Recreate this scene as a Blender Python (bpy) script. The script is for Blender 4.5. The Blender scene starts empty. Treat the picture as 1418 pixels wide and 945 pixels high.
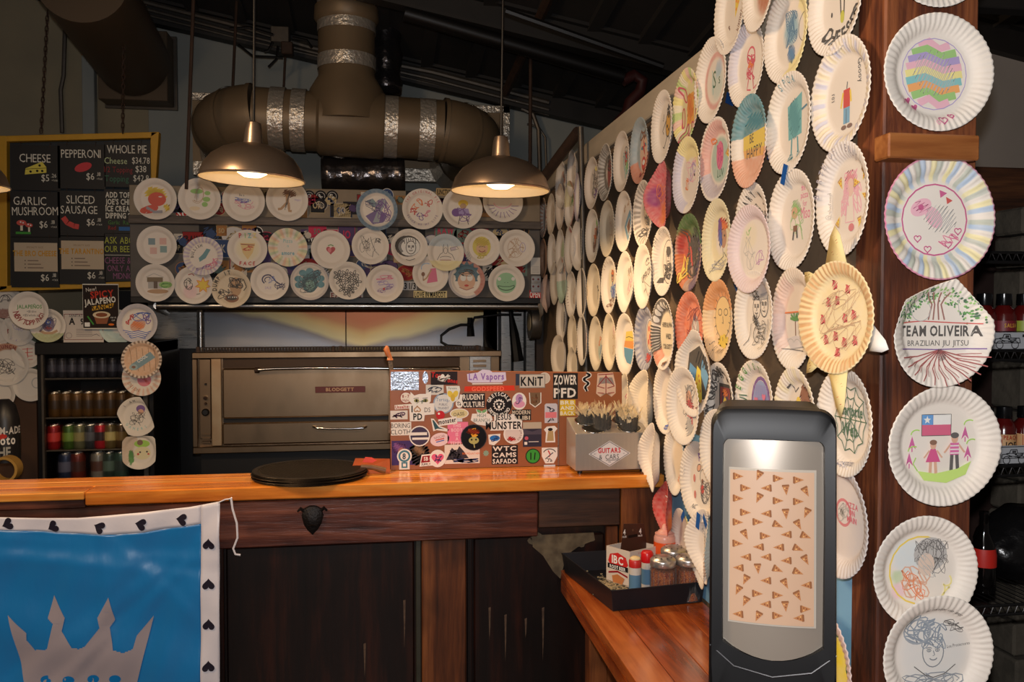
import bpy, math, random
import numpy as np
from mathutils import Vector, Matrix
from mathutils.geometry import tessellate_polygon
random.seed(7)
S = bpy.context.scene
C = S.collection
PI = math.pi
# ---------------- camera, world, lights, exposure ----------------
F, YAW, PITCH = 1200.0, math.radians(8.86), math.radians(-1.8)
CAM = Vector((0, 0, 1.63))
cd = bpy.data.cameras.new('camera'); cam = bpy.data.objects.new('camera', cd); C.objects.link(cam)
cam.location = CAM; cam.rotation_euler = (PI/2 + PITCH, 0, -YAW)
cd.sensor_width = 36; cd.lens = 36*F/1418; cd.clip_start = .02
S.camera = cam
RM = cam.rotation_euler.to_matrix()
w = bpy.data.worlds.new('world'); S.world = w; w.use_nodes = True
w.node_tree.nodes['Background'].inputs[0].default_value = (1.0, .85, .76, 1)
w.node_tree.nodes['Background'].inputs[1].default_value = .06
def lamp(name, kind, loc, col, e, size=.05, rot=None):
    l = bpy.data.lights.new(name, kind); l.color = col; l.energy = e
    if kind == 'AREA': l.size = size
    else: l.shadow_soft_size = size
    o = bpy.data.objects.new(name, l); C.objects.link(o); o.location = loc
    if rot: o.rotation_euler = rot
    return o
FLASH = 110
lamp('camera_flash', 'POINT', (0.0, .0, 1.725), (1.0, .99, 1.0), FLASH, .018)
LAMP_E = 19
# added fill lights, not lamps of the room; the first sits behind the camera
lamp('fill_light', 'AREA', (-1.5, -.9, 3.1), (1.0, .82, .66), 14, 1.6, (math.radians(35), 0, math.radians(-32)))
lamp('fill_light', 'AREA', (-1.5, 1.5, 2.9), (1.0, .68, .40), 38, .6, (math.radians(58), 0, math.radians(-80)))  # added warm fill from the left, aimed at the plate wall
S.view_settings.view_transform = 'Standard'; S.view_settings.look = 'None'
S.view_settings.gamma = 1; S.view_settings.use_curve_mapping = False
S.view_settings.exposure = 0.0

# ---------------- rays through the photograph ----------------
def ray(px, py): return RM @ Vector(((px-709)/F, -(py-472.5)/F, -1))
def onX(px, py, X): d = ray(px, py); return CAM + d*(X/d.x)
def onY(px, py, Y): d = ray(px, py); return CAM + d*(Y/d.y)
def onZ(px, py, Z): d = ray(px, py); return CAM + d*((Z-CAM.z)/d.z)
def onD(px, py, D): return CAM + ray(px, py)*D
RI = RM.transposed()
def proj(p):
    q = RI @ (p-CAM); return (709 + F*q.x/-q.z, 472.5 - F*q.y/-q.z, -q.z)

# ---------------- materials ----------------
def srgb(c):
    if isinstance(c, str): c = PAL[c]
    return tuple(((v/255)/12.92 if v/255 <= .04045 else ((v/255+.055)/1.055)**2.4) for v in c)
PAL = dict(k=(22,20,24), K=(60,58,60), a=(125,122,120), A=(185,182,178), w=(240,238,232), r=(205,40,38), R=(150,25,35),
    o=(236,120,40), O=(245,165,80), y=(240,208,60), Y=(245,230,140), g=(70,150,60), G=(150,200,110), e=(20,95,60),
    b=(50,95,190), B=(130,180,225), t=(35,140,160), T=(120,195,195), p=(110,60,150), P=(170,150,205), i=(225,110,150),
    I=(240,180,195), n=(125,75,45), N=(190,150,110), c=(235,215,180), s=(225,170,140), v=(45,50,100), l=(160,215,70), m=(200,60,130))
MATS = {}
def new_mat(name):
    m = bpy.data.materials.new(name); m.use_nodes = True
    nt = m.node_tree; return m, nt, nt.nodes['Principled BSDF']
def mat(name, col, rough=.5, metal=0, noise=0, nscale=20, bump=0, bscale=60, alpha=1, trans=0, emit=0, col2=None, stretch=(1,1,1), coat=0, rvar=0):
    if name in MATS: return MATS[name]
    m, nt, b = new_mat(name); c = srgb(col)
    b.inputs['Base Color'].default_value = (*c, 1); b.inputs['Roughness'].default_value = rough; b.inputs['Metallic'].default_value = metal
    b.inputs['Transmission Weight'].default_value = trans; b.inputs['Alpha'].default_value = alpha; b.inputs['Coat Weight'].default_value = coat
    if emit: b.inputs['Emission Color'].default_value = (*c, 1); b.inputs['Emission Strength'].default_value = emit
    if noise or bump or rvar:
        tc = nt.nodes.new('ShaderNodeTexCoord'); mp = nt.nodes.new('ShaderNodeMapping'); mp.inputs['Scale'].default_value = stretch
        nt.links.new(tc.outputs['Object'], mp.inputs[0])
        n = nt.nodes.new('ShaderNodeTexNoise'); n.inputs['Scale'].default_value = nscale; n.inputs['Detail'].default_value = 6
        nt.links.new(mp.outputs[0], n.inputs['Vector'])
        if noise:
            mx = nt.nodes.new('ShaderNodeMix'); mx.data_type = 'RGBA'
            c2 = srgb(col2) if col2 else tuple(v*.35 for v in c)
            cr = nt.nodes.new('ShaderNodeMapRange'); cr.inputs[1].default_value = .35; cr.inputs[2].default_value = .68; cr.inputs[4].default_value = noise
            nt.links.new(n.outputs[0], cr.inputs[0]); nt.links.new(cr.outputs[0], mx.inputs[0])
            mx.inputs[6].default_value = (*c, 1); mx.inputs[7].default_value = (*c2, 1)
            nt.links.new(mx.outputs[2], b.inputs['Base Color'])
        if rvar:
            rr = nt.nodes.new('ShaderNodeMapRange'); rr.inputs[1].default_value = .3; rr.inputs[2].default_value = .7
            rr.inputs[3].default_value = rough-rvar; rr.inputs[4].default_value = rough+rvar
            nt.links.new(n.outputs[0], rr.inputs[0]); nt.links.new(rr.outputs[0], b.inputs['Roughness'])
        if bump:
            n2 = nt.nodes.new('ShaderNodeTexNoise'); n2.inputs['Scale'].default_value = bscale; n2.inputs['Detail'].default_value = 4
            nt.links.new(mp.outputs[0], n2.inputs['Vector'])
            bp = nt.nodes.new('ShaderNodeBump'); bp.inputs['Strength'].default_value = bump; bp.inputs['Distance'].default_value = .01
            nt.links.new(n2.outputs[0], bp.inputs['Height']); nt.links.new(bp.outputs[0], b.inputs['Normal'])
    MATS[name] = m; return m
def wood(name, ca, cb, cc, axis=0, rough=.45, scale=9, bump=.35, coat=0, knots=.5):
    if name in MATS: return MATS[name]
    m, nt, b = new_mat(name); N = nt.nodes.new; L = nt.links.new
    tc = N('ShaderNodeTexCoord'); mp = N('ShaderNodeMapping'); s = [1, 1, 1]; s[axis] = .09; mp.inputs['Scale'].default_value = s
    oi = N('ShaderNodeObjectInfo'); ad = N('ShaderNodeVectorMath'); ad.operation = 'MULTIPLY_ADD'
    L(tc.outputs['Object'], mp.inputs[0]); cmb = N('ShaderNodeCombineXYZ')
    for k in range(3): L(oi.outputs['Random'], cmb.inputs[k])
    L(cmb.outputs[0], ad.inputs[0]); ad.inputs[1].default_value = (7, 5, 9); L(mp.outputs[0], ad.inputs[2])
    n1 = N('ShaderNodeTexNoise'); n1.inputs['Scale'].default_value = scale; n1.inputs['Detail'].default_value = 8; n1.inputs['Roughness'].default_value = .65; n1.inputs['Distortion'].default_value = 1.2
    n2 = N('ShaderNodeTexNoise'); n2.inputs['Scale'].default_value = scale*9; n2.inputs['Detail'].default_value = 5
    n3 = N('ShaderNodeTexNoise'); n3.inputs['Scale'].default_value = 3.2; n3.inputs['Detail'].default_value = 3
    L(ad.outputs[0], n1.inputs['Vector']); L(ad.outputs[0], n2.inputs['Vector']); L(tc.outputs['Object'], n3.inputs['Vector'])
    mix = N('ShaderNodeMath'); mix.operation = 'MULTIPLY_ADD'; L(n2.outputs[0], mix.inputs[0]); mix.inputs[1].default_value = .35; L(n1.outputs[0], mix.inputs[2])
    cr = N('ShaderNodeValToRGB'); L(mix.outputs[0], cr.inputs[0]); e = cr.color_ramp.elements
    e[0].position = .48; e[0].color = (*srgb(ca), 1); e[1].position = .84; e[1].color = (*srgb(cc), 1)
    x = e.new(.66); x.color = (*srgb(cb), 1)
    mr = N('ShaderNodeMapRange'); L(n3.outputs[0], mr.inputs[0]); mr.inputs[1].default_value = .52; mr.inputs[2].default_value = .72; mr.inputs[4].default_value = knots
    mx = N('ShaderNodeMix'); mx.data_type = 'RGBA'; L(mr.outputs[0], mx.inputs[0]); L(cr.outputs[0], mx.inputs[6]); mx.inputs[7].default_value = (*[v*.3 for v in srgb(ca)], 1)
    L(mx.outputs[2], b.inputs['Base Color']); b.inputs['Roughness'].default_value = rough; b.inputs['Coat Weight'].default_value = coat; b.inputs['Coat Roughness'].default_value = .12
    bp = N('ShaderNodeBump'); bp.inputs['Strength'].default_value = bump; bp.inputs['Distance'].default_value = .004
    L(mix.outputs[0], bp.inputs['Height']); L(bp.outputs[0], b.inputs['Normal'])
    MATS[name] = m; return m
def attr_mat(name, rough=.75, bump=0, coat=0):
    m, nt, b = new_mat(name)
    a = nt.nodes.new('ShaderNodeAttribute'); a.attribute_name = 'Col'
    nt.links.new(a.outputs['Color'], b.inputs['Base Color']); b.inputs['Roughness'].default_value = rough; b.inputs['Coat Weight'].default_value = coat
    b.inputs['Specular IOR Level'].default_value = .3
    MATS[name] = m; return m
PRINT = attr_mat('print', .7); GLOSSPRINT = attr_mat('glossy_print', .3); PAPER = attr_mat('paper', .62)

# ---------------- object helpers ----------------
def tag(o, label=None, cat=None, group=None, kind=None):
    if label: o['label'] = label
    if cat: o['category'] = cat
    if group: o['group'] = group
    if kind: o['kind'] = kind
    return o
def wloc(o):
    v = Vector((0, 0, 0))
    while o: v = v + o.location; o = o.parent
    return v
def empty(name, loc, label=None, cat=None, group=None, rz=0):
    o = bpy.data.objects.new(name, None); C.objects.link(o); o.location = loc; o.rotation_euler = (0, 0, rz); o.empty_display_size = .05
    return tag(o, label, cat, group)
def link(name, me, parent=None):
    o = bpy.data.objects.new(name, me); C.objects.link(o)
    if parent: o.parent = parent
    return o
def copy_tree(o, parent=None):
    c = o.copy(); C.objects.link(c)
    if parent: c.parent = parent
    for ch in [x for x in o.children]: copy_tree(ch, c)
    return c
class MB:
    def __init__(s): s.v = []; s.f = []; s.M = None
    def add(s, vs, fs):
        n = len(s.v)
        s.v += [tuple(s.M @ Vector(v)) if s.M else tuple(v) for v in vs]; s.f += [tuple(i+n for i in f) for f in fs]; return s
    def box(s, x0, x1, y0, y1, z0, z1, b=0):
        if x0 > x1: x0, x1 = x1, x0
        if y0 > y1: y0, y1 = y1, y0
        if z0 > z1: z0, z1 = z1, z0
        if not b:
            return s.add([(x, y, z) for z in (z0, z1) for y in (y0, y1) for x in (x0, x1)], [(0,2,3,1),(4,5,7,6),(0,1,5,4),(2,6,7,3),(0,4,6,2),(1,3,7,5)])
        # chamfered box: 24 vertices
        X = (x0, x1); Y = (y0, y1); Z = (z0, z1); V = {}; vs = []
        for i in (0, 1):
            for j in (0, 1):
                for k in (0, 1):
                    si, sj, sk = (1-2*i)*b, (1-2*j)*b, (1-2*k)*b
                    for a, p in enumerate(((X[i], Y[j]+sj, Z[k]+sk), (X[i]+si, Y[j], Z[k]+sk), (X[i]+si, Y[j]+sj, Z[k]))):
                        V[i, j, k, a] = len(vs); vs.append(p)
        fs = []
        for i in (0, 1): fs.append([V[i,0,0,0], V[i,1,0,0], V[i,1,1,0], V[i,0,1,0]])
        for j in (0, 1): fs.append([V[0,j,0,1], V[1,j,0,1], V[1,j,1,1], V[0,j,1,1]])
        for k in (0, 1): fs.append([V[0,0,k,2], V[1,0,k,2], V[1,1,k,2], V[0,1,k,2]])
        for j in (0, 1):
            for k in (0, 1): fs.append([V[0,j,k,1], V[1,j,k,1], V[1,j,k,2], V[0,j,k,2]])
        for i in (0, 1):
            for k in (0, 1): fs.append([V[i,0,k,0], V[i,1,k,0], V[i,1,k,2], V[i,0,k,2]])
        for i in (0, 1):
            for j in (0, 1): fs.append([V[i,j,0,0], V[i,j,1,0], V[i,j,1,1], V[i,j,0,1]])
        for i in (0, 1):
            for j in (0, 1):
                for k in (0, 1): fs.append([V[i,j,k,0], V[i,j,k,1], V[i,j,k,2]])
        cx = Vector(((x0+x1)/2, (y0+y1)/2, (z0+z1)/2)); out = []
        for f in fs:
            p = [Vector(vs[q]) for q in f]; nrm = (p[1]-p[0]).cross(p[2]-p[0])
            out.append(f if nrm.dot(sum(p, Vector())/len(p)-cx) > 0 else f[::-1])
        return s.add(vs, out)
    def tube(s, pts, r, n=8, cap=True):
        pts = [Vector(p) for p in pts]; rs = r if isinstance(r, (list, tuple)) else [r]*len(pts)
        vs = []; up = None
        for i, p in enumerate(pts):
            t = (pts[min(i+1, len(pts)-1)] - pts[max(i-1, 0)]).normalized()
            if up is None: up = Vector((0, 0, 1)) if abs(t.z) < .9 else Vector((1, 0, 0))
            a = t.cross(up).normalized(); up = a.cross(t).normalized()
            for k in range(n):
                q = 2*PI*k/n; vs.append(p + (a*math.cos(q) + up*math.sin(q))*rs[i])
        fs = [(i*n+k, i*n+(k+1) % n, (i+1)*n+(k+1) % n, (i+1)*n+k) for i in range(len(pts)-1) for k in range(n)]
        if cap: fs += [tuple(range(n))[::-1], tuple((len(pts)-1)*n+k for k in range(n))]
        return s.add(vs, fs)
    def lathe(s, prof, n=24, M=None, cx=0, cy=0, cz=0):
        vs = []
        for r, z in prof:
            for k in range(n):
                q = 2*PI*k/n; v = Vector((r*math.cos(q), r*math.sin(q), z))
                vs.append((M @ v) if M else Vector((v.x+cx, v.y+cy, v.z+cz)))
        fs = [(i*n+k, i*n+(k+1) % n, (i+1)*n+(k+1) % n, (i+1)*n+k) for i in range(len(prof)-1) for k in range(n)]
        return s.add(vs, fs)
    def prism(s, pts, dirv):           # closed polygon in 3-D pushed along dirv
        n = len(pts); d = Vector(dirv); vs = [Vector(p) for p in pts]; vs += [v+d for v in vs]
        return s.add(vs, [tuple(range(n)), tuple(range(2*n-1, n-1, -1))] + [(i, i+n, (i+1) % n+n, (i+1) % n) for i in range(n)])
    def build(s, name, m, parent=None, at=None, smooth=False, bevel=0):
        o0 = wloc(parent) if parent else (Vector(at) if at is not None else Vector((0, 0, 0)))
        me = bpy.data.meshes.new(name); me.from_pydata([(a-o0.x, b-o0.y, c-o0.z) for a, b, c in s.v], [], s.f)
        if m: me.materials.append(m)
        if smooth:
            me.shade_smooth()
            if smooth != 2: me.set_sharp_from_angle(angle=.7)
        me.update()
        o = link(name, me, parent)
        if not parent and at is not None: o.location = at
        if bevel: md = o.modifiers.new('bevel', 'BEVEL'); md.width = bevel; md.segments = 2; md.limit_method = 'ANGLE'
        return o
# ---------------- lettering ----------------
CH = "ABCDEFGHIJKLMNOPQRSTUVWXYZabcdefghijklmnopqrstuvwxyz0123456789$&.,'!?-/+*%#@()Ññ:½=\""
GL = {}
def load_glyphs():
    obs = []
    for b in (0, 1):
        for c in CH:
            cu = bpy.data.curves.new('g', 'FONT'); cu.body = c; cu.size = 1; cu.resolution_u = 2; cu.offset = .03 if b else .0
            cu.fill_mode = 'FRONT'
            o = bpy.data.objects.new('g', cu); C.objects.link(o); obs.append((b, c, o))
    bpy.context.view_layer.update(); dg = bpy.context.evaluated_depsgraph_get()
    for b, c, o in obs:
        me = bpy.data.meshes.new_from_object(o.evaluated_get(dg)); me.calc_loop_triangles()
        v = np.zeros(len(me.vertices)*3); me.vertices.foreach_get('co', v); v = v.reshape(-1, 3)[:, :2]
        t = np.zeros(len(me.loop_triangles)*3, dtype=np.int32); me.loop_triangles.foreach_get('vertices', t)
        GL[b, c] = (v, t.reshape(-1, 3), v[:, 0].min() if len(v) else 0, v[:, 0].max() if len(v) else .3)
        bpy.data.meshes.remove(me)
    for b, c, o in obs:
        cu = o.data; bpy.data.objects.remove(o); bpy.data.curves.remove(cu)
load_glyphs()

class DR:
    """flat coloured print: lines, patches and lettering, laid on a surface by a mapping"""
    def __init__(s, seed=0): s.V = []; s.T = []; s.Cc = []; s.n = 0; s.lay = 0; s.rnd = random.Random(seed)
    def put(s, v, t, col):
        v = np.asarray(v, float).reshape(-1, 2); t = np.asarray(t, int).reshape(-1, 3)
        s.V.append(np.c_[v, np.full(len(v), s.lay)]); s.T.append(t+s.n); s.n += len(v); s.lay += 1
        s.Cc.append(np.tile(srgb(col), (len(v), 1))); return s
    def l(s, col, w, pts, closed=False):
        P = [Vector(p) for p in pts]
        if closed: P = P + [P[0]]
        Q = [P[0]]
        for a, b in zip(P, P[1:]):
            k = max(1, int((b-a).length/.12))
            Q += [a.lerp(b, i/k) for i in range(1, k+1)]
        vs = []
        for i, p in enumerate(Q):
            t = Q[min(i+1, len(Q)-1)] - Q[max(i-1, 0)]
            if t.length < 1e-9: t = Vector((1, 0))
            n = Vector((-t.y, t.x)).normalized()*w/2; vs += [p+n, p-n]
        fs = []
        for i in range(len(Q)-1): fs += [(2*i, 2*i+1, 2*i+3), (2*i, 2*i+3, 2*i+2)]
        return s.put([tuple(v) for v in vs], fs, col)
    def p(s, col, pts):
        t = tessellate_polygon([[Vector((x, y, 0)) for x, y in pts]]); return s.put(pts, t, col)
    def box(s, col, x0, y0, x1, y1): return s.p(col, [(x0, y0), (x1, y0), (x1, y1), (x0, y1)])
    def epts(s, x, y, a, b=None, n=20, rot=0, a0=0, a1=360):
        b = a if b is None else b; c, q = math.cos(rot), math.sin(rot); r = []
        for k in range(n):
            t = math.radians(a0 + (a1-a0)*k/(n if a1-a0 == 360 else n-1)); u, v = a*math.cos(t), b*math.sin(t)
            r.append((x+u*c-v*q, y+u*q+v*c))
        return r
    def e(s, col, x, y, a, b=None, w=0, rot=0):
        pts = s.epts(x, y, a, b, rot=rot)
        if w: return s.l(col, w, pts, True)
        return s.put([(x, y)]+pts, [(0, i+1, (i+1) % len(pts)+1) for i in range(len(pts))], col)
    def arc(s, col, w, x, y, a, b, a0, a1): return s.l(col, w, s.epts(x, y, a, b, 12, 0, a0, a1))
    def t(s, col, txt, x, y, h, rot=0, bold=0, sx=1, al=.5):
        vs, ts, n, cx = [], [], 0, 0
        for c in txt:
            if c == ' ' or (bold, c) not in GL: cx += .3; continue
            v, t, x0, x1 = GL[bold, c]; q = v.copy(); q[:, 0] += cx - x0; vs.append(q); ts.append(t+n); n += len(v); cx += x1-x0+.09
        if not vs: return s
        v = np.vstack(vs); v[:, 0] -= cx*al; v *= h/.72; v[:, 0] *= sx*.8
        c_, s_ = math.cos(rot), math.sin(rot)
        return s.put(np.c_[x+v[:, 0]*c_-v[:, 1]*s_, y+v[:, 0]*s_+v[:, 1]*c_], np.vstack(ts), col)
    def ta(s, col, txt, r, a0, a1, h, bold=0, inward=False, cx=0, cy=0):   # lettering round an arc
        n = len(txt)
        for i, c in enumerate(txt):
            if c == ' ': continue
            a = math.radians(a0+(a1-a0)*(i+.5)/n)
            s.t(col, c, cx+r*math.cos(a), cy+r*math.sin(a), h, a-PI/2 if not inward else a+PI/2, bold); s.lay -= 1
        s.lay += 1; return s
    def sc(s, col, x, y, a, b, n=14, w=.02):       # loose pencil scribble
        r = s.rnd; f = [r.uniform(.8, 1.5), r.uniform(.8, 1.5), r.uniform(2.6, 5), r.uniform(2.6, 5)]; g = [r.uniform(0, 6.28) for _ in range(4)]; m = n*3
        T = [k/m*n*.62 for k in range(m+1)]
        return s.l(col, w, [(x+a*(.62*math.sin(f[0]*t+g[0])+.33*math.sin(f[2]*t+g[2])), y+b*(.62*math.sin(f[1]*t+g[1])+.33*math.sin(f[3]*t+g[3]))) for t in T])
    def hatch(s, col, x, y, a, b, n=12, w=.03, ang=.8):     # crayon fill
        c, q = math.cos(ang), math.sin(ang); pts = []
        for i in range(n+1):
            v = -1+2*i/n; h = math.sqrt(max(0, 1-v*v)); e = (1 if i % 2 else -1)*h*s.rnd.uniform(.8, 1.05)
            pts.append((x+a*(e*c-v*q), y+b*(e*q+v*c)))
        return s.l(col, w, pts)
    def heart(s, col, x, y, h, rot=0, w=0):
        pts = []
        for k in range(24):
            t = 2*PI*k/24; u = 16*math.sin(t)**3/17; v = (13*math.cos(t)-5*math.cos(2*t)-2*math.cos(3*t)-math.cos(4*t))/17
            pts.append((x+h/2*(u*math.cos(rot)-v*math.sin(rot)), y+h/2*(u*math.sin(rot)+v*math.cos(rot))))
        return s.l(col, w, pts, True) if w else s.p(col, pts)
    def star(s, col, x, y, r, n=5, q=.42, w=0, rot=PI/2):
        pts = [(x+(r if k % 2 == 0 else r*q)*math.cos(rot+PI*k/n), y+(r if k % 2 == 0 else r*q)*math.sin(rot+PI*k/n)) for k in range(2*n)]
        return s.l(col, w, pts, True) if w else s.p(col, pts)
    def slice(s, x, y, h, rot=0, crust='N', body='y', dots='r'):   # a wedge of pizza
        f = lambda u, v: (x+h*(u*math.cos(rot)-v*math.sin(rot)), y+h*(u*math.sin(rot)+v*math.cos(rot)))
        s.p(body, [f(0, -.5), f(.34, .4), f(-.34, .4)]); s.p(crust, [f(.38, .38), f(.34, .52), f(-.34, .52), f(-.38, .38)])
        for u, v in ((0, -.12), (.12, .2), (-.13, .22)): s.e(dots, *f(u, v), h*.07)
        return s
    def face(s, x, y, h, col='k', hair=None, skin=None, w=.022, glasses=False):
        if skin: s.e(skin, x, y, h*.38, h*.5)
        if hair: s.e(hair, x, y+h*.32, h*.42, h*.26); s.hatch(hair, x, y+h*.3, h*.46, h*.32, 10, w*1.6)
        s.e(col, x, y, h*.38, h*.5, w)
        for q in (-1, 1):
            s.e(col, x+q*h*.15, y+h*.06, h*.07, h*.045, w*.8); s.e(col, x+q*h*.15, y+h*.06, h*.025); s.arc(col, w*.8, x+q*h*.15, y+h*.1, h*.1, h*.06, 20, 160)
        s.l(col, w*.8, [(x, y+h*.05), (x+h*.05, y-h*.1), (x-h*.02, y-h*.12)]); s.arc(col, w, x, y-h*.18, h*.13, h*.08, 190, 350)
        return s
    def fig(s, x, y, h, shirt, legs, skin='s', hair='n', skirt=False):
        s.l(legs, h*.1, [(x-h*.07, y-h*.05), (x-h*.09, y-h*.5)]); s.l(legs, h*.1, [(x+h*.07, y-h*.05), (x+h*.1, y-h*.5)])
        if skirt: s.p(shirt, [(x-h*.08, y+h*.25), (x+h*.08, y+h*.25), (x+h*.24, y-h*.15), (x-h*.24, y-h*.15)])
        else: s.box(shirt, x-h*.13, y-h*.08, x+h*.13, y+h*.24)
        for q in (-1, 1): s.l(skin, h*.05, [(x+q*h*.12, y+h*.2), (x+q*h*.26, y+h*.02), (x+q*h*.3, y-h*.02)])
        s.e(skin, x, y+h*.36, h*.1, h*.13); s.e(hair, x, y+h*.44, h*.12, h*.08); return s
    def flower(s, col, x, y, r, n=6, w=.02):
        for k in range(n): a = 2*PI*k/n; s.e(col, x+r*.6*math.cos(a), y+r*.6*math.sin(a), r*.42, r*.2, w, rot=a)
        return s.e(col, x, y, r*.18, None, w)
    def mesh(s, name, m, mapf, dz=.00012, sub=0):
        V = np.vstack(s.V); T = np.vstack(s.T); K = np.vstack(s.Cc)
        for _ in range(4 if sub else 0):       # split long triangles so that they follow the dished surface
            P = V[T][:, :, :2]; E = np.stack([np.hypot(*(P[:, i]-P[:, (i+1) % 3]).T) for i in range(3)], 1).max(1); big = E > sub
            if not big.any(): break
            B = T[big]; n0 = len(V); mids = [(V[B[:, i]]+V[B[:, (i+1) % 3]])/2 for i in range(3)]; q = len(B)
            V = np.vstack([V]+mids); K = np.vstack([K]+[K[B[:, 0]]]*3); m0, m1, m2 = (np.arange(q)+n0+q*i for i in range(3))
            T = np.vstack([T[~big], np.c_[B[:, 0], m0, m2], np.c_[m0, B[:, 1], m1], np.c_[m2, m1, B[:, 2]], np.c_[m0, m1, m2]])
        X = mapf(V[:, 0], V[:, 1], V[:, 2]*dz)
        me = bpy.data.meshes.new(name); me.vertices.add(len(X)); me.vertices.foreach_set('co', X.astype(np.float32).ravel())
        me.loops.add(len(T)*3); me.loops.foreach_set('vertex_index', T.astype(np.int32).ravel())
        me.polygons.add(len(T)); me.polygons.foreach_set('loop_start', np.arange(0, len(T)*3, 3, dtype=np.int32))
        a = me.color_attributes.new('Col', 'FLOAT_COLOR', 'POINT'); a.data.foreach_set('color', np.c_[K, np.ones(len(K))].astype(np.float32).ravel())
        me.update(); me.validate(); me.materials.append(m); return me
def flat(origin, ex, ey, en, off=.0006):
    """maps drawing (x, y) to a plane in the local space of its object"""
    o, a, b, c = (np.array(v, float) for v in (origin, ex, ey, en))
    return lambda x, y, z: o + x[:, None]*a + y[:, None]*b + (z[:, None]+off)*c
# ---------------- paper plates ----------------
WHITE = np.array(srgb((238, 228, 215)))
def sm(a, b, t): t = np.clip((t-a)/(b-a), 0, 1); return t*t*(3-2*t)
def prof(r): return .12*sm(.66, .84, r) + .045*sm(.8, 1.0, r)
def paint_cols(x, y, ops, seed):
    r = np.hypot(x, y); ph = np.arctan2(y, x); col = np.tile(WHITE, (len(x), 1)); rg = np.random.RandomState(seed)
    nz = .5+.5*np.sin(x*19+seed)*np.sin(y*23+seed*2)*np.cos((x+y)*11)
    for op in ops:
        k = op[0]
        if k == 'all': m = np.full(len(x), op[2]*1.0); c = srgb(op[1])
        elif k == 'band': m = op[4]*((r >= op[2]) & (r <= op[3])); c = srgb(op[1])
        elif k == 'sec':      # coloured strokes that run from the rim to the centre
            _, cols, n, r0, r1, a = op; idx = (np.floor((ph+PI)/(2*PI)*n)).astype(int) % len(cols)
            m = a*((r >= r0) & (r <= r1)); c = np.array([srgb(q) if q != '.' else tuple(WHITE) for q in cols])[idx]
        elif k == 'half': m = op[5]*((x*op[2]+y*op[3]) > op[4]); c = srgb(op[1])
        elif k == 'blob': m = op[5]*sm(1.25, .75, np.hypot(x-op[2], y-op[3])/op[4]); c = srgb(op[1])
        elif k == 'arc':      # part of the rim, between two angles in degrees
            d = np.degrees(ph) % 360; a0, a1 = op[2] % 360, op[3] % 360
            ins = ((d >= a0) & (d <= a1)) if a0 < a1 else ((d >= a0) | (d <= a1)); m = op[6]*(ins & (r >= op[4]) & (r <= op[5])); c = srgb(op[1])
        m = (m*(.72+.28*nz))[:, None]; col = col*(1-m) + np.array(c)*m
    return col
def plate_mesh(key, R, ops=(), warp=None, seg=224, N=56, seed=0):
    base = [0, .14, .28, .4, .5, .58, .65] if ops else [0, .3, .65]
    rr = np.array(base + [.69, .73, .78, .84, .9, .96, .99, 1.0]); nr = len(rr)
    ph = np.arange(seg)*2*PI/seg
    r = np.repeat(rr, seg); p = np.tile(ph, nr)
    x, y = r*np.cos(p), r*np.sin(p)
    z = prof(r) + .0105*sm(.68, .82, r)*np.cos(N*p) + .006*np.cos(3*p+seed)*r*r
    z[-seg:] -= .012
    col = paint_cols(x, y, ops, seed)
    out = 1+.012*np.cos(2*p+seed*1.7)*sm(.7, 1, r)
    X = np.c_[x*out, y*out, z]
    if warp: X = warp(X)
    me = bpy.data.meshes.new('paper_plate'); X = X*R
    me.vertices.add(len(X)); me.vertices.foreach_set('co', X.astype(np.float32).ravel())
    i = np.arange(nr-1)[:, None]*seg; k = np.arange(seg)[None]; k2 = (k+1) % seg
    q = np.stack([i+k, i+seg+k, i+seg+k2, i+k2], -1).reshape(-1, 4)
    me.loops.add(len(q)*4); me.loops.foreach_set('vertex_index', q.astype(np.int32).ravel())
    me.polygons.add(len(q)); me.polygons.foreach_set('loop_start', np.arange(0, len(q)*4, 4, dtype=np.int32))
    a = me.color_attributes.new('Col', 'FLOAT_COLOR', 'POINT'); a.data.foreach_set('color', np.c_[col, np.ones(len(col))].astype(np.float32).ravel())
    me.update(); me.validate(); me.shade_smooth(); me.materials.append(PAPER); return me
PM = {}
def pl_map(R, warp=None):
    def f(x, y, z):
        r = np.hypot(x, y); X = np.c_[x, y, prof(r)+.015*sm(.68, .8, r)+.006*r*r]
        if warp: X = warp(X)
        X = X*R; X[:, 2] += z+.0007; return X
    return f
TAPE = mat('blue_tape', (30, 95, 175), .6, noise=.3, nscale=40)
NP = [0]
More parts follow.
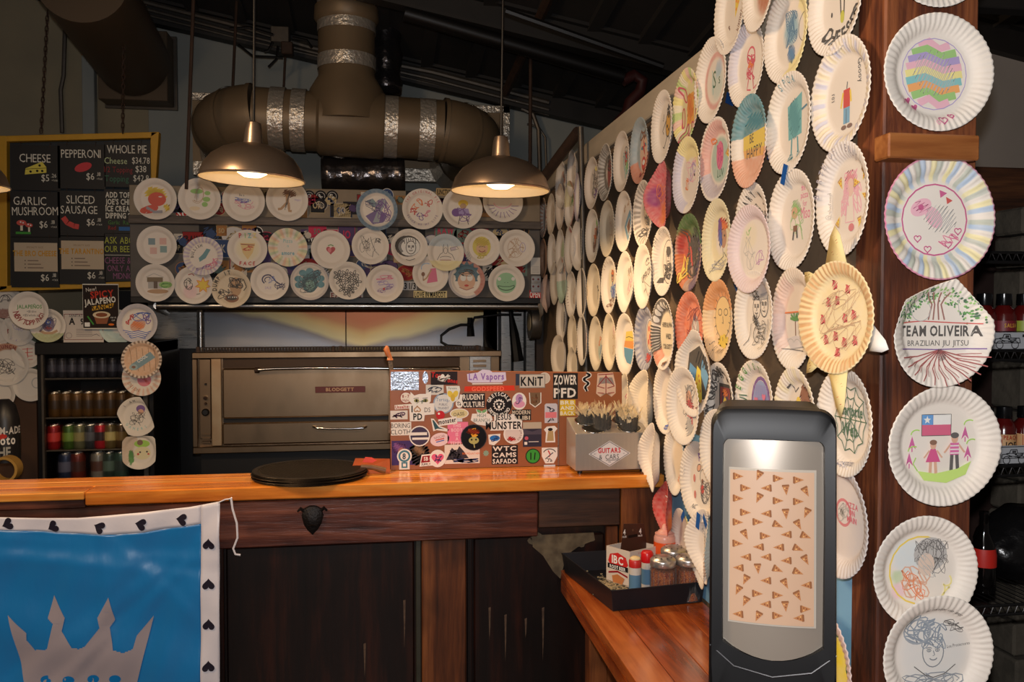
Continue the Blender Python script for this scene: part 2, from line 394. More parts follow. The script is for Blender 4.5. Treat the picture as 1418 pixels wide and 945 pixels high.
def plate(label, pos, normal, R, ops=(), draw=None, warp=None, roll=0, group=None, far=False, tape=None, wm=(1, 1)):
    NP[0] += 1; seed = NP[0]
    key = (round(R, 4), far, str(ops), bool(warp)) if not ops and not warp else None
    if key and (far) in PM: me = PM[far]; sc = R
    else:
        me = plate_mesh(None, 1.0, ops, warp, 112 if far else 224, 56, seed); sc = R
        if key: PM[far] = me
    o = link('paper_plate', me); tag(o, label, 'paper plate', group)
    n = Vector(normal).normalized(); up = (Vector((0, 0, 1)) - n*n.z).normalized(); xr = up.cross(n).normalized()
    M = Matrix((xr, up, n)).transposed() @ Matrix.Rotation(roll, 3, 'Z')
    o.location = pos; o.rotation_euler = M.to_euler(); o.scale = (sc*wm[0], sc*wm[1], sc)
    if draw:
        d = DR(seed); draw(d); d.Cc = [c*.88+.12*WHITE for c in d.Cc]     # pencil and marker on soft paper
        link('drawing', d.mesh('drawing', PRINT, pl_map(1.0, warp), .0011, .16), o)
    for (tx, ty, rot) in (tape or []):
        q = DR(); c, s_ = math.cos(rot), math.sin(rot)
        q.p((25, 90, 170), [(tx+u*c-v*s_, ty+u*s_+v*c) for u, v in ((-.2, -.1), (.2, -.1), (.2, .1), (-.2, .1))])
        link('tape', q.mesh('tape', PRINT, lambda x, y, z: np.c_[x, y, z*0+.19], 0), o)
    return o
WX = 1.005          # face of the partition that carries the plates
def wall_plate(label, cx, cy, w, h, ops=(), draw=None, off=.012, tilt=0, **kw):
    """a plate on the partition: its distance comes from the wall, its turn from how wide it looks"""
    kw.setdefault('far', h < 92)
    al, X = .2, WX-.05
    for it in range(5):
        c = onX(cx, cy, X); D = (RI @ (c-CAM)).z*-1; R = .5*h*D/F/1.0
        R = min(max(R, .095), .135)
        lo, hi = -.12, 1.35
        for _ in range(24):
            al = (lo+hi)/2; xr = Vector((0, 0, 1)).cross(Vector((-math.cos(al), -math.sin(al), 0)))
            a, b = proj(c-xr*R), proj(c+xr*R)
            if b[0]-a[0] < w: lo = al
            else: hi = al
        X = WX - off - abs(math.sin(al))*R*.92
    n = Vector((-math.cos(al), -math.sin(al), tilt))
    return plate(label, c, n, R, ops, draw, **kw)
def facing_plate(label, cx, cy, w, h, Y, ops=(), draw=None, off=0, **kw):
    c = onY(cx, cy, Y-off); D = (RI @ (c-CAM)).z*-1; R = .5*h*D/F
    kw.setdefault('far', h < 92)
    return plate(label, c, (0, -1, kw.pop('tilt', 0)), R, ops, draw, **kw)
# ---------------- structure ----------------
WALLC = mat('old_wall_paint', (146, 148, 142), .85, noise=.35, nscale=2.2, col2=(112, 124, 130), bump=.15, bscale=25)
CREAM = mat('cream_wall_paint', (150, 138, 112), .85, noise=.4, nscale=3, col2=(120, 112, 95), bump=.15, bscale=30)
DARKC = mat('dark_ceiling', (38, 34, 31), .9, noise=.5, nscale=4)
BROWNW = mat('dark_brown_board', (46, 30, 20), .6, noise=.6, nscale=3, stretch=(4, 4, .4))
PART = mat('taupe_plaster', (124, 102, 78), .8, noise=.6, nscale=5, col2=(88, 72, 56), bump=.2, bscale=30)
BLUEP = mat('blue_wall_panel', (136, 188, 226), .42, noise=.15, nscale=3)
def st(name, mb, m, label=None, **k):
    o = mb.build(name, m, **k); tag(o, label, None, None, 'structure'); return o
st('floor', MB().box(-4, 5, -2.2, 6.1, -.05, 0), mat('dark_floor', (55, 48, 42), .6, noise=.4, nscale=3))
YB = 6.0
zc = lambda x, y=6.0: 3.37-.19*x+.13*(6-y)
xs = onY(205, 100, YB).x
st('wall_back', MB().prism([(xs, YB, 0), (5, YB, 0), (5, YB, zc(5)+.02), (xs, YB, zc(xs)+.02)], (0, .1, 0)), WALLC)
st('wall_back_side', MB().prism([(-4, YB-.004, 0), (xs, YB-.004, 0), (xs, YB-.004, zc(xs)+.02), (-4, YB-.004, zc(-4)+.02)], (0, .1, 0)), CREAM)
st('ceiling', MB().prism([(-4, -2.2, zc(-4, -2.2)), (5, -2.2, zc(5, -2.2)), (5, -2.2, zc(5, -2.2)+.1), (-4, -2.2, zc(-4, -2.2)+.1)], (0, 8.3, -.13*8.3)), DARKC)
BEAM = mat('dark_steel_beam', (30, 27, 25), .6, noise=.4, nscale=8)
for i, Y in enumerate((5.92, 4.9, 3.9, 2.9)):
    m = MB()
    for z0, z1, dy in ((-.16, -.14, .05), (-.14, -.02, .008), (-.02, 0, .05)):
        m.prism([(-4, Y-dy, zc(-4, Y)+z0), (4.5, Y-dy, zc(4.5, Y)+z0), (4.5, Y-dy, zc(4.5, Y)+z1), (-4, Y-dy, zc(-4, Y)+z1)], (0, 2*dy, 0))
    st('trim_%d' % (i+1), m, BEAM)
# corrugations under the roof
m = MB()
for k in range(26):
    x = -3.6+k*.3; zr_ = zc(x+.04, -1); m.prism([(x, -1, zr_-.03), (x+.08, -1, zr_-.03), (x+.08, -1, zr_+.02), (x, -1, zr_+.02)], (0, 6.9, -.13*6.9))
st('ceiling_ribs', m, DARKC)
# partition covered with plates
Z1 = .66
pl = st('wall_right', MB().box(WX, WX+.1, 1.66, 5.3, 0, 2.345), PART)
st('trim_5', MB().box(WX-.022, WX+.11, 1.70, 5.3, 2.345, 2.44, .004), mat('grey_header_board', (196, 182, 160), .7, noise=.3, nscale=6, stretch=(3, .5, 3)))
st('trim_6', MB().box(WX-.006, WX, 1.665, 2.905, .745, 1.245), BLUEP, 'light blue painted panel low on the partition behind the plates')
st('wall_far_right', MB().box(1.75, 5, 3.9, 4.0, 0, 3.2), mat('grey_far_wall', (165, 158, 152), .8, noise=.2, nscale=2))
st('wall_rack_back', MB().box(1.3, 4, 2.72, 2.78, 0, 1.98), mat('maroon_board', (50, 30, 24), .7, noise=.5, nscale=3))
# left wall board, lower left
a = onY(0, 440, 5.3); b = onY(53, 655, 5.3)
st('wall_left', MB().box(-2.9, b.x, 5.3, 5.35, 1.16, a.z+.2), mat('green_grey_board', (112, 118, 96), .8, noise=.3, nscale=4))
st('wall_left_low', MB().box(-2.9, b.x, 5.29, 5.36, 0, 1.16), mat('brown_board', (88, 58, 36), .7, noise=.4, nscale=4))
m = MB(); p = onY(752, 520, 5.25)
st('wall_end', MB().box(onY(742, 480, 5.22).x, WX, 5.2, 5.26, 0, onY(745, 250, 5.2).z), BROWNW)

WD = wood('weathered_post_wood', (46, 24, 15), (92, 46, 26), (140, 80, 44), 2, .55, 12, .7, knots=.8)
WO = wood('orange_varnished_wood', (168, 84, 24), (220, 128, 44), (240, 168, 78), 0, .22, 6, .12, coat=.5, knots=.25)
WY = wood('orange_table_wood', (96, 38, 14), (160, 74, 26), (196, 108, 48), 1, .25, 6, .15, coat=.5, knots=.5)
WR = wood('dark_red_rail_wood', (40, 20, 18), (88, 44, 32), (132, 76, 56), 0, .34, 8, .9, coat=.4, knots=.8)
WB = wood('dark_bar_panel', (12, 6, 5), (24, 10, 7), (56, 24, 13), 2, .35, 4, .3, coat=.25, knots=.8)
WS = wood('brown_stile_wood', (50, 26, 14), (98, 52, 26), (134, 78, 40), 2, .4, 8, .4, coat=.2, knots=.9)
WC = wood('cleat_wood', (90, 48, 20), (140, 80, 36), (176, 112, 58), 0, .5, 8, .3, knots=.5)
STEEL = mat('brushed_steel', (170, 168, 165), .32, 1, noise=.25, nscale=9, stretch=(1, 1, 14), bump=.05, bscale=80, rvar=.08)
STEELD = mat('worn_oven_steel', (150, 128, 104), .36, 1, noise=.55, nscale=3.5, col2=(74, 56, 42), stretch=(1, 1, .6), rvar=.1)
BLACKM = mat('black_metal', (16, 14, 14), .45, .2)
BLACKP = mat('black_plastic', (20, 20, 23), .38, bump=.04, bscale=300)
DUCT = mat('dusty_duct_metal', (132, 112, 86), .48, .3, noise=.3, nscale=3)
FOIL = mat('foil_tape', (215, 205, 190), .3, .65, bump=.9, bscale=45)
FOILD = mat('dark_foil_wrap', (100, 95, 95), .2, .9, bump=.9, bscale=16)
RUST = mat('rusty_metal', (70, 50, 38), .7, .3, noise=.5, nscale=20)
PIPE = mat('grey_pipe', (95, 88, 80), .45, .6, noise=.3, nscale=30)
CHROME = mat('chrome', (215, 215, 215), .12, 1)

# post at the near end of the partition
PY = 1.56
x0 = onY(1221, 400, PY).x; x1 = onY(1350, 400, PY).x
post = empty('wooden_post', (x0+.1, PY+.1, 0), 'rough dark red-brown timber post at the near end of the plate wall', 'post')
MB().box(x0, x1, PY, 1.657, 0, 3.0, .004).build('shaft', WD, post)
c0 = onY(1231, 183, PY-.05); c1 = onY(1357, 222, PY-.05)
MB().box(c0.x, c1.x, PY-.05, PY, c1.z, c0.z, .003).build('cleat', WC, post)['label'] = 'short lighter wooden cleat screwed across the post'

# ---------------- bar ----------------
BY = 2.93; BT = 1.066
bar = empty('bar_counter', (-.5, 3.05, 0), 'long wooden bar with a glossy orange top over dark weathered panels', 'bar counter')
xe = WX-.012; xl = -2.6; xm = onY(116, 680, 2.9).x
MB().box(xl, xm, 2.9, 3.0, 1.041, BT, .003).build('top_plank', WO, bar)
MB().box(xl, xm-.002, 2.912, 3.0, 1.012, 1.043, .003).build('edge_board', WR, bar)['label'] = 'darker lower board under the left end of the bar top'
MB().box(xm+.003, xe, 2.9, 3.0, 1.022, BT, .004).build('top_plank', WO, bar)
MB().box(xl, xe, 3.002, 3.08, 1.022, BT, .003).build('top_plank', WO, bar)
MB().box(xl, xe, 3.082, 3.16, 1.022, BT, .003).build('top_plank', WO, bar)
X = lambda px: onY(px, 720, BY).x
zr = onY(530, 752, BY).z
MB().box(xl, X(745), BY, BY+.03, zr, 1.012, .004).build('rail_board', WR, bar)['label'] = 'long saw-marked dark red rail board under the bar top'
MB().box(X(746), X(859), BY+.004, BY+.03, zr+.028, 1.018, .003).build('rail_board', wood('black_brown_rail', (24, 16, 14), (48, 30, 22), (78, 50, 34), 0, .45, 8, .5, knots=.9), bar)
MB().box(X(860), xe, BY-.004, BY+.03, .3, 1.018, .003).build('end_post', WS, bar)
MB().box(xl, xe, BY+.045, BY+.06, 0, zr+.05).build('back_panel', WB, bar)
for a, b in ((310, 574), (657, 840)):
    MB().box(X(a), X(b), BY+.028, BY+.046, .05, zr-.004, .006).build('panel', WB, bar)
MB().box(X(576), X(583), BY+.02, BY+.045, .05, zr, .002).build('moulding', mat('dull_green_moulding', (52, 50, 38), .6, noise=.4), bar)
MB().box(X(584), X(646), BY+.012, BY+.045, .0, zr, .004).build('stile', WS, bar)
MB().box(X(648), X(655), BY+.03, BY+.045, .05, zr, .002).build('moulding', WB, bar)
MB().box(X(296), X(307), BY+.02, BY+.045, .05, zr, .002).build('moulding', WB, bar)
MB().box(X(842), X(858), BY+.02, BY+.045, .05, zr+.02, .002).build('moulding', WS, bar)
# worn plaster-like scuffs at the top of the right panel
m = MB(); rg = random.Random(5)
for k in range(26):
    t = k/25; px = 738+80*t+rg.uniform(-3, 3); py = 747+rg.uniform(-4, 4)+ (18*(1-abs(t-.5)*2))*rg.random()
    c = onY(px, py, BY+.026); r = rg.uniform(.006, .015)
    m.prism([(c.x+r*1.5*math.cos(a), BY+.0275, c.z+r*math.sin(a)*rg.uniform(.6, 1.2)) for a in [i*PI/4 for i in range(8)]], (0, .004, 0))
tag(m.build('worn_patch', mat('bare_filler', (108, 94, 72), .8, noise=.7, nscale=30, col2=(60, 46, 32)), bar), None, None, None, 'stuff')
for k, (px, py, L) in enumerate(((560, 840, 60), (505, 900, 40), (700, 860, 60), (752, 850, 70), (728, 865, 20), (835, 845, 30), (678, 850, 40))):
    c = onY(px, py, BY+.0275); r = .004
    m = MB().prism([(c.x-r, BY+.0272, c.z+.02), (c.x+r, BY+.0272, c.z+.022), (c.x+r*.6, BY+.0272, c.z-L*.0012), (c.x-r*.2, BY+.0272, c.z-L*.0024)], (0, .001, 0))
    m.build('paint_drip', mat('grey_drip', (96, 74, 56), .6, noise=.6, nscale=60, col2=(40, 20, 12)), bar)
# plaster patch continues down the bar's right end
m = MB(); P = [onY(*q, BY+.024) for q in ((736, 742), (822, 738), (824, 748), (800, 758), (784, 770), (776, 802), (766, 792), (752, 770), (738, 758))]
m.prism(P, (0, .004, 0)); m.build('bare_patch', mat('bare_filler', (1, 1, 1)), bar)['label'] = 'patch of bare stained filler high on the right panel'
# bottle opener shaped like an animal head
c = onY(433, 722, BY); op = empty('bottle_opener', (c.x, BY-.01, c.z), 'small black cast animal-head bottle opener screwed to the dark rail', 'bottle opener')
k = .0024; m = MB()
ring = lambda s, y: [(c.x+u*k*s, y, c.z-v*k*s) for u, v in ((-12, -18), (-4, -22), (4, -22), (12, -18), (15, -8), (12, 4), (7, 12), (0, 19), (-7, 12), (-12, 4), (-15, -8))]
r1, r2, r3 = ring(1, BY), ring(.95, BY-.012), ring(.5, BY-.022); n = len(r1)
m.add(r1+r2+r3, [(i, (i+1) % n, (i+1) % n+n, i+n) for i in range(n)]+[(i+n, (i+1) % n+n, (i+1) % n+2*n, i+2*n) for i in range(n)]+[tuple(range(2*n, 3*n))])
IRON = mat('cast_iron', (26, 20, 18), .5, .5, bump=.3, bscale=120)
m.build('face_plate', IRON, op, smooth=True)
for q in (-1, 1): MB().tube([(c.x+q*k*10, BY-.006, c.z+k*14), (c.x+q*k*16, BY-.012, c.z+k*19), (c.x+q*k*20, BY-.012, c.z+k*15)], [.006, .006, .003], 8).build('ear', IRON, op, smooth=True)
MB().tube([(c.x-.012, BY-.018, c.z-.012), (c.x, BY-.03, c.z-.006), (c.x+.012, BY-.018, c.z-.012)], .003, 8).build('lip', IRON, op, smooth=True)
for q in (-1, 1): MB().lathe([(.0, .004), (.003, .002), (.004, 0)], 8, Matrix.Translation((c.x+q*.014, BY-.018, c.z+.012)) @ Matrix.Rotation(PI/2, 4, 'X')).build('eye', CHROME if 0 else IRON, op)

# ---------------- side table ----------------
TZ = .74
tb = empty('side_counter', (.75, 1.9, 0), 'low varnished orange wooden counter along the plate wall, right foreground', 'counter')
P0 = onZ(779, 793, TZ); P1 = onZ(881, 945, TZ)
sl = (P1.x-P0.x)/(P1.y-P0.y)
xL = lambda y: P0.x + (y-P0.y)*sl
ya, yb = .5, BY-.008
n = 4; xr_ = WX-.013
for i in range(n):
    f0, f1 = i/n, (i+1)/n
    A = [(xL(y)+(xr_-xL(y))*f, y, TZ-.035) for f, y in ((f0, ya), (f1, ya), (f1, yb), (f0, yb))]
    A[1] = (A[1][0]-.0015, *A[1][1:]); A[2] = (A[2][0]-.0015, *A[2][1:])
    MB().prism(A, (0, 0, .035)).build('plank', WY, tb, bevel=.002)
MB().prism([(xL(ya)-.0+.0, ya, TZ-.075), (xL(ya)+.02, ya, TZ-.075), (xL(yb)+.02, yb, TZ-.075), (xL(yb), yb, TZ-.075)], (0, 0, .038)).build('edge_board', WY, tb)
for y in (.7, 1.7, 2.7):
    MB().box(xL(y)+.05, xL(y)+.11, y, y+.06, 0, TZ-.075, .003).build('leg', WS, tb)
# ---------------- ducts and overhead ----------------
DY = 5.25
man = empty('exhaust_duct', onY(478, 160, DY), 'large dusty round exhaust manifold with a tee and foil tape bands overhead', 'duct')
cL = onY(345, 162, DY); cR = onY(640, 183, DY); RD = .5*86*5.25/F
ax = (cR-cL).normalized(); L = (cR-cL).length
U = lambda px: cL + ax*((px-345)/(640-345)*L)
MB().tube([U(352), U(440)], RD*.92, 40).build('pipe', DUCT, man, smooth=True)
MB().tube([U(438), U(442), U(527), U(530)], [RD*.94, RD*1.03, RD*1.03, RD*.98], 40).build('tee_body', DUCT, man, smooth=True)
MB().tube([U(528), U(612)], RD*.95, 40).build('pipe', DUCT, man, smooth=True)
def elbow(c, d, name):
    pts = []; R0 = RD*1.05
    for k in range(9):
        a = PI/2*k/8; pts.append(c + Vector((d*R0*math.sin(a), R0*(1-math.cos(a)), -.035*k/8)))
    pts.append(pts[-1]+Vector((0, .35, -.03)))
    MB().tube(pts, RD*1.0, 36).build(name, DUCT, man, smooth=True)
    for k in (0, 3, 6):
        t = (pts[k+1]-pts[max(k-1, 0)]).normalized()*.012
        MB().tube([pts[k]-t, pts[k]+t], RD*1.03, 36, False).build('seam_ring', DUCT, man, smooth=True)
    return pts[-1]
eL = elbow(U(352), -1, 'elbow'); eR = elbow(U(612), 1, 'elbow')
for a, b in ((374, 394), (403, 422), (528, 548), (578, 600)):
    MB().tube([U(a), U(b)], RD*.965, 40, False).build('foil_band', FOIL, man, smooth=2)
# riser
cz = U(478); top = onY(478, -60, DY)
MB().tube([cz, cz+Vector((0, 0, RD*1.0)), cz+Vector((0, 0, RD*1.45)), Vector((cz.x, cz.y, zc(cz.x, 5.25)-.003))], [RD*1.25, RD*1.15, RD*.88, RD*.88], 40).build('riser', DUCT, man, smooth=True)
zz = lambda py: onY(478, py, DY).z
for a, b in ((12, -8), (47, 28), (98, 80)):
    MB().tube([(cz.x, cz.y, zz(a)), (cz.x, cz.y, zz(b))], RD*.905, 40, False).build('foil_band', FOIL, man, smooth=2)
MB().tube([(cz.x, cz.y, zz(34)), (cz.x, cz.y, zz(28)), (cz.x, cz.y, zz(12))], [RD*.9, RD*1.0, RD*.98], 40, False).build('collar', DUCT, man, smooth=True)
# wall flashings with foil edges
for (a, b, c_, d_, e) in ((266, 128, 372, 245, eL), (560, 142, 706, 255, eR)):
    p, q = onY(a, b, 5.93), onY(c_, d_, 5.93)
    fl = empty('flashing_sheet', (p.x, 5.95, q.z), 'square sheet flashing behind the %s duct elbow, edges sealed with foil' % ('left' if a < 400 else 'right'), 'flashing')
    MB().box(p.x, q.x, 5.93, 5.99, q.z, p.z).build('sheet', DUCT, fl)
    for x0_, x1_, z0_, z1_ in ((p.x, q.x, p.z-.05, p.z), (p.x, q.x, q.z, q.z+.09), (q.x-.05, q.x, q.z, p.z)):
        MB().box(x0_, x1_, 5.92, 5.93, z0_, z1_, .003).build('foil_edge', FOIL, fl)
    e2 = Vector((e.x, 5.9, e.z)); m = MB()
    MB().tube([Vector((e.x, 5.72, e.z)), Vector((e.x, 5.92, e.z))], [RD*1.02, RD*1.28], 20, False).build('foil_collar', FOIL, fl)
# foil wrapped ducts behind the riser and below the manifold
a = onY(534, 130, 5.6); b = onY(534, -60, 5.6)
m = MB(); P = [a.lerp(b, i/14) for i in range(15)]
o = m.tube(P, [.1*(1+.1*math.sin(i*2.1)) for i in range(15)], 20).build('wrapped_duct', FOILD, smooth=2); tag(o, 'slim crinkled foil-wrapped duct rising behind the big riser', 'duct')
wd = empty('wrapped_duct', onY(500, 240, 5.4), 'squat black foil-wrapped duct under the manifold above the hood', 'duct')
a, b = onY(446, 243, 5.4), onY(560, 243, 5.4)
MB().tube([a.lerp(b, i/12) for i in range(13)], [.12*(1+.08*math.sin(i*1.7)) for i in range(13)], 22).build('wrap', FOILD, wd, smooth=2)
a, b = onY(455, 210, 5.4), onY(553, 210, 5.4)
MB().tube([a.lerp(b, i/8) for i in range(9)], [.07*(1+.1*math.sin(i*2)) for i in range(9)], 18).build('foil_roll', FOIL, wd, smooth=2)
# spiral duct, upper left
sp = empty('spiral_duct', onY(187, 95, 5.7), 'dark spiral-ribbed duct running from upper left to a wall box', 'duct')
A = onY(186, 88, 5.85); B = onY(112, -30, 4.6); n = 60
P = [A.lerp(B, i/n) for i in range(n+1)]
m = MB().tube(P, .22, 32)
SPD = mat('dark_spiral_duct', (92, 76, 58), .55, .3)
m.build('pipe', SPD, sp, smooth=True)
for i in range(1, 30): 
    q = A.lerp(B, i/30); t = (B-A).normalized()*.004
    MB().tube([q-t, q+t], .225, 32, False).build('rib', SPD, sp, smooth=True)
p, q = onY(138, 42, 5.85), onY(235, 143, 5.85)
MB().box(p.x, q.x, 5.8, 5.995, q.z, p.z, .004).build('wall_box', SPD, sp)
MB().box(p.x-.01, q.x+.02, 5.97, 5.999, q.z-.015, p.z+.02).build('flange', PIPE, sp)
# chains of the menu board
def chain(px, py0, px1, py1, Y, lab):
    a, b = onY(px, py0, Y), onY(px1, py1, Y); L = (b-a).length; n = int(L/.026); m = MB()
    for i in range(n):
        c = a.lerp(b, (i+.5)/n); u = Vector((1, 0, 0)) if i % 2 else Vector((0, 1, 0)); t = (b-a).normalized()
        m.tube([c+u*.008*math.cos(k*PI/4)+t*.018*math.sin(k*PI/4) for k in range(9)], .0028, 5, False)
    return tag(m.build('hanging_chain', RUST, at=b), lab, 'chain')
chain(66, 15, 57, 184, 4.98, 'left rusty chain that holds up the yellow-framed menu board')
chain(172, -40, 170, 184, 4.98, 'right rusty chain that holds up the yellow-framed menu board')
# rods, conduits, boxes
def rod(name, pts, r, m_, lab, cat='rod', n=8):
    return tag(MB().tube(pts, r, n).build(name, m_, at=pts[-1], smooth=True), lab, cat)
rod('hanger_rod', [onY(269, -30, 4.7), onY(258, 262, 4.7)], .009, RUST, 'long thin steel hanger rod left of the left pendant lamp')
rod('hanger_rod', [onY(328, -5, 5.6), onY(322, 128, 5.6)], .009, RUST, 'short hanger rod dropping onto the left duct elbow')
rod('hanger_rod', [onY(395, 78, 5.7), onY(393, 120, 5.7)], .008, RUST, 'stub of hanger rod under the junction box')
rod('hanger_rod', [onY(735, 30, 5.2), onY(734, 262, 5.2)], .011, RUST, 'hanger rod right of the right pendant lamp')
rod('conduit_pipe', [onY(90, 42, 5.95), onY(88, 105, 5.95), onY(84, 125, 5.95), onY(86, 184, 5.95)], .014, PIPE, 'thin grey vertical conduit on the cream wall behind the menu board', 'conduit')
o = tag(MB().box(onY(114, 80, 5.95).x, onY(131, 80, 5.95).x, 5.93, 5.996, 1.7, onY(120, 78, 5.95).z, .004).build('wall_strip', WALLC), 'pale blue-grey vertical strip beside the cream wall', 'wall strip')
for k, (o1, r) in enumerate((((0, 0), .018), ((3, 10), .012), ((0, 17), .009))):
    rod('conduit_pipe', [onY(182+o1[0], -2+o1[1], 5.9), onY(330, 36+o1[1], 5.9), onY(432, 66+o1[1]*.6, 5.9), onY(600, 100+o1[1], 5.9), onY(760, 142+o1[1], 5.9)], r, PIPE,
        ('thick', 'middle', 'thin lowest')[k]+' grey conduit that follows the slope where wall meets roof', 'conduit')
rod('conduit_pipe', [onY(x, y, 5.9) for x, y in ((722, 150), (738, 158), (746, 180), (748, 245))], .016, PIPE, 'grey conduit bending down behind the right pendant cord', 'conduit')
rod('conduit_pipe', [onY(x, y, 5.92) for x, y in ((730, 172), (746, 176), (755, 190), (757, 245))], .008, PIPE, 'thin grey conduit just right of the bent conduit', 'conduit')
c = onY(392, 60, 5.75); jb = empty('junction_box', c, 'grey electrical junction boxes with loose dark wires near the roof line', 'junction box')
p, q = onY(376, 40, 5.75), onY(402, 64, 5.75); MB().box(p.x, q.x, 5.68, 5.78, q.z, p.z, .006).build('upper_box', PIPE, jb)
p, q = onY(391, 62, 5.7), onY(407, 80, 5.7); MB().box(p.x, q.x, 5.62, 5.7, q.z, p.z, .006).build('lower_box', RUST, jb)
for pts in (((378, 58), (372, 70), (366, 72)), ((385, 64), (383, 82), (372, 93)), ((330, 62), (350, 78), (392, 80)), ((318, 40), (345, 38), (378, 48)), ((405, 52), (425, 56), (432, 66))):
    MB().tube([onY(x, y, 5.66) for x, y in pts], .009, 6).build('wire', BLACKM, jb, smooth=True)
# diagonal brace, red sprinkler pipe, rusty brace and pole
rod('roof_brace', [onY(764, -12, 4.6), onY(700, 128, 5.8)], .03, RUST, 'dark diagonal steel brace crossing the roof above the right lamp', 'brace')
REDP = mat('dark_red_paint', (60, 18, 16), .6, noise=.4, nscale=12)
rod('sprinkler_pipe', [onY(x, y, 5.0) for x, y in ((862, 112), (878, 104), (890, 112), (886, 128), (872, 142), (868, 158), (855, 172))], .035, REDP, 'dark red sprinkler pipe bend above the plate wall header', 'pipe', 12)
rod('black_pipe', [onY(560, 18, 4.9), onY(862, 106, 5.0)], .045, BLACKM, 'thick black pipe under the roof leading to the red bend', 'pipe', 12)
rod('black_pipe', [onY(700, 15, 4.2), onY(918, 92, 4.2)], .018, BLACKM, 'thin dark pipe under the roof nearer than the thick one', 'pipe')
PX = .945
pb = onX(812, 520, PX).y
rod('steel_pole', [onY(804, 176, 3.95), onY(812, 518, 3.95)], .014, PIPE, 'thin vertical galvanized pole in front of the far plates', 'pole', 12)
rod('rusty_brace', [onY(801, 182, 3.97), onY(778, 212, 4.15), onY(750, 250, 4.45)], .026, RUST, 'rusty slanted pipe meeting the top of the galvanized pole', 'brace', 10)

# ---------------- hood with sticker-covered fascia ----------------
HY = 4.88
X = lambda px: onY(px, 350, HY).x
Z = lambda py: onY(460, py, HY).z
hood = empty('exhaust_hood', (X(465), HY+.4, Z(428)), 'steel exhaust hood over the oven, fascia covered with stickers', 'hood')
FAS = mat('grey_fascia_board', (104, 98, 92), .7, noise=.4, nscale=6)
TAN = mat('tan_fascia_board', (150, 134, 112), .7, noise=.35, nscale=6)
xa, xb = X(180), X(748)
MB().box(xa+.0, xb, HY, HY+.03, Z(303), Z(262), .003).build('upper_board', TAN, hood)
MB().box(xa, xb, HY-.03, HY+.03, Z(314), Z(303), .003).build('ledge', wood('grey_ledge', (60, 52, 46), (92, 82, 74), (120, 108, 98), 0, .6), hood)
MB().box(xa, xb, HY, HY+.03, Z(412), Z(314), .003).build('lower_board', FAS, hood)
MB().box(xa, xb, HY-.004, HY+.04, Z(420), Z(412), .002).build('black_edge', BLACKM, hood)
MB().box(xa, xb, HY+.03, 5.69, Z(262)-.02, Z(262)).build('top_sheet', DUCT, hood)
for x in (xa, xb-.02): MB().box(x, x+.02, HY+.03, 5.69, Z(418), Z(262)-.02).build('side_sheet', STEEL, hood)
MB().tube([(xa+.12, HY+.05, Z(424)), (xb, HY+.05, Z(424))], .022, 14).build('lip_tube', STEEL, hood, smooth=True)
MB().tube([(xa+.01, HY+.75, Z(433)), (xa+.12, HY+.05, Z(424))], .018, 12).build('lip_tube', STEEL, hood, smooth=True)
MB().box(xa+.02, xb-.02, HY+.2, HY+.7, Z(414), Z(412)).build('filter_panel', BLACKM, hood)
# steel panels behind the oven (heat-tinted)
def tint():
    m, nt, b = new_mat('heat_tinted_steel'); N = nt.nodes.new; Lk = nt.links.new
    tc = N('ShaderNodeTexCoord'); sx = N('ShaderNodeSeparateXYZ'); Lk(tc.outputs['Object'], sx.inputs[0])
    n = N('ShaderNodeTexNoise'); n.inputs['Scale'].default_value = 2.2; Lk(tc.outputs['Object'], n.inputs['Vector'])
    def ma(op, a, b_, c=None):
        q = N('ShaderNodeMath'); q.operation = op
        for i, v in enumerate((a, b_, c)):
            if v is None: continue
            if isinstance(v, (int, float)): q.inputs[i].default_value = v
            else: Lk(v, q.inputs[i])
        return q.outputs[0]
    # tint is strongest at the top centre of the wall (x about .25 right of the seam)
    ax_ = ma('ABSOLUTE', ma('SUBTRACT', sx.outputs['X'], .12), 0)
    v = ma('MULTIPLY_ADD', sx.outputs['Z'], 3.0, ma('MULTIPLY', ax_, -.85)); v = ma('MULTIPLY_ADD', n.outputs[0], .45, v)
    cr = N('ShaderNodeValToRGB'); Lk(v, cr.inputs[0]); e = cr.color_ramp.elements
    e[0].position = .0; e[0].color = (*srgb((150, 150, 152)), 1); e[1].position = 1; e[1].color = (*srgb((140, 86, 60)), 1)
    for p_, c_ in ((.3, (128, 130, 136)), (.42, (112, 106, 104)), (.52, (160, 146, 108)), (.7, (158, 132, 88)), (.86, (142, 96, 66))):
        x = e.new(p_); x.color = (*srgb(c_), 1)
    Lk(cr.outputs[0], b.inputs['Base Color']); b.inputs['Metallic'].default_value = .9; b.inputs['Roughness'].default_value = .38
    return m
TINT = tint()
BYk = 5.72
X2 = lambda px: onY(px, 450, BYk).x
Z2 = lambda py: onY(460, py, BYk).z
sb = empty('steel_splashback', (X2(478), BYk, Z2(500)), 'heat-tinted stainless panels on the wall behind the oven', 'splashback')
MB().box(X2(283), X2(479)-.002, BYk, BYk+.01, Z2(500), Z2(405), .002).build('panel', TINT, sb)
MB().box(X2(479)+.002, X2(690), BYk, BYk+.01, Z2(500), Z2(405), .002).build('panel', TINT, sb)
MB().box(X2(205), X2(273), BYk, BYk+.01, Z2(482), Z2(400), .002).build('panel', STEEL, sb)
MB().tube([(X2(278), BYk-.01, Z2(500)), (X2(278), BYk-.01, Z2(405))], .022, 12).build('corner_tube', STEEL, sb, smooth=True)
for a, b, y in ((669, 689, 0), (692, 706, -.06), (708, 722, -.09), (724, 742, -.12)):
    MB().box(X2(a), X2(b), BYk+y, BYk+y+.01, Z2(530), Z2(425), .002).build('panel', STEEL, sb)
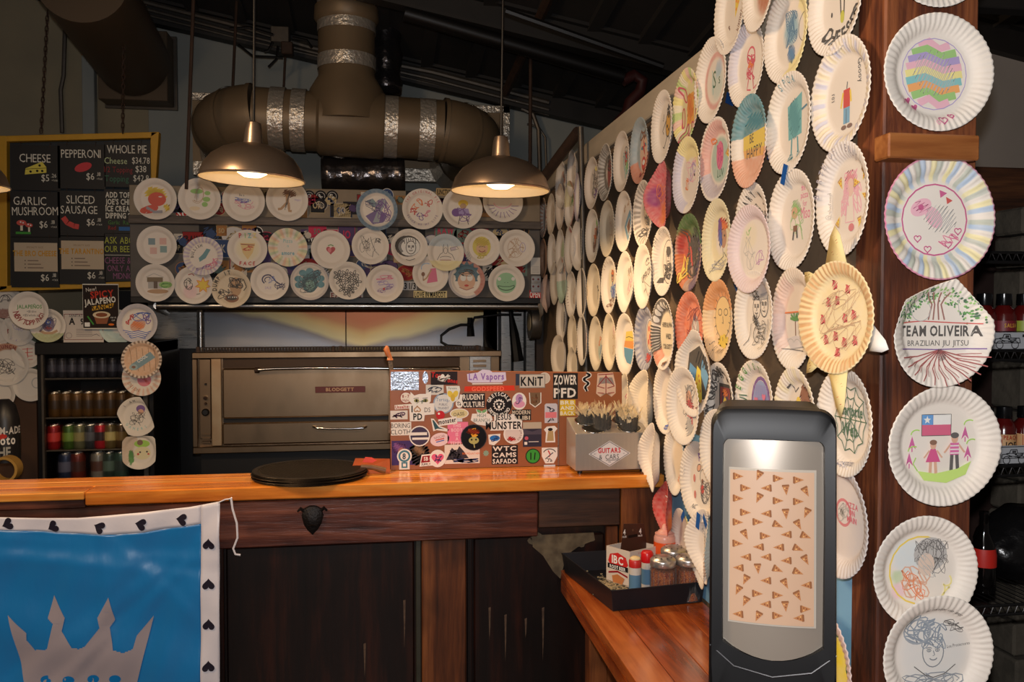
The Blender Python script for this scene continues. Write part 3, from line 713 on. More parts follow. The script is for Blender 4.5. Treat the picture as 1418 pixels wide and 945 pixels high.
bw = st('wall_hood_dark', MB().box(X2(150), X2(760), BYk+.02, BYk+.06, .0, Z2(404)), BLACKM)
# black gas hose and hooks in front of the panels
rod('gas_hose', [onY(x, y, BYk-.1) for x, y in ((722, 436), (690, 436), (657, 440), (651, 455), (650, 450), (638, 450), (622, 456), (611, 465), (611, 474), (620, 479), (640, 480))], .009, BLACKM, 'black flexible hose curling on the tinted steel behind the oven', 'hose', 10)
rod('hanging_tool', [onY(651, 440, BYk-.08), onY(652, 466, BYk-.08)], [.018, .026], BLACKM, 'stubby black valve hanging from the hose', 'valve')
rod('hanging_tool', [onY(672, 436, BYk-.08), onY(672, 470, BYk-.08), onY(676, 486, BYk-.08)], [.014, .014, .035], BLACKM, 'long black brush hanging between the steel panels', 'brush')
rod('hanging_tool', [onY(706, 426, BYk-.2), onY(712, 462, BYk-.2), onY(717, 500, BYk-.2)], [.008, .03, .04], BLACKM, 'black ladle hanging right of the steel corner', 'ladle')
c = onY(740, 447, 5.1)
fr = empty('pipe_cap', c, 'round grey steel cap fixed at the right end of the hood', 'steel cap')
Mx = Matrix.Translation(c) @ Matrix.Rotation(PI/2, 4, 'Y')
MB().lathe([(0, -.03), (.098, -.03), (.1, -.025), (.1, .025), (.098, .03), (0, .03)], 32, Mx).build('drum', PIPE, fr, smooth=True)
MB().lathe([(0, -.036), (.05, -.034), (.052, -.03)], 24, Mx).build('hub', mat('worn_tan', (150, 140, 115), .6), fr, smooth=True)

# ---------------- oven ----------------
OY = 4.93
X = lambda px: onY(px, 550, OY).x
Z = lambda py: onY(460, py, OY).z
ov = empty('pizza_oven', (X(478), OY, Z(622)), 'wide worn stainless deck oven behind the bar', 'oven')
MB().box(X(268), X(693), OY+.02, OY+.72, Z(624), Z(488), .006).build('body', STEELD, ov)
MB().box(X(267), X(694), OY-.02, OY+.03, Z(495.5), Z(487), .004).build('top_rail', STEELD, ov)
MB().box(X(267), X(694), OY-.02, OY+.03, Z(624), Z(615), .004).build('bottom_rail', STEELD, ov)
MB().box(X(267), X(274), OY-.015, OY+.03, Z(615), Z(496), .003).build('corner_strip', STEELD, ov)
MB().box(X(276), X(292), OY+.0, OY+.03, Z(604), Z(496), .003).build('control_panel', STEELD, ov)
MB().box(X(293), X(307), OY-.01, OY+.03, Z(614), Z(495.5), .003).build('door_post', mat('stained_white_steel', (190, 170, 140), .35, .6, noise=.5, nscale=5, col2=(150, 98, 50)), ov)
for py, r, mm in ((532, .006, BLACKM), (551, .012, CHROME), (571, .02, BLACKM), (559, .007, RUST)):
    cc = onY(285, py, OY); MB().lathe([(r, 0), (r, .014), (r*.7, .022), (0, .022)], 16, Matrix.Translation((cc.x, OY, cc.z)) @ Matrix.Rotation(PI/2, 4, 'X')).build('knob', mm, ov, smooth=True)
for py in (600, 605, 610): MB().box(X(279), X(291), OY-.006, OY+.03, Z(py), Z(py-2.4), .001).build('vent_slat', STEELD, ov)
d1 = MB().box(X(309), X(637), OY-.022, OY+.02, Z(577), Z(509), .008).build('upper_door', STEELD, ov)
MB().box(X(309), X(637), OY+.005, OY+.03, Z(509), Z(496)).build('dark_gap', mat('dark_brown_steel', (62, 46, 34), .45, .7), ov)  # dark brown strip set back between top rail and upper door
MB().box(X(309), X(637), OY+.005, OY+.03, Z(583), Z(577)).build('dark_gap', BLACKM, ov)
d2 = MB().box(X(308), X(637), OY-.016, OY+.02, Z(613), Z(583), .008).build('lower_door', STEELD, ov)
h = MB().tube([onY(x, y, OY-.075 if 356 < x < 635 else OY-.02) for x, y in ((354, 513.5), (358, 512.5), (380, 511), (430, 510), (500, 510), (560, 511), (618, 512), (636, 513.5))], .0085, 12).build('handle', CHROME, d1, smooth=True)
cc = onY(356, 513, OY-.05); MB().lathe([(0, -.016), (.016, -.012), (.016, .012), (0, .016)], 14, Matrix.Translation(cc) @ Matrix.Rotation(PI/2, 4, 'Y')).build('handle_end', RUST, d1, smooth=True)
MB().tube([onY(x, y, OY-.05 if 437 < x < 505 else OY-.016) for x, y in ((434, 591), (438, 593), (455, 594), (487, 594), (503, 593), (507, 591))], .007, 12).build('handle', CHROME, d2, smooth=True)
MB().box(X(437), X(506), OY-.027, OY-.02, Z(543.6), Z(535), .001).build('name_plate', mat('red_brown_enamel', (92, 34, 26), .4, .3), d1)
d = DR(); d.t((196, 160, 130), 'BLODGETT', 0, -.009, .0185, 0, 1, 1.35)
pc = onY(471, 539.5, OY-.028)
link('lettering', d.mesh('lettering', PRINT, flat(pc-wloc(d1), (1, 0, 0), (0, 0, 1), (0, -1, 0), .0005), .0001), d1)
MB().box(X(650), X(680), OY-.004, OY+.03, Z(613), Z(495), .003).build('vent_panel', STEEL, ov)
for k in range(7): MB().box(X(655), X(673), OY-.014, OY, Z(503.5+k*7), Z(500+k*7), .001).build('louver', STEELD, ov)
m = MB()
for k in range(96):
    x = X(273)+(X(665)-X(273))*k/95; m.box(x-.004, x+.004, OY-.0, OY+.012, Z(487), Z(480.5))
m.box(X(272), X(666), OY+.002, OY+.01, Z(481.5), Z(480)); m.box(X(272), X(666), OY+.002, OY+.01, Z(487), Z(485.5))
tag(m.build('top_grille', mat('sooty_grille', (40, 26, 18), .6, .4), ov), None, None, None, 'stuff')
for px in (275, 462, 472, 661): MB().box(X(px-2), X(px+2), OY-.006, OY+.02, Z(488), Z(479.5), .001).build('grille_post', RUST, ov)
MB().box(X(275), X(690), OY+.05, OY+.6, .1, Z(625)).build('stand', BLACKM, ov)

# ---------------- pendant lamps ----------------
SHADE = mat('brushed_bronze_shade', (190, 166, 144), .3, .9, noise=.12, nscale=60, stretch=(1, 1, 20))
INNER = mat('warm_white_enamel', (232, 214, 186), .55)
BULB = mat('lit_bulb', (255, 226, 170), .3, emit=5)
def pendant(px, py, Y, wpx, tx, lab):
    c = onY(px, py, Y); D = -(RI @ (c-CAM)).z; R = wpx/2*D/F
    o = empty('pendant_lamp', c, lab, 'pendant lamp', 'pendant lamps over the bar'); k = R/.178
    T = Matrix.Translation(c) @ Matrix.Rotation(tx, 4, 'Y')
    P = [(.178, 0), (.176, .012), (.165, .045), (.14, .078), (.105, .102), (.065, .117), (.034, .124), (.032, .135), (.029, .17), (.024, .195), (.012, .2), (.004, .2)]
    MB().lathe([(r*k, z*k) for r, z in P], 64, T).build('shade', SHADE, o, smooth=True)
    MB().lathe([(r*k, z*k) for r, z in [(.1775, .0), (.173, .012), (.162, .044), (.137, .076), (.102, .099), (.06, .113), (0, .116)]], 64, T).build('inner_shade', INNER, o, smooth=True)
    MB().lathe([(.1765*k, .0), (.1795*k, -.002*k), (.181*k, .003*k), (.178*k, .006*k)], 64, T).build('rim', SHADE, o, smooth=True)
    MB().lathe([(0, .008*k), (.03*k, .010*k), (.05*k, .022*k), (.055*k, .044*k), (.04*k, .085*k), (.025*k, .11*k)], 32, T).build('bulb', BULB, o, smooth=True)
    t = T @ Vector((0, 0, .2*k)); top = onY(px+7, -40, Y)
    MB().tube([t, (top.x, Y, 3.35)], .0045, 8).build('cord', BLACKM, o)
    l = lamp('lamp_light', 'SPOT', T @ Vector((0, 0, -.006*k)), (1.0, .68, .38), LAMP_E, .03); l.data.spot_size = math.radians(166); l.data.spot_blend = .25
    return o
pendant(349, 249, 3.1, 142, math.radians(2.2), 'brushed metal pendant lamp on the left, over the bar')
pendant(-66, 258, 3.1, 140, 0, 'brushed metal pendant lamp cut off by the left edge of the picture')
pendant(693, 265, 3.15, 136, math.radians(0.7), 'brushed metal pendant lamp on the right, over the bar')
def dr_obj(name, d, parent, origin, m=PRINT, n=(0, -1, 0), ex=(1, 0, 0), ey=(0, 0, 1), off=.0006, dz=.00012, k=1.0):
    o = Vector(origin) - wloc(parent)
    return link(name, d.mesh(name, m, flat(o, Vector(ex)*k, Vector(ey)*k, n, off), dz), parent)
# ---------------- menu board ----------------
MY = 5.0
YEL = mat('yellow_painted_wood', (200, 150, 30), .55, noise=.25, nscale=8, col2=(150, 105, 25))
G = lambda x, y: onY(x, y, MY)
mb_ = empty('menu_board', G(112, 402), 'hanging menu board, yellow frame with nine black cards', 'menu board')
TL, TR, BL, BR = G(9, 188), G(220, 182.5), G(-3, 404), G(206, 397)
def fr_strip(a, b, c, d_, nm='frame'):
    MB().prism([a, b, c, d_], (0, .05, 0)).build(nm, YEL, mb_, bevel=.003)
fr_strip(TL, TR, G(208, 191), G(8, 196)); fr_strip(TR, G(206, 397), G(196, 397), G(209, 183))
fr_strip(TL, G(10, 400), BL, G(-3, 188)); fr_strip(G(0, 396), G(206, 389), BR, BL)
MB().prism([G(8, 194), G(212, 190), G(200, 393), G(2, 397)], (0, .006, 0)).build('back_sheet', mat('dark_blue_board', (30, 38, 44), .6), mb_).location.y += .042
CARD = mat('black_card', (17, 15, 15), .55)
u = .00415      # metres per photo pixel at this distance
def menu_card(x0, y0, x1, y1, fn, wd=None):
    cx, cy = (x0+x1)/2, (y0+y1)/2; c = G(cx, cy); c.y = MY-.012
    W, H = (x1-x0)*u/2, (y1-y0)*u/2
    m = MB(); m.box(c.x-W, c.x+W, MY-.012, MY-.008, c.z-H, c.z+H); o = m.build('menu_card', CARD, mb_)
    for q in (-.6, .6): MB().tube([(c.x+q*W, MY-.015, c.z+H-.01), (c.x+q*W, MY-.012, c.z+H+.012), (c.x+q*W, MY+.01, c.z+H+.012)], .0015, 5).build('hook', RUST, o)
    d = DR(int(x0)); fn(d); dr_obj('lettering', d, o, (c.x, MY-.0122, c.z), k=u)
CW = (225, 220, 205)
def f1(d):
    d.t(CW, 'CHEESE', 0, 7, 11, 0, 0, .95)
    d.p((225, 210, 90), [(-13, -9), (-12, -1), (8, 8), (13, 1), (13, -6)]); d.l('k', .6, [(-12, -2), (13, 0)])
    for x, y in ((-6, -5), (2, -4), (8, -4), (5, 3)): d.e('k', x, y, 1.5)
    d.t(CW, '$5', 12, -17, 9); d.t(CW, '.26', 22, -12, 5); d.t(CW, '+TAX', 23, -17, 2.4)
menu_card(21, 204, 80, 262, f1)
def f2(d):
    d.t(CW, 'PEPPERONI', 0, 11, 11, .02, 0, .82); d.e((205, 70, 75), 2, -1, 11, 5.5, 0, .35); d.t(CW, '$6', 11, -17, 9); d.t(CW, '.18', 21, -12, 5); d.t(CW, '+TAX', 22, -17, 2.4)
menu_card(85, 202, 143, 260, f2)
def f3(d):
    d.t(CW, 'WHOLE PIE', 0, 15, 11, .02, 0, .8); d.t((190, 205, 160), 'Cheese', -14, 1, 8.5); d.t(CW, '$34.78', 17, 2, 8.5, 0, 0, .85)
    d.t((150, 60, 60), '1/2 Topping', -11, -10, 7.5, 0, 0, .9); d.t(CW, '$38', 17, -9, 8.5); d.t((70, 120, 95), 'Topping', -13, -22, 8); d.t(CW, '$42.8', 17, -21, 8.5, 0, 0, .9)
menu_card(149, 200, 206, 258, f3)
def f4(d):
    d.t(CW, 'GARLIC', -6, 12, 11, 0, 0, .95); d.t(CW, 'MUSHROOM', 0, -1, 11, .02, 0, .83)
    for x, y, s in ((-17, -12, 6), (-8, -15, 4.5)): d.l((225, 215, 190), s*.5, [(x, y), (x, y-9)]); d.e((205, 90, 80), x, y+1, s, s*.6); d.e('w', x-1, y+2, 1); d.e('w', x+2, y+1, .9)
    d.l('g', 3, [(-24, -24), (-6, -24)]); d.t(CW, '$6', 10, -17, 9); d.t(CW, '.18', 21, -12, 5); d.t(CW, '+TAX', 22, -17, 2.4)
menu_card(21, 268, 80, 327, f4)
def f5(d):
    d.t(CW, 'SLICED', 0, 13, 11, 0, 0, .95); d.t(CW, 'SAUSAGE', -2, 0, 10.5, 0, 0, .9)
    d.l((205, 80, 75), 6.5, [(-22, -5), (-17, -12), (-9, -16), (-3, -17)]); d.t(CW, '$6', 12, -15, 9); d.t(CW, '.18', 22, -10, 5); d.t(CW, '+TAX', 22, -15, 2.4)
menu_card(85, 267, 142, 326, f5)
def f6(d):
    for i, (s, c) in enumerate((('ADD TOPPINGS', CW), ("JOE'S CHILI", CW), ('ICE CREAM', CW), ('DIPPING SAUCE', CW))): d.t(c, s, -27, 18-9*i, 7.2, 0, 1, .8, 0)
    d.t((90, 140, 70), 'Garlic  Ranch', -24, -17, 5.5, 0, 0, 1, 0); d.t((170, 60, 50), 'Red', -24, -24, 5.5, 0, 0, 1, 0); d.box((60, 110, 170), -11, -25, 12, -20); d.t(CW, '$1', 20, -22, 8)
menu_card(149, 265, 206, 322, f6)
def f7(t):
    def f(d):
        d.box((196, 178, 152), -25, -12, 27, 25); d.t((150, 120, 90), 'SPECIALTY SLICE', 0, 18, 2.4); d.t((205, 150, 45), t, 0, 8, 7, 0, 1, .8)
        for i in range(3): d.e('k', -12, 2-i*4.6, .7); d.l((110, 90, 80), 1, [(-9, 2-i*4.6), (4+i*3, 2-i*4.6)])
        d.t(CW, '$6', 12, -24, 9); d.t(CW, '.18', 23, -19, 5); d.t(CW, '+TAX', 24, -24, 2.4)
    return f
menu_card(21, 331, 79, 396, f7('THE BRO CHEESE')); menu_card(86, 329, 143, 392, f7('THE TARANTINO'))
def f9(d):
    d.t((185, 190, 80), 'ASK ABOUT', -28, 18, 9, 0, 0, .85, 0); d.t((185, 190, 80), 'OUR BEER LIST', -28, 7, 8.4, 0, 0, .85, 0); d.l(CW, .6, [(-28, 3), (26, 3)])
    d.t((150, 95, 130), 'CHEESE & PEP', -28, -8, 8.4, 0, 0, .82, 0); d.t((150, 95, 130), 'ONLY AFTER', -25, -18, 8, 0, 0, .85, 0); d.t((150, 95, 130), 'MIDNIGHT', -18, -28, 8, 0, 0, .85, 0)
menu_card(149, 326, 206, 388, f9)
# poster, certificate
def sheet(name, x0, y0, x1, y1, Y, col, lab, cat, fn, m=PRINT, th=.002):
    a, b = onY(x0, y1, Y), onY(x1, y0, Y); o = MB().box(a.x, b.x, Y, Y+th, a.z, b.z).build(name, mat(name+'_card', col, .5), at=(a.x, Y, a.z)); tag(o, lab, cat)
    k = (b.x-a.x)/(x1-x0); d = DR(3); fn(d); dr_obj('print', d, o, ((a.x+b.x)/2, Y-.0002, (a.z+b.z)/2), k=k, m=m); return o
def fp(d):
    d.box((40, 26, 20), -24, -31, 24, 31); d.t((235, 225, 210), 'New!', -12, 22, 6, .15, 0); d.t((205, 60, 40), 'SPICY', 3, 13, 10, .1, 1); d.t((240, 235, 220), 'JALAPENO', 0, 4, 8.5, .12, 1, .85)
    d.p((215, 165, 50), [(-12, -6), (16, -2), (18, 5), (-12, 0)]); d.t('k', 'RANCH', 2, -4, 7, .08, 1); d.p((150, 90, 60), [(-10, -12), (12, -12), (8, -25), (-6, -25)]); d.e((225, 205, 170), 1, -12, 12, 5); d.e((140, 80, 50), 1, -12, 8, 3)
    d.l('g', 2, [(-18, -14), (-10, -26)]); d.e('o', 14, -26, 4, 1.6); d.box('w', -22, -29, -15, -23); d.t('w', 'ASK US', 17, -17, 2.2); d.t('w', 'CUP', 17, -21, 2.2)
sheet('poster', 115, 393.5, 164, 456, 4.93, (225, 220, 205), 'small dark poster about spicy jalapeno ranch below the menu board', 'poster', fp)
def fc(d):
    d.l((130, 60, 60), .7, [(-26, -19), (26, -19), (26, 18), (-26, 18)], True); d.t((60, 60, 70), 'SANITATION', -6, 14, 4); d.t('k', 'A', -15, 3, 10, 0, 1); d.t('k', '97', 2, 3, 9, 0, 1)
    for i in range(5): d.l((120, 110, 110), .6, [(-10, -4-i*2.5), (12, -4-i*2.5)])
    d.e((150, 130, 130), -20, -13, 4, None, .6); d.l((60, 60, 90), .6, [(12, -13), (18, -11), (22, -14)])
sheet('certificate', 88, 430, 143, 475, 4.96, (205, 195, 185), 'white sanitation grade certificate marked A above the drinks cooler', 'certificate', fc)
# ---------------- drinks cooler ----------------
FY = 4.98
X = lambda px: onY(px, 560, FY).x
Z = lambda py: onY(130, py, FY).z
ck = empty('drinks_cooler', (X(130), FY, 0), 'black glass-door drinks cooler full of cans, left behind the bar', 'cooler')
MB().box(X(52), X(213), FY+.6, FY+.64, .2, Z(474)).build('back', BLACKM, ck)
for a, b in ((52, 60), (206, 213)): MB().box(X(a), X(b), FY, FY+.6, .2, Z(474), .003).build('side', BLACKM, ck)
MB().box(X(52), X(213), FY-.03, FY+.6, Z(491), Z(474), .004).build('top', BLACKM, ck)
MB().box(X(60), X(63), FY-.025, FY, .2, Z(491)).build('door_frame', PIPE, ck); MB().box(X(200), X(206), FY-.025, FY, .2, Z(491)).build('door_frame', PIPE, ck)
GLASS = mat('clear_glass', (245, 250, 250), .03, trans=1, alpha=.18)
MB().box(X(63), X(200), FY-.02, FY-.016, .2, Z(491)).build('door_glass', GLASS, ck)
FZ = {}
for i, py in enumerate((525, 579, 624, 668)):
    z = Z(py)+.02*0; FZ[i] = z
    MB().box(X(60), X(206), FY+.02, FY+.5, z-.006, z, .001).build('shelf', PIPE, ck); MB().tube([(X(60), FY+.015, z), (X(206), FY+.015, z)], .005, 8).build('shelf_wire', PIPE, ck)
def can_mesh():
    m = MB().lathe([(0, .004), (.026, .0), (.031, .006), (.033, .014), (.033, .104), (.031, .112), (.027, .119), (.0265, .122), (.0255, .119), (0, .118)], 20); return m
ALU = mat('can_lid_alu', (190, 190, 190), .25, 1)
cans = {}
def can(px, row, col, lab, band=None, group=None, sc=1.0):
    if col not in cans:
        o = can_mesh().build('drink_can', mat('can_%s' % str(col), col, .3, .4), smooth=True); cans[col] = o
        MB().lathe([(.0335, .04), (.0337, .045), (.0337, .078), (.0335, .083)], 20).build('label_band', mat('band_%s' % str(band or col), band or col, .35), o, smooth=True)
        MB().lathe([(.029, .1165), (.0275, .121), (.026, .1215), (.025, .1185), (0, .1185)], 20).build('lid', ALU, o, smooth=True)
    else: o = copy_tree(cans[col])
    z = FZ[row]+.0005; o.location = (onY(px, 560, FY+.07).x, FY+.07, z); o.scale = (sc, sc, sc*1.12); tag(o, lab, 'can', group); return o
NTH = ('leftmost', 'second', 'third', 'fourth', 'fifth', 'sixth', 'seventh', 'eighth', 'ninth')
for i in range(9): can(73+i*14, 0, (42, 40, 48), NTH[i]+' dark slim can from the left on the cooler top shelf', (60, 58, 70), 'dark cans on the cooler top shelf', .8)
for i in range(8): can(76+i*15.5, 1, (96, 66, 30), NTH[i]+' amber can from the left on the cooler second shelf', (60, 42, 24), 'amber cans on the cooler second shelf', 1.0)
for px, c, b, l in ((74, (150, 25, 28), (205, 60, 55), 'red can at the left end of the third cooler shelf'), (95, (70, 100, 40), (120, 150, 60), 'green can on the third cooler shelf'), (110, (110, 110, 80), (150, 140, 90), 'pale olive can beside the green can on the third cooler shelf'),
                     (125, (60, 62, 66), (90, 90, 95), 'slim grey can on the third cooler shelf'), (139, (190, 40, 50), (60, 40, 40), 'can with a bright red top on the third cooler shelf'), (153, (120, 100, 60), (210, 190, 120), 'can with a cream band on the third cooler shelf'), (168, (96, 70, 44), (140, 110, 60), 'brown can at the right of the third cooler shelf')):
    can(px, 2, c, l, b)
for px, c, b, l in ((90, (44, 52, 78), (90, 90, 110), 'navy can on the bottom visible cooler shelf'), (107, (110, 44, 34), (70, 40, 34), 'rust red can on the bottom visible cooler shelf'), (135, (140, 135, 125), (90, 60, 50), 'silver can on the bottom visible cooler shelf'), (151, (58, 72, 62), (90, 110, 96), 'dull green can on the bottom visible cooler shelf'), (167, (72, 96, 82), (60, 70, 64), 'sea green can at the right of the bottom visible cooler shelf')):
    can(px, 3, c, l, b, None, 1.15)
# sticker-covered dark jug, far left
c = onY(8, 652, 4.6); jg = empty('drinks_jug', (c.x, 4.6, .9), 'dark rounded jug covered with stickers at the far left edge', 'jug')
JC = mat('dark_jug', (28, 26, 28), .4)
r0 = onY(28, 600, 4.6).x-c.x; zt = onY(8, 553, 4.6).z
MB().lathe([(r0*.95, .9), (r0, 1.0), (r0, zt-.2), (r0*.93, zt-.1), (r0*.7, zt-.03), (r0*.3, zt), (0, zt)], 32, cx=c.x, cy=4.6).build('body', JC, jg, smooth=True)
for (tx, s, col, z, h) in (('FARM-ADE', .028, (200, 195, 190), 598, .035), ('Moto', .03, (225, 220, 215), 611, .045), ('', .03, (190, 50, 40), 606, .02), ('HE', .035, (160, 158, 150), 628, .05)):
    zc_ = onY(8, z, 4.5).z
    def mp(x, y, zz, zc_=zc_): a = -PI/2 + .35 + x/r0; rr = r0+.001+zz; return np.c_[rr*np.cos(a), rr*np.sin(a), y+zc_-.9]
    d = DR(4); (d.t(col, tx, 0, -h/2, h, 0, 1, .8) if tx else d.e(col, -.02, 0, .03, .014)); link('sticker', d.mesh('sticker', PRINT, mp), jg)
tag(MB().lathe([(.05, .0), (.062, .0), (.062, .07), (.05, .07), (.05, .0)], 24, Matrix.Translation(onY(13, 648, 4.45)) @ Matrix.Rotation(PI/2, 4, 'X')).build('badge_roll', mat('yellow_badge', (170, 130, 60), .5), at=onY(13, 660, 4.45), smooth=True), 'round tan roll with a red badge leaning at the far left, below the jug stickers', 'roll')
# ---------------- sticker board on the bar ----------------
SY = 3.13
Gs = lambda x, y: onY(x, y, SY)
sbd = empty('sticker_board', (Gs(700, 650).x, SY, BT), 'orange-brown board covered with stickers, standing on the bar', 'sign board')
P = [Gs(541, 653), Gs(862, 650), Gs(861, 516), Gs(540, 513)]
for p in P[:2]: p.z = BT+.001
MB().prism(P, (0, .014, 0)).build('board', mat('orange_brown_board', (158, 92, 48), .45, noise=.35, nscale=5, col2=(120, 62, 30)), sbd, bevel=.001)
a, b = Gs(773, 530), Gs(774, 650)
MB().box(a.x-.0012, a.x+.0012, SY-.004, SY, BT+.002, a.z+.01).build('edge_strip', STEEL, sbd)
ku = (Gs(800, 580).x-Gs(600, 580).x)/200
def sticker(cx, cy, fn, lab, lay=0, m=PRINT, rot=0):
    d = DR(int(cx+cy)); fn(d); c = Gs(cx, cy); er = Vector((math.cos(rot), 0, math.sin(rot))); eu = Vector((-math.sin(rot), 0, math.cos(rot)))
    o = dr_obj('sticker', d, sbd, (c.x, SY-.0004-lay*.0009, c.z), m, ex=er, ey=eu, k=ku, dz=.00007, off=.0002); o['label'] = lab; return o
def label_st(w, h, bg, lines, fc, edge=None, bold=1, sx=.85):
    def f(d):
        if edge: d.box(edge, -w/2-1, -h/2-1, w/2+1, h/2+1)
        d.box(bg, -w/2, -h/2, w/2, h/2); n = len(lines); hh = h/n
        for i, t in enumerate(lines):
            k = hh*.72; W = sum((GL[bold, q][3]-GL[bold, q][2]+.09) if (bold, q) in GL else .3 for q in t)*k/.72
            d.t(fc, t, 0, h/2-hh*(i+.5)-k/2, k, 0, bold, min(2.0, (w*.94)/max(W, .1)/.8))
    return f
T_ = lambda *a: a
def round_st(r, bg, rim, fn=None, r2=None):
    def f(d):
        d.e(rim, 0, 0, r, r2 or r); d.e(bg, 0, 0, r*.88, (r2 or r)*.88)
        if fn: fn(d)
    return f
def blob_st(w, h, bg, fn, edge='w', seed=1):
    def f(d):
        rg = random.Random(seed); n = 22
        q = [(1+rg.uniform(-.16, .08)) for _ in range(n)]
        d.p(edge, [((w/2+1)*q[k]*math.cos(2*PI*k/n), (h/2+1)*q[k]*math.sin(2*PI*k/n)) for k in range(n)])
        d.p(bg, [((w/2)*.9*q[k]*math.cos(2*PI*k/n), (h/2)*.9*q[k]*math.sin(2*PI*k/n)) for k in range(n)]); fn(d)
    return f
HOLO = mat('holographic_foil', (200, 210, 225), .22, .9, bump=.4, bscale=120)
c = Gs(560, 528); MB().box(Gs(541, 528).x, Gs(580, 528).x, SY-.0012, SY-.0002, Gs(560, 540.5).z, Gs(560, 515).z).build('sticker', HOLO, sbd)['label'] = 'silver holographic sticker at the top left corner'
c = Gs(589, 523); MB().prism([(c.x+3.8*ku*math.cos(t), SY-.0012, c.z+8.5*ku*math.sin(t)) for t in [i*PI/8 for i in range(16)]], (0, .001, 0)).build('sticker', HOLO, sbd)
def s_red(d):
    d.box((40, 30, 34), -18, -9, 18, 9); d.t('r', 'Toy', -10, 1, 7, -.1, 1); d.t('r', 'Tones', 9, -6, 6, -.15, 1); d.sc('w', 0, 0, 9, 5, 12, 1.4); d.e('w', -2, 3, 2.5); d.l('w', 1.5, [(-6, 0), (8, 3)])
sticker(615, 524, s_red, 'dark sticker with red script')
sticker(674, 522, lambda d: (d.p((225, 215, 240), [(-26, -6), (-27, 4), (-12, 6), (-6, 10), (4, 9), (8, 6), (26, 6), (27, -5), (20, -8), (-20, -8)]), d.t((150, 110, 190), 'LA Vapors', 0, -4, 9, 0, 1, .95), d.l('w', 1.5, [(-20, -9.5), (22, -9.5)])), 'lilac LA Vapors sticker')
sticker(678, 538.5, lambda d: (d.p((225, 60, 35), [(-35, -3.5), (-34, 3.5), (34, 4), (35, -3)]), d.t((250, 120, 90), 'GODSPEED', -2, -3, 6, 0, 1, 1.25)), 'long red sticker with blocky letters')
sticker(737, 528, label_st(34, 17, (205, 200, 190), ['KNiT'], 'k', (150, 145, 135)), 'sticker with the bold black letters KNiT', 1)
sticker(754, 524, round_st(8, (205, 195, 180), (225, 215, 200)), 'plain round cream sticker'); sticker(717, 526, label_st(6, 16, (50, 60, 80), [''], 'w'), 'narrow blue sticker')
sticker(783, 535, label_st(35, 36, (30, 28, 28), ['ZOWER', 'PFD'], (235, 230, 220)), 'black sticker with ZOWER PFD in white block letters')
sticker(812, 529, lambda d: [d.l(c_, w_, [((5.5-.2*k)*math.sin(k*.62)*(1 if k < 19 else .6), 12-k*1.15) for k in range(23)]) for c_, w_ in (((240, 235, 225), 5), ('k', 2.6))], 'black wriggling snake sticker')
def s_torso(d):
    d.p((225, 195, 170), [(-12, 16), (10, 17), (14, 0), (14, -12), (8, -17), (1, -12), (-8, -17), (-14, -12), (-13, 0)]); d.p((150, 140, 135), [(-9, 10), (9, 10), (12, 0), (2, 2), (-11, 1)])
    d.l('R', 1.3, [(-11, 14), (10, 15)]); d.l('R', 1.1, [(0, 14), (0, -12)]); d.l('R', 1.1, [(0, 12), (-12, -2), (-2, -5)]); d.l('R', 1.1, [(0, 12), (12, -2), (2, -5)]); d.l('R', 1, [(-12, -11), (-3, -12)]); d.l('R', 1, [(12, -11), (3, -12)])
sticker(839, 533, s_torso, 'grey and red corset figure sticker')
sticker(719, 556, lambda d: (d.e('w', 0, 0, 10, 12), d.e((225, 160, 190), 0, -4, 8, 5), d.e((190, 150, 200), 0, 4, 5, 6), d.sc((120, 80, 140), 0, 2, 5, 6, 8, .8)), 'small pink and lilac creature sticker')
sticker(741, 553, lambda d: (d.p((120, 95, 70), [(-7, 9), (8, 9), (7, -7), (0, -12), (-7, -7)]), d.l('w', 1.2, [(-8, 9), (-7, -6), (0, -11), (8, -5), (8, 9)]), d.sc('n', 0, 0, 5, 7, 10, .9)), 'brown torso shaped sticker with white edges')
sticker(562, 551, round_st(8, (235, 228, 215), (150, 60, 50), lambda d: (d.t('R', '8 - 7', 0, 0, 4, 0, 1), d.t('R', 'Highs', 0, -5, 3.5))), 'small round cream sticker with red digits')
sticker(558, 563.5, label_st(22, 6, (235, 230, 220), ['Unsalted'], (180, 60, 50)), 'thin cream sticker with red lettering', rot=.06)
def s_cat(d):
    d.p('w', [(-14, 11), (-9, 6), (-2, 8), (6, 8), (14, 12), (13, -2), (8, -9), (0, -12), (-9, -9), (-15, -2)])
    for x in (-6, 6): d.e((150, 150, 90), x, -1, 3.4, 2.4); d.e('k', x, -1, 1.2, 2); d.l('k', .7, [(x-4, 2), (x+3, 2.5)])
    d.l('k', .8, [(-2, -6), (0, -7), (2, -6)]); d.sc((90, 110, 90), 0, -4, 8, 5, 14, .5)
sticker(583, 554, s_cat, 'white cat face sticker', 1)
sticker(602, 540, lambda d: (d.box((215, 215, 210), -12, -7, 12, 7), d.sc((90, 95, 110), 0, 0, 10, 5, 16, 1.1), d.arc((70, 80, 100), 1, 0, -2, 10, 6, 20, 160)), 'pale sticker with a grey tattoo-style design')
def s_flower(d):
    d.p((230, 235, 230), [(-9, 10), (9, 10), (10, 5), (7, -9), (0, -13), (-7, -8)]); d.t((90, 110, 100), 'Perenne', 0, 5.5, 3.2); d.e((230, 205, 80), -3.5, -1, 3.5, 5, 0, .5); d.e((230, 205, 80), 3.5, -1, 3.5, 5, 0, -.5); d.e((215, 185, 70), 0, -6, 3, 5)
sticker(627, 545, s_flower, 'yellow flower sticker', 1)
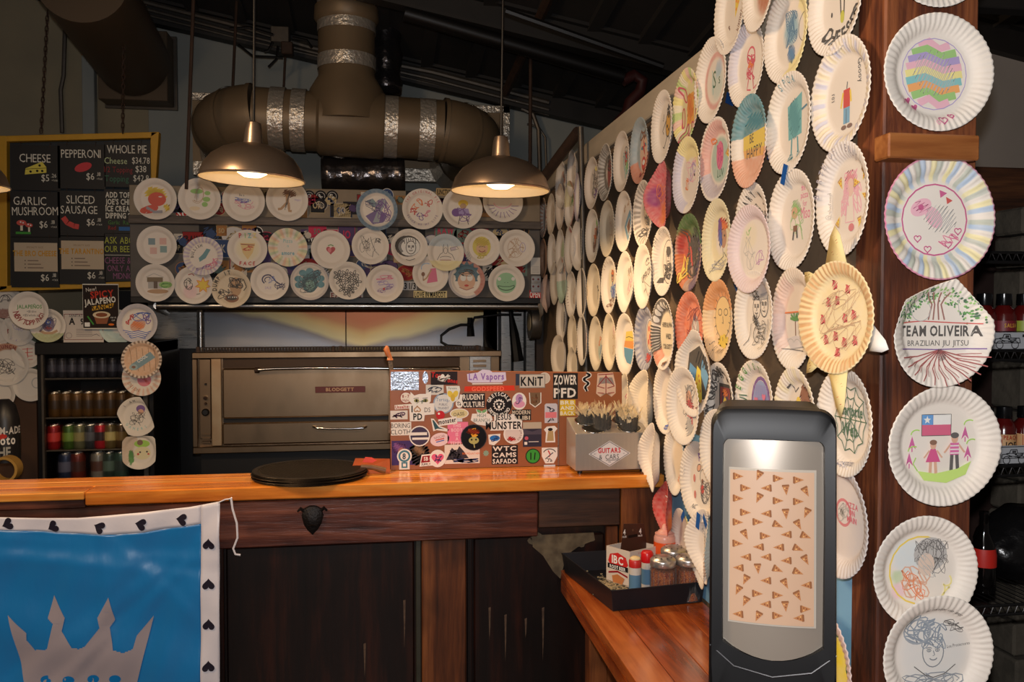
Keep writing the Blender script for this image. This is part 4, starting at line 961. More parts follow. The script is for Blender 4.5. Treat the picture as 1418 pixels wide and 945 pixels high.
sticker(614, 559, round_st(14, (222, 226, 226), (150, 175, 200), lambda d: (d.t((90, 130, 170), 'Tortuga', 0, 3, 5), d.t((90, 100, 120), 'PUBLIC', 0, -3, 3.4), d.t((90, 100, 120), 'TRANSIT', 0, -8, 3.4))), 'pale round sticker with blue lettering')
sticker(656, 555, label_st(31, 20, (36, 34, 40), ['RUDENT', 'CULTURE'], (232, 226, 215)), 'black sticker reading RUDENT CULTURE')
sticker(636, 556, lambda d: (d.e('w', 0, -3, 5, 6), d.l('w', 4, [(1, -1), (3, 9)]), d.sc('k', 0, -3, 3, 4, 8, .7)), 'white fist sticker beside the RUDENT CULTURE sticker', 1)
def s_gs(d):
    d.e('k', 0, 0, 18); d.ta('w', 'GREYSCALE', 12.6, 165, 15, 5, 1); d.ta('w', 'TATTOO STUDIO', 16.3, 200, 340, 4.6, 1, True)
    d.star('w', 0, 0, 8.6, 14, .75); d.e('k', 0, 0, 6); d.e('w', -2.4, 1.2, 1.3); d.e('w', 2.4, 1.2, 1.3); d.l('w', 1, [(-4, 4), (0, 6), (4, 4)]); d.p('w', [(-2, -1), (2, -1), (1.3, -5), (-1.3, -5)])
sticker(691, 561, s_gs, 'round black tattoo studio sticker with an animal face')
sticker(722, 575, label_st(27, 15, (34, 30, 30), ['MODERN', 'ALIBI'], (215, 205, 185)), 'black sticker reading MODERN ALIBI')
sticker(552, 575, lambda d: (d.box((226, 222, 214), -11, -6, 12, 6), d.sc((90, 60, 90), 0, 0, 9, 4, 16, 1.4)), 'white sticker with dense dark lettering')
sticker(584, 568, lambda d: (d.p('w', [(-17, 8), (17, 9), (17, -6), (4, -7), (3, -15), (-16, -15)]), d.l('k', 1.6, [(-13, 6), (-13, -3)]), d.heart((190, 150, 110), -6, 1, 9, PI, 1.5), d.t('K', 'DS', 8, -3, 6.5), d.t('k', 'PD', -5, -13, 8.5, 0, 1)), 'white sticker with a pretzel and the letters DS and PD', 2)
sticker(555, 594, lambda d: (d.box((236, 232, 224), -13, -9, 14, 9), d.t((60, 60, 60), 'BORING', 0, 1, 6.5, 0, 0, 1), d.t((60, 60, 60), 'CLOTH', 0, -7.5, 6.5, 0, 0, 1.1)), 'white sticker reading BORING CLOTH')
def s_disc(d):
    d.e('w', 0, 0, 14); d.e((70, 62, 90), 0, 0, 12.4); d.box('w', -13, 1, 10, 5); d.box('w', -10, -5, 13, -2); d.box('k', -9, 0, 9, 1)
sticker(581, 604, s_disc, 'round purple and white sticker with two bars', 3)
sticker(620, 581, lambda d: (d.e((200, 40, 50), -10, 6, 6), d.e('w', -12, 8, 1.5), d.p('w', [(-13, 0), (12, 4), (13, -6), (-12, -9)]), d.t('k', 'monster', 0, -5, 6.5, .15, 1, .85)), 'sticker with black wobbly letters and a red ball', 1)
sticker(608, 590, lambda d: (d.p('w', [(-12, 9), (-8, 9), (0, 0), (14, -4), (12, -7), (-3, -6), (-7, -8)]), d.p((50, 90, 100), [(-10, 7), (-8, 7), (0, -2), (8, -4), (-2, -4), (-5, -6)])), 'teal high-heel shoe sticker', rot=-.1)
sticker(636, 573, lambda d: (d.e('w', 0, 0, 13, 7), d.e((220, 210, 160), 0, 0, 11.5, 5.8), d.t('k', 'OASIS', 0, -3, 5, .1), d.box((215, 225, 235), -5, -11, 4, -7)), 'small cream oval sticker with thin writing')
sticker(667, 578, lambda d: (d.p('w', [(-15, -4), (-13, 5), (-6, 5), (-8, 11), (0, 8), (8, 11), (7, 5), (13, 4), (15, -4), (6, -12), (-6, -10)]), d.e((120, 180, 120), -3.5, 8, 3.6, 1.8, 0, -.5), d.e((120, 180, 120), 3.5, 8, 3.6, 1.8, 0, .5), d.t((110, 130, 120), 'HIGH', 0, 0, 5), d.t((110, 130, 120), 'BRANCH', 0, -6.5, 5)), 'white HIGH BRANCH sticker with green leaves')
sticker(634, 600, lambda d: (d.box((238, 130, 165), -14, -14, 14, 15), [d.t((250, 205, 215), t, -1, 8-6*i, 4.6, 0, 1) for i, t in enumerate(('THIS', 'BODY', 'IS', 'A', 'TEMPLE')[:5])]), 'pink square sticker')
sticker(609, 609, lambda d: (d.e((240, 215, 220), 0, 0, 13, 9, 0, .2), d.t((150, 100, 110), 'NASCAR', 0, 2, 3.4, .2), d.l('r', 1.3, [(-6, -1), (6, 1.5)]), d.l('b', 1.3, [(-5, -3.5), (6, -1)])), 'pale pink oval sticker')
def s_fire(d):
    d.e('K', 0, 0, 18); d.e((14, 12, 14), 0, 0, 17); d.p((230, 170, 50), [(-3, 12), (3, 13), (2, 5), (6, 3), (-1, -2), (-4, 5)]); d.hatch((180, 70, 40), -1, 8, 9, 4, 10, 1.5); d.e((180, 180, 110), 0, -4, 7, 5); d.e('k', -3, -3, 1.3); d.e('k', 3, -3, 1.3); d.l((190, 190, 130), 1.3, [(0, -8), (1, -14)])
sticker(656, 606, s_fire, 'round black glossy badge with a burning skull', 3, GLOSSPRINT)
def s_jesus(d):
    d.p('w', [(-14, 14), (14, 14), (15, 8), (25, 5), (24, -8), (-19, -8), (-21, 4), (-14, 5)]); d.t('k', 'JESUS', -1, 6.5, 7.5, 0, 1, 1); d.t('k', 'MUNSTER', 0, -6, 10, 0, 1, .95)
sticker(698, 588, s_jesus, 'white sticker reading JESUS MUNSTER', 4)
sticker(711, 601, lambda d: (d.e('w', 0, 0, 14), d.e((225, 215, 210), 0, 0, 12), d.ta((120, 60, 60), 'BLOOMING', 9, 90, -60, 3), d.hatch('r', -3, -7, 6, 3, 8, 1.2)), 'white round sticker with red blossoms', 2)
sticker(685, 607, lambda d: (d.p('w', [(-9, 5), (8, 6), (7, -3), (-1, -10), (-8, -8)]), d.e((40, 120, 200), 0, 0, 7, 4), d.sc('v', 0, -1, 5, 4, 8, .9)), 'small blue car sticker', 2)
sticker(737, 602, lambda d: (d.box((50, 48, 66), -13, -17, 13, 17), d.box((190, 180, 160), -13, 8, 13, 17), d.p((80, 74, 90), [(-13, 8), (0, 4), (13, 8), (13, 0), (-13, 0)]), d.e((200, 90, 110), -8, -5, 2.6), d.l('w', .8, [(-5, -10), (9, -10)]), d.box('w', -11, -14, -7, -10)), 'dark landscape photo sticker')
sticker(763, 573, lambda d: (d.p((205, 205, 215), [(-9, 12), (-7, 14), (7, 14), (9, 12), (9, -13), (-9, -13)]), d.box((230, 130, 140), -8, -6, 8, 2), d.sc((70, 70, 90), 0, 6, 6, 4, 10, 1), d.sc((50, 50, 60), 0, -9, 6, 3, 8, 1)), 'silvery sticker with a pink band')
sticker(786, 565, label_st(22, 22, (225, 190, 40), ['BRB', 'AND', 'BACK'], (245, 240, 220)), 'yellow sticker behind the cutlery holder')
sticker(558, 627, lambda d: (d.box((70, 52, 110), -15, -17, 16, 16), d.hatch((140, 90, 150), -5, 6, 10, 8, 12, 1.4), d.hatch((120, 130, 190), 4, -6, 9, 8, 12, 1.4), d.e((170, 110, 110), -2, 0, 5, 7)), 'purple galaxy print sticker')
sticker(580, 628, lambda d: (d.hatch((60, 60, 66), 0, 0, 13, 16, 16, 3.2, .4), d.hatch((150, 120, 90), 0, 5, 8, 8, 10, 1.6)), 'mottled grey photo sticker', 1)
def s_alien(d):
    d.e('w', 0, 4, 10, 10); d.box('w', -7, -14, 7, 0); d.e((70, 130, 150), 0, 4, 8, 8); d.e('w', 0, 4, 5.5, 5.5); d.t((40, 80, 100), '8', 0, 0, 8, 0, 1); d.box((70, 130, 150), -4, -12, 4, -4); d.box('w', -2, -10, 2, -6)
sticker(560, 636, s_alien, 'light blue ghost shaped sticker', 2)
sticker(590, 638, lambda d: (d.p('w', [(-9, -8), (-6, 8), (8, 9), (10, -7)]), d.p('R', [(-7, -3), (-5, 6), (6, 7), (8, -2)]), d.t('w', 'SB', 0, 0, 5, 0, 1), d.t('k', 'SUPPLY', 0, -6.5, 3, 0, 1)), 'small red shield sticker', 2)
sticker(606, 635, lambda d: (d.e('w', 0, 0, 11, 12), d.heart((230, 100, 140), 0, 0, 18), d.sc((70, 60, 120), 0, 0, 6, 6, 12, 1)), 'pink heart-shaped creature sticker', 3)
def s_land(d):
    d.box((235, 225, 215), -24, -13, 24, 13); d.p((60, 56, 66), [(-22, -8), (-14, 9), (-8, 3), (-4, 11), (2, 4), (9, -6)]); d.sc((40, 40, 50), -9, -2, 9, 8, 26, 1.3); d.sc((60, 70, 120), 5, -9, 18, 3, 24, 1.2); d.t('o', 'BIG MOUNTAIN', 12, -1, 3)
sticker(640, 629, s_land, 'wide mountain landscape sticker', 1)
sticker(699, 630, label_st(36, 26, (32, 28, 32), ["WTC", 'CAMS', 'SAFADO'], (238, 232, 222)), 'black sticker reading WTC CAMS SAFADO', 1)
sticker(673, 628, lambda d: (d.star((140, 170, 150), 0, 0, 4.5, 8, .7),), 'tiny pale star sticker')
sticker(738, 632, round_st(10.5, (60, 160, 60), 'k', lambda d: (d.l('k', 1.6, [(-3, 5), (-3, -5)]), d.l('k', 1.6, [(3, 5), (2, -5)]))), 'round green sticker with two black strokes')
sticker(762, 603, lambda d: (d.p('w', [(-5, 12), (6, 13), (10, 9), (6, 4), (7, -10), (-7, -10), (-6, 4), (-9, 8)]), d.p((185, 160, 110), [(-3, 6), (4, 6), (5, -8), (-5, -8)]), d.e('k', 0, 8, 3.4, 2.2)), 'white-edged headless torso sticker')
def s_rooster(d):
    d.p('w', [(-11, 10), (11, 10), (11, -2), (6, -12), (-6, -12), (-11, -2)]); d.arc('K', 1.2, 0, 1, 9, 7, 20, 160); d.l('r', 1.6, [(-2, 6), (1, 0), (-1, -3)]); d.l((90, 100, 110), 1.4, [(-6, -6), (0, -1), (5, 3)]); d.sc('K', 0, -7, 4, 3, 8, .8); d.box((215, 225, 235), -8, -19, 8, -14)
sticker(761, 630, s_rooster, 'white rooster crest sticker')
# carved wooden handle behind the board and the bits at its foot
hb = empty('carved_handle_knife', onY(540, 640, 3.19), 'carved pale wooden handle sticking up behind the top left of the sticker board', 'knife')
MB().tube([onY(x, y, 3.165) for x, y in ((536, 479), (535, 484), (537, 490), (540, 495), (540, 499))], [.004, .011, .010, .0075, .012], 12).build('handle', mat('carved_pale_wood', (190, 110, 60), .5, noise=.3, nscale=40), hb, smooth=True)
MB().tube([onY(x, y, 3.165) for x, y in ((536, 497), (544, 498))], .004, 8).build('guard', mat('bone', (200, 180, 150), .5), hb, smooth=True)
MB().tube([onY(x, y, 3.165) for x, y in ((540, 499), (542, 512), (541, 560), (540, 600))], [.008, .008, .007, .006], 10).build('wrapped_grip', mat('grey_cord', (110, 96, 84), .8, bump=.8, bscale=200), hb, smooth=True)
BZ = BT
def onbar(px, py, h=0): return onZ(px, py, BT+h)
q = [onbar(484, 640), onbar(524, 640), onbar(540, 632), onbar(492, 630)]
a = onY(484, 637, 3.1); b = onY(540, 637, 3.1)
fp_ = MB().add([(a.x, 3.08, BT+.001), (b.x, 3.07, BT+.001), (b.x+.0, 3.12, BT+.045), (a.x+.02, 3.12, BT+.05), (a.x+.015, 3.10, BT+.002)], [(0, 1, 2, 3), (0, 3, 4)]).build('folded_leather', mat('orange_leather', (170, 74, 28), .4, noise=.4, nscale=14), at=(a.x, 3.08, BT))
md = fp_.modifiers.new('thick', 'SOLIDIFY'); md.thickness = .003; tag(fp_, 'folded orange-brown leather sheath lying at the foot of the sticker board', 'sheath')
a = onY(500, 637, 3.1); b = onY(534, 639, 3.1)
tag(MB().tube([(a.x, 3.055, BT+.03), (a.x+.04, 3.055, BT+.027), (b.x-.01, 3.055, BT+.016), (b.x, 3.055, BT+.014)], [.008, .009, .011, .010], 12).build('wooden_grip', mat('worn_wood_grip', (120, 84, 54), .5, noise=.5, nscale=30), at=(a.x, 3.055, BT), smooth=True), 'worn brown wooden grip with a dark end lying on the leather sheath', 'tool')
a = onY(502, 630, 3.1); 
o = MB().prism([(a.x, 3.06, BT+.045), (a.x+.01, 3.06, BT+.062), (a.x+.032, 3.06, BT+.06), (a.x+.05, 3.06, BT+.05), (a.x+.035, 3.06, BT+.042)], (0, .006, 0)).build('red_tag', mat('coral_red_plastic', (235, 75, 50), .4), at=(a.x, 3.06, BT+.04)); tag(o, 'small coral red tag on top of the leather sheath', 'tag')
# ---------------- stack of pizza screens ----------------
PAN = mat('seasoned_pan_mesh', (62, 52, 38), .5, .7, noise=.4, nscale=30, bump=.8, bscale=420)
pr = (onY(512, 648, 3.07).x-onY(350, 648, 3.07).x)/2
pc_ = onY(430, 648, 3.05); pn = []
screen_lab = ('lowest of the stacked dark pizza screens', 'second from the bottom of the stacked pizza screens', 'third from the bottom of the stacked pizza screens', 'third from the top of the stacked pizza screens', 'second from the top of the stacked pizza screens', 'topmost dark perforated pizza screen of the stack on the bar')
NS = 6; rs = min(pr*.97, .195)
for i in range(NS):
    z = BT+.0005+i*.0046
    dx = random.uniform(-.008, .008); cy_ = 3.065
    if i == 0:
        o = empty('pizza_screen', (0, 0, 0))
        MB().lathe([(0, .0015), (rs*.9, .0015), (rs*.9, .003), (0, .003)], 64).build('mesh_disc', PAN, o)
        MB().lathe([(rs*.9, .0), (rs, .0), (rs*1.008, .002), (rs, .004), (rs*.9, .0042)], 64).build('rim', mat('dark_pan_rim', (52, 44, 36), .4, .8), o, smooth=True)
        m = MB()
        for k in range(-15, 16):
            v = k/16*rs*.9; e = math.sqrt(max(0, (rs*.88)**2-v*v))
            m.box(v-.0008, v+.0008, -e, e, .003, .0037); m.box(-e, e, v-.0008, v+.0008, .003, .0037)
        tag(m.build('wire_grid', mat('dark_pan_rim', (1, 1, 1)), o), None, None, None, 'stuff'); scr0 = o
    else: o = copy_tree(scr0)
    o.location = (pc_.x+dx, cy_, z); o.rotation_euler = (0, 0, i*.4); tag(o, screen_lab[i], 'pizza screen', 'pizza screens stacked on the bar')
# ---------------- steel cutlery holder ----------------
A0, A1 = onY(797, 640, 2.955), onY(899, 640, 2.955)
hx0, hx1 = A0.x, A1.x; hy0, hy1 = 2.955, 3.105
cz0 = BT+.012; hf, hbk = onY(800, 601, hy0).z, onY(776, 578, hy1).z
ch = empty('cutlery_holder', ((hx0+hx1)/2, hy0, BT), 'sloped stainless cutlery holder box with a diamond shop emblem on the bar', 'cutlery holder')
sk = -.012
MB().prism([(hx0, hy0, cz0), (hx0, hy0, hf), (hx0, hy1, hbk), (hx0, hy1, cz0)], (hx1-hx0, 0, 0)).build('box', mat('smooth_steel', (178, 172, 166), .28, .55, noise=.1, nscale=8, stretch=(16, 1, 1)), ch, bevel=.0025)
for x in (hx0+.02, hx1-.02):
    for y in (hy0+.02, hy1-.02): MB().lathe([(.009, BT), (.009, cz0+.001)], 12, cx=x, cy=y).build('foot', BLACKP, ch)
slope = math.atan2(hbk-hf, hy1-hy0); zt = lambda y: hf+(hbk-hf)*(y-hy0)/(hy1-hy0)
holes = []
for fx, fy in ((.24, .72), (.76, .72), (.28, .27), (.77, .27)):
    x, y = hx0+(hx1-hx0)*fx, hy0+(hy1-hy0)*fy; holes.append((x, y)); Mh = Matrix.Translation((x, y, zt(y)+.0006)) @ Matrix.Rotation(slope, 4, 'X')
    MB().lathe([(0, .0004), (.04, .0004)], 28, Mh).build('hole', BLACKM, ch); MB().lathe([(.039, .0), (.0405, .002), (.043, .002), (.044, 0)], 28, Mh).build('hole_ring', CHROME, ch, smooth=True)
dd = DR(2); W, H = 29, 17.5
dd.p((222, 220, 222), [(-W, 0), (0, H), (W, 0), (0, -H)]); dd.l((70, 70, 75), .7, [(-W+2.4, 0), (0, H-1.5), (W-2.4, 0), (0, -H+1.5)], True)
dd.t((200, 30, 45), 'GUITARS', 0, 1.2, 6.6, 0, 1, .95); dd.t((50, 50, 55), 'CARS', 4, -7.5, 6.8, .03, 0, 1); dd.t((50, 50, 55), '&', -12, -7.5, 6.5); dd.l((50, 50, 55), .7, [(-5, -9), (14, -8.3)]); dd.t((90, 90, 95), 'EST', -20, -1, 1.8); dd.t((90, 90, 95), 'NC', 20, -1, 1.8); dd.t((90, 90, 95), '2016', 0, -12, 2)
c = onY(844, 628.5, hy0); kk = (hx1-hx0)/102
dr_obj('emblem', dd, ch, (c.x, hy0-.0005, c.z), GLOSSPRINT, k=kk)['label'] = 'white diamond emblem with red and black lettering'
BLKP = mat('glossy_black_plastic', (14, 13, 16), .2)
WRAP = mat('clear_plastic_wrap', (245, 240, 230), .12, trans=.0, alpha=.07, bump=.5, bscale=60)
CREAMP = mat('translucent_cream_plastic', (245, 225, 180), .4, trans=.35)
def bundle(i, tall, lab, cat='cutlery'):
    x, y = holes[i]; z = zt(y)-.045; o = empty('cutlery_bundle', (x, y, z), lab, cat)
    rg = random.Random(i+3); n = 34; m = MB(); m2 = MB(); H = .1*tall
    for k in range(n):
        a = 2*PI*k/n*2.4; r = .026*math.sqrt((k+.5)/n); dx, dy = r*math.cos(a), r*math.sin(a)
        lean = 1.25; h = H*rg.uniform(.78, 1.12)
        p0 = Vector((x+dx, y+dy, z)); p1 = Vector((x+dx*lean, y+dy*lean, z+h*.82)); p2 = Vector((x+dx*lean*1.5+rg.uniform(-.012, .012), y+dy*lean*1.3+rg.uniform(-.01, .01), z+h*rg.uniform(.98, 1.15)))
        m.tube([p0, p1], .0036, 6); 
        t = (p2-p1); s_ = Vector((rg.uniform(-1, 1), rg.uniform(-1, 1), rg.uniform(-.5, .5))).normalized()*.0075
        m2.add([p1-s_*.4, p1+s_*.4, p1+t*.5+s_, p1+t*.5-s_], [(0, 1, 2, 3)])
        for q in (-1, -.33, .33, 1):
            e = p1+t*.5+s_*q; m2.add([e-s_*.14, e+s_*.14, e+t*.5], [(0, 1, 2)])
    m.build('black_handles', BLKP, o); o2 = m2.build('cream_tines', CREAMP, o)
    md = o2.modifiers.new('t', 'SOLIDIFY'); md.thickness = .0012
    Pw = [(.030, 0), (.034, .05*tall), (.037, .085*tall), (.041, .105*tall)]; mm = MB(); ns = 30
    for j, (r, h) in enumerate(Pw):
        for k in range(ns): a = 2*PI*k/ns; rr = r*(1+.06*math.sin(k*3.1+j)*(j/3)); mm.v.append((x+rr*math.cos(a), y+rr*math.sin(a), z+h+(.01*rg.uniform(-1, 1) if j == 3 else 0)))
    mm.f = [(j*ns+k, j*ns+(k+1) % ns, (j+1)*ns+(k+1) % ns, (j+1)*ns+k) for j in range(3) for k in range(ns)]
    mm.build('plastic_wrap', WRAP, o, smooth=2)
bundle(0, .95, 'bundle of black-handled plastic cutlery at the back left of the steel holder')
bundle(1, .95, 'bundle of black-handled plastic cutlery at the back right of the steel holder')
holes[2] = (holes[2][0]+.035, holes[2][1]+.01)
bundle(2, 1.12, 'tallest plastic-wrapped cutlery bundle, front middle of the steel holder')
bundle(3, .98, 'wrapped black cutlery bundle at the front right of the steel holder')
# ---------------- satin flag ----------------
SAT_W = mat('white_satin', (225, 218, 222), .38, bump=.1, bscale=25)
def satin(name, col):
    m = mat(name, col, .34, bump=.6, bscale=5, stretch=(1.5, 1, .8)); m.node_tree.nodes['Principled BSDF'].inputs['Sheen Weight'].default_value = .35; m.node_tree.nodes['Principled BSDF'].inputs['Specular IOR Level'].default_value = .8; return m
SAT_B = satin('blue_satin', (0, 118, 185))
FLY = 2.885
fl = empty('satin_flag', onY(150, 700, FLY), 'blue satin flag with a pale crown and hearts on its white border, on the bar', 'flag')
def fold(x, y):      # ripple of the cloth, in photo pixels -> metres towards the room
    cr = 0
    for a, b, c, q, k in ((.0, 1, 768, 5, .004), (-.12, 1, 760, 4, .003), (1, 0, 138, 5, .003), (.75, 1, 950, 7, .0045), (.9, 1, 1010, 5, .0035), (1.2, 1, 1080, 6, .004), (-.9, 1, 600, 7, .003), (1, .25, 440, 9, .005), (1, .12, 330, 6, .003)):
        t = (a*x+b*y-c)/(q*1.8); cr += k*.8*t*math.exp(-t*t*.5)
    return cr+ .006*math.sin(x*.035+y*.012)+.004*math.sin(y*.06-x*.015)+.003*math.sin(x*.11+y*.05)
def topy(px): return float(np.interp(px, [-120, 0, 60, 110, 200, 262, 279, 306], [712, 716, 717.5, 717, 709, 702, 699, 694]))
def bluey(px): return float(np.interp(px, [-120, 0, 60, 100, 160, 200, 240, 279], [728, 733.5, 736, 738.5, 740, 737, 731, 725]))
def F_(px, v):       # v: 0 top hem .. 300 px lower
    py = topy(px)+v; p = onY(px, py, FLY); p.y = FLY-.008-fold(px, py)*min(1, v/30+.15); return p
def cloth(name, x0, x1, v0, v1, m, nx=40, ny=40):
    mb = MB(); 
    for j in range(ny+1):
        for i in range(nx+1):
            X_ = x0+(x1-x0)*i/nx; a = v0(X_) if callable(v0) else v0; b = v1(X_) if callable(v1) else v1
            mb.v.append(tuple(F_(X_, a+(b-a)*j/ny)))
    mb.f = [(j*(nx+1)+i, j*(nx+1)+i+1, (j+1)*(nx+1)+i+1, (j+1)*(nx+1)+i) for j in range(ny) for i in range(nx)]
    o = mb.build(name, m, fl, smooth=2); md = o.modifiers.new('t', 'SOLIDIFY'); md.thickness = .0012; md.offset = 1; return o
blue_top = lambda x: bluey(x)-topy(x)
cloth('blue_field', -120, 279, blue_top, 330, SAT_B, 130, 90)
cloth('white_border', -120, 279, 0, blue_top, SAT_W, 70, 6)
cloth('white_border', 279, 305, 0, 330, SAT_W, 6, 50)
def fmap(x, y, z):
    out = [F_(a, -b-topy(a)) for a, b in zip(x, y)]; o = wloc(fl); A_ = np.array([tuple(p-o) for p in out]); A_[:, 1] -= .0035+z; return A_
for px, py, rt in ((13, 725, -1.2), (75, 729, -1.1), (140, 729.5, -2.0), (197, 725.5, -1.8), (253, 719, -1.7), (290, 753, PI), (290, 808, PI), (290, 864, PI), (290, 921, PI)):
    d = DR(1); d.heart((28, 20, 36), px, -py, 18, rt); link('heart_print', d.mesh('heart_print', PRINT, fmap, .0001), fl)
d = DR(1)
crown = [(12, 851), (38, 876), (38, 886), (50, 899), (68, 897), (76, 862), (68, 855), (76, 824), (92, 854), (88, 872), (102, 894), (112, 896), (120, 893), (140, 868), (137, 854), (152, 826), (160, 858), (153, 868), (158, 899), (172, 903), (185, 898), (190, 880), (213, 853), (190, 945), (185, 1010), (45, 1010), (36, 945)]
# fan it into strips so the print follows the ripples
ys = list(range(820, 1012, 4))
def spans(y):
    xs_ = []
    for (ax_, ay), (bx, by) in zip(crown, crown[1:]+crown[:1]):
        if (ay <= y) != (by <= y): xs_.append(ax_+(bx-ax_)*(y-ay)/(by-ay))
    return sorted(xs_)
for y in [822+k*1.6 for k in range(105)]:
    s = spans(y)
    for a, b in zip(s[::2], s[1::2]):
        n = max(1, int((b-a)/8)); pts = [(a+(b-a)*k/n, -(y-.85)) for k in range(n+1)]+[(a+(b-a)*k/n, -(y+.85)) for k in range(n+1)]
        d.put(pts, [t for k in range(n) for t in ((k, n+1+k, n+2+k), (k, n+2+k, k+1))], (158, 146, 150)); d.lay = 0
d.lay = 2
for px in (66, 97, 130, 160): d.e((0, 112, 178), px, -940, 8, 6)
o = link('crown_print', d.mesh('crown_print', PRINT, fmap, .0001), fl); o['label'] = 'pale grey crown printed on the blue satin'
MB().tube([F_(303, 1), onY(312, 692, FLY-.01), onY(320, 691, FLY-.01)], .0022, 6).build('hanging_string', SAT_W, fl)
MB().tube([onY(*q, FLY-.012) for q in ((320, 690), (322, 705), (328, 725), (329, 745), (323, 760), (326, 768), (333, 769))], .0035, 6).build('ribbon_tail', SAT_W, fl, smooth=True)
MB().lathe([(.006, 0), (.006, .012), (0, .014)], 10, Matrix.Translation(onY(320, 691, 2.905)) @ Matrix.Rotation(PI/2, 4, 'X')).build('tack', CHROME, fl)
# ---------------- condiment tray ----------------
RZ = TZ+.066
FLc, BLc, FRc = onZ(847, 819, RZ), onZ(778, 767, RZ), onZ(984, 806, RZ)
FRc.x = min(FRc.x, WX-.012); w_ = FRc-FLc; BRc = BLc+Vector((WX-.02-BLc.x, w_.y*.6, 0)); BRc.x = min(BRc.x, WX-.015)
tr = empty('baking_tray', (FLc+BRc)/2-Vector((0, 0, .066)), 'deep dark grey metal baking tray holding condiments on the side counter', 'tray')
TM = mat('dark_tray_metal', (46, 46, 52), .42, .6, noise=.2, nscale=10)
ctr = (FLc+BLc+FRc+BRc)/4
top4 = [FLc, FRc, BRc, BLc]; ins = lambda p, k, z: Vector((ctr.x+(p.x-ctr.x)*k, ctr.y+(p.y-ctr.y)*k, z))
lo = [ins(p, .955, TZ+.001) for p in top4]; loi = [ins(p, .945, TZ+.004) for p in top4]; ti = [ins(p, .985, RZ) for p in top4]; tz = [ins(p, 1, RZ) for p in top4]
m = MB(); m.add(lo+tz+ti+loi, [(3, 2, 1, 0)]+[(i, (i+1) % 4, (i+1) % 4+4, i+4) for i in range(4)]+[(i+4, (i+1) % 4+4, (i+1) % 4+8, i+8) for i in range(4)]+[(i+8, (i+1) % 4+8, (i+1) % 4+12, i+12) for i in range(4)]+[(12, 13, 14, 15)])
m.build('pan', TM, tr, bevel=.001)
m = MB().tube([tz[0], tz[1], tz[2], tz[3], tz[0]], .0022, 6); m.build('rolled_rim', TM, tr, smooth=True)
IZ = TZ+.005
def inside(px, py): return onZ(px, py, IZ)
# carton
cc = onD(872, 812, 2.80); cc.z = IZ
a1, a2 = Vector((-.055, .085, 0)), Vector((.115, .055, 0))
ct = empty('bottle_carton', (cc.x, cc.y, IZ), 'empty cardboard four-bottle root beer carton with red print in the tray', 'carton')
hC = .117; Pq = [cc, cc+a2, cc+a1+a2, cc+a1]
WH = mat('printed_carton_white', (215, 200, 185), .6); KR = mat('kraft_inside', (165, 120, 80), .8)
for i in range(4):
    p, q = Pq[i], Pq[(i+1) % 4]; hh = hC+(.0)
    nrm = Vector(((q-p).y, -(q-p).x, 0)).normalized()
    MB().prism([p, q, q+Vector((0, 0, hh)), p+Vector((0, 0, hh))], -nrm*.002).build('side_panel', WH, ct)
MB().prism([p+Vector((0, 0, .002)) for p in Pq], (0, 0, .002)).build('base', KR, ct)
mid = lambda a, b: (a+b)/2
p, q = mid(Pq[0], Pq[3]), mid(Pq[1], Pq[2]); e = (q-p)
hp = MB().prism([p+Vector((0, 0, .01)), q+Vector((0, 0, .01)), q+Vector((0, 0, hC)), q-e*.1+Vector((0, 0, hC+.066)), p+e*.2+Vector((0, 0, hC+.078)), p+e*.1+Vector((0, 0, hC))], (0, .003, 0)).build('handle', mat('dark_brown_carton', (62, 34, 24), .5), ct)
MB().prism([mid(Pq[0], Pq[1])+Vector((0, 0, .004)), mid(Pq[3], Pq[2])+Vector((0, 0, .004)), mid(Pq[3], Pq[2])+Vector((0, 0, hC-.02)), mid(Pq[0], Pq[1])+Vector((0, 0, hC-.02))], (.002, 0, 0)).build('divider', KR, ct)
exl = (Pq[3]-Pq[0]).normalized()*-1; nl = Vector((exl.y, -exl.x, 0)); cl = mid(Pq[0], Pq[3])+Vector((0, 0, hC*.5))+nl*.0006
d = DR(2); d.p('r', [(-.042, .012), (-.034, .035), (0, .045), (.034, .035), (.044, .012), (.03, -.004), (-.03, -.004)]); d.t('w', 'IBC', 0, .008, .026, 0, 1, 1.1); d.box('k', -.044, -.012, .044, .004); d.t('w', 'ROOT BEER', 0, -.01, .011, 0, 1, .95)
d.p('R', [(-.04, -.024), (0, -.014), (.042, -.024), (.042, -.03), (0, -.02), (-.04, -.03)]); d.p((190, 120, 70), [(-.025, -.035), (0, -.026), (.03, -.035), (.02, -.056), (-.02, -.056)])
dr_obj('label_print', d, ct, cl, ex=exl, n=nl, off=.0002)
exr = (Pq[1]-Pq[0]).normalized(); nr_ = Vector((exr.y, -exr.x, 0)); cr_ = mid(Pq[0], Pq[1])+Vector((0, 0, hC*.5))+nr_*.0006
d = DR(2); d.t('r', '12 FL OZ BOTTLES', 0, .045, .006); d.p('r', [(-.042, .006), (-.034, .03), (0, .038), (.034, .03), (.044, .006), (.03, -.008), (-.03, -.008)]); d.t('w', 'IBC', 0, .004, .024, 0, 1, 1.1); d.box('k', -.044, -.018, .044, -.003)
dr_obj('label_print', d, ct, cr_, ex=exr, n=nr_, off=.0002)
d = DR(2); d.t('w', '4', -.036, .012, .018, 0, 1); d.t('w', 'PACK', -.036, .002, .006, 0, 1); d.t('w', '4', .034, .006, .018, 0, 1); d.t('w', 'PACK', .034, -.004, .006, 0, 1); d.e((110, 80, 60), 0, .022, .004); d.box((20, 10, 8), -.02, -.002, .02, .007)
ex = e.normalized(); dr_obj('label_print', d, ct, mid(p, q)+Vector((0, -.001, hC+.03)), ex=ex, n=Vector((ex.y, -ex.x, 0)), off=.0003)
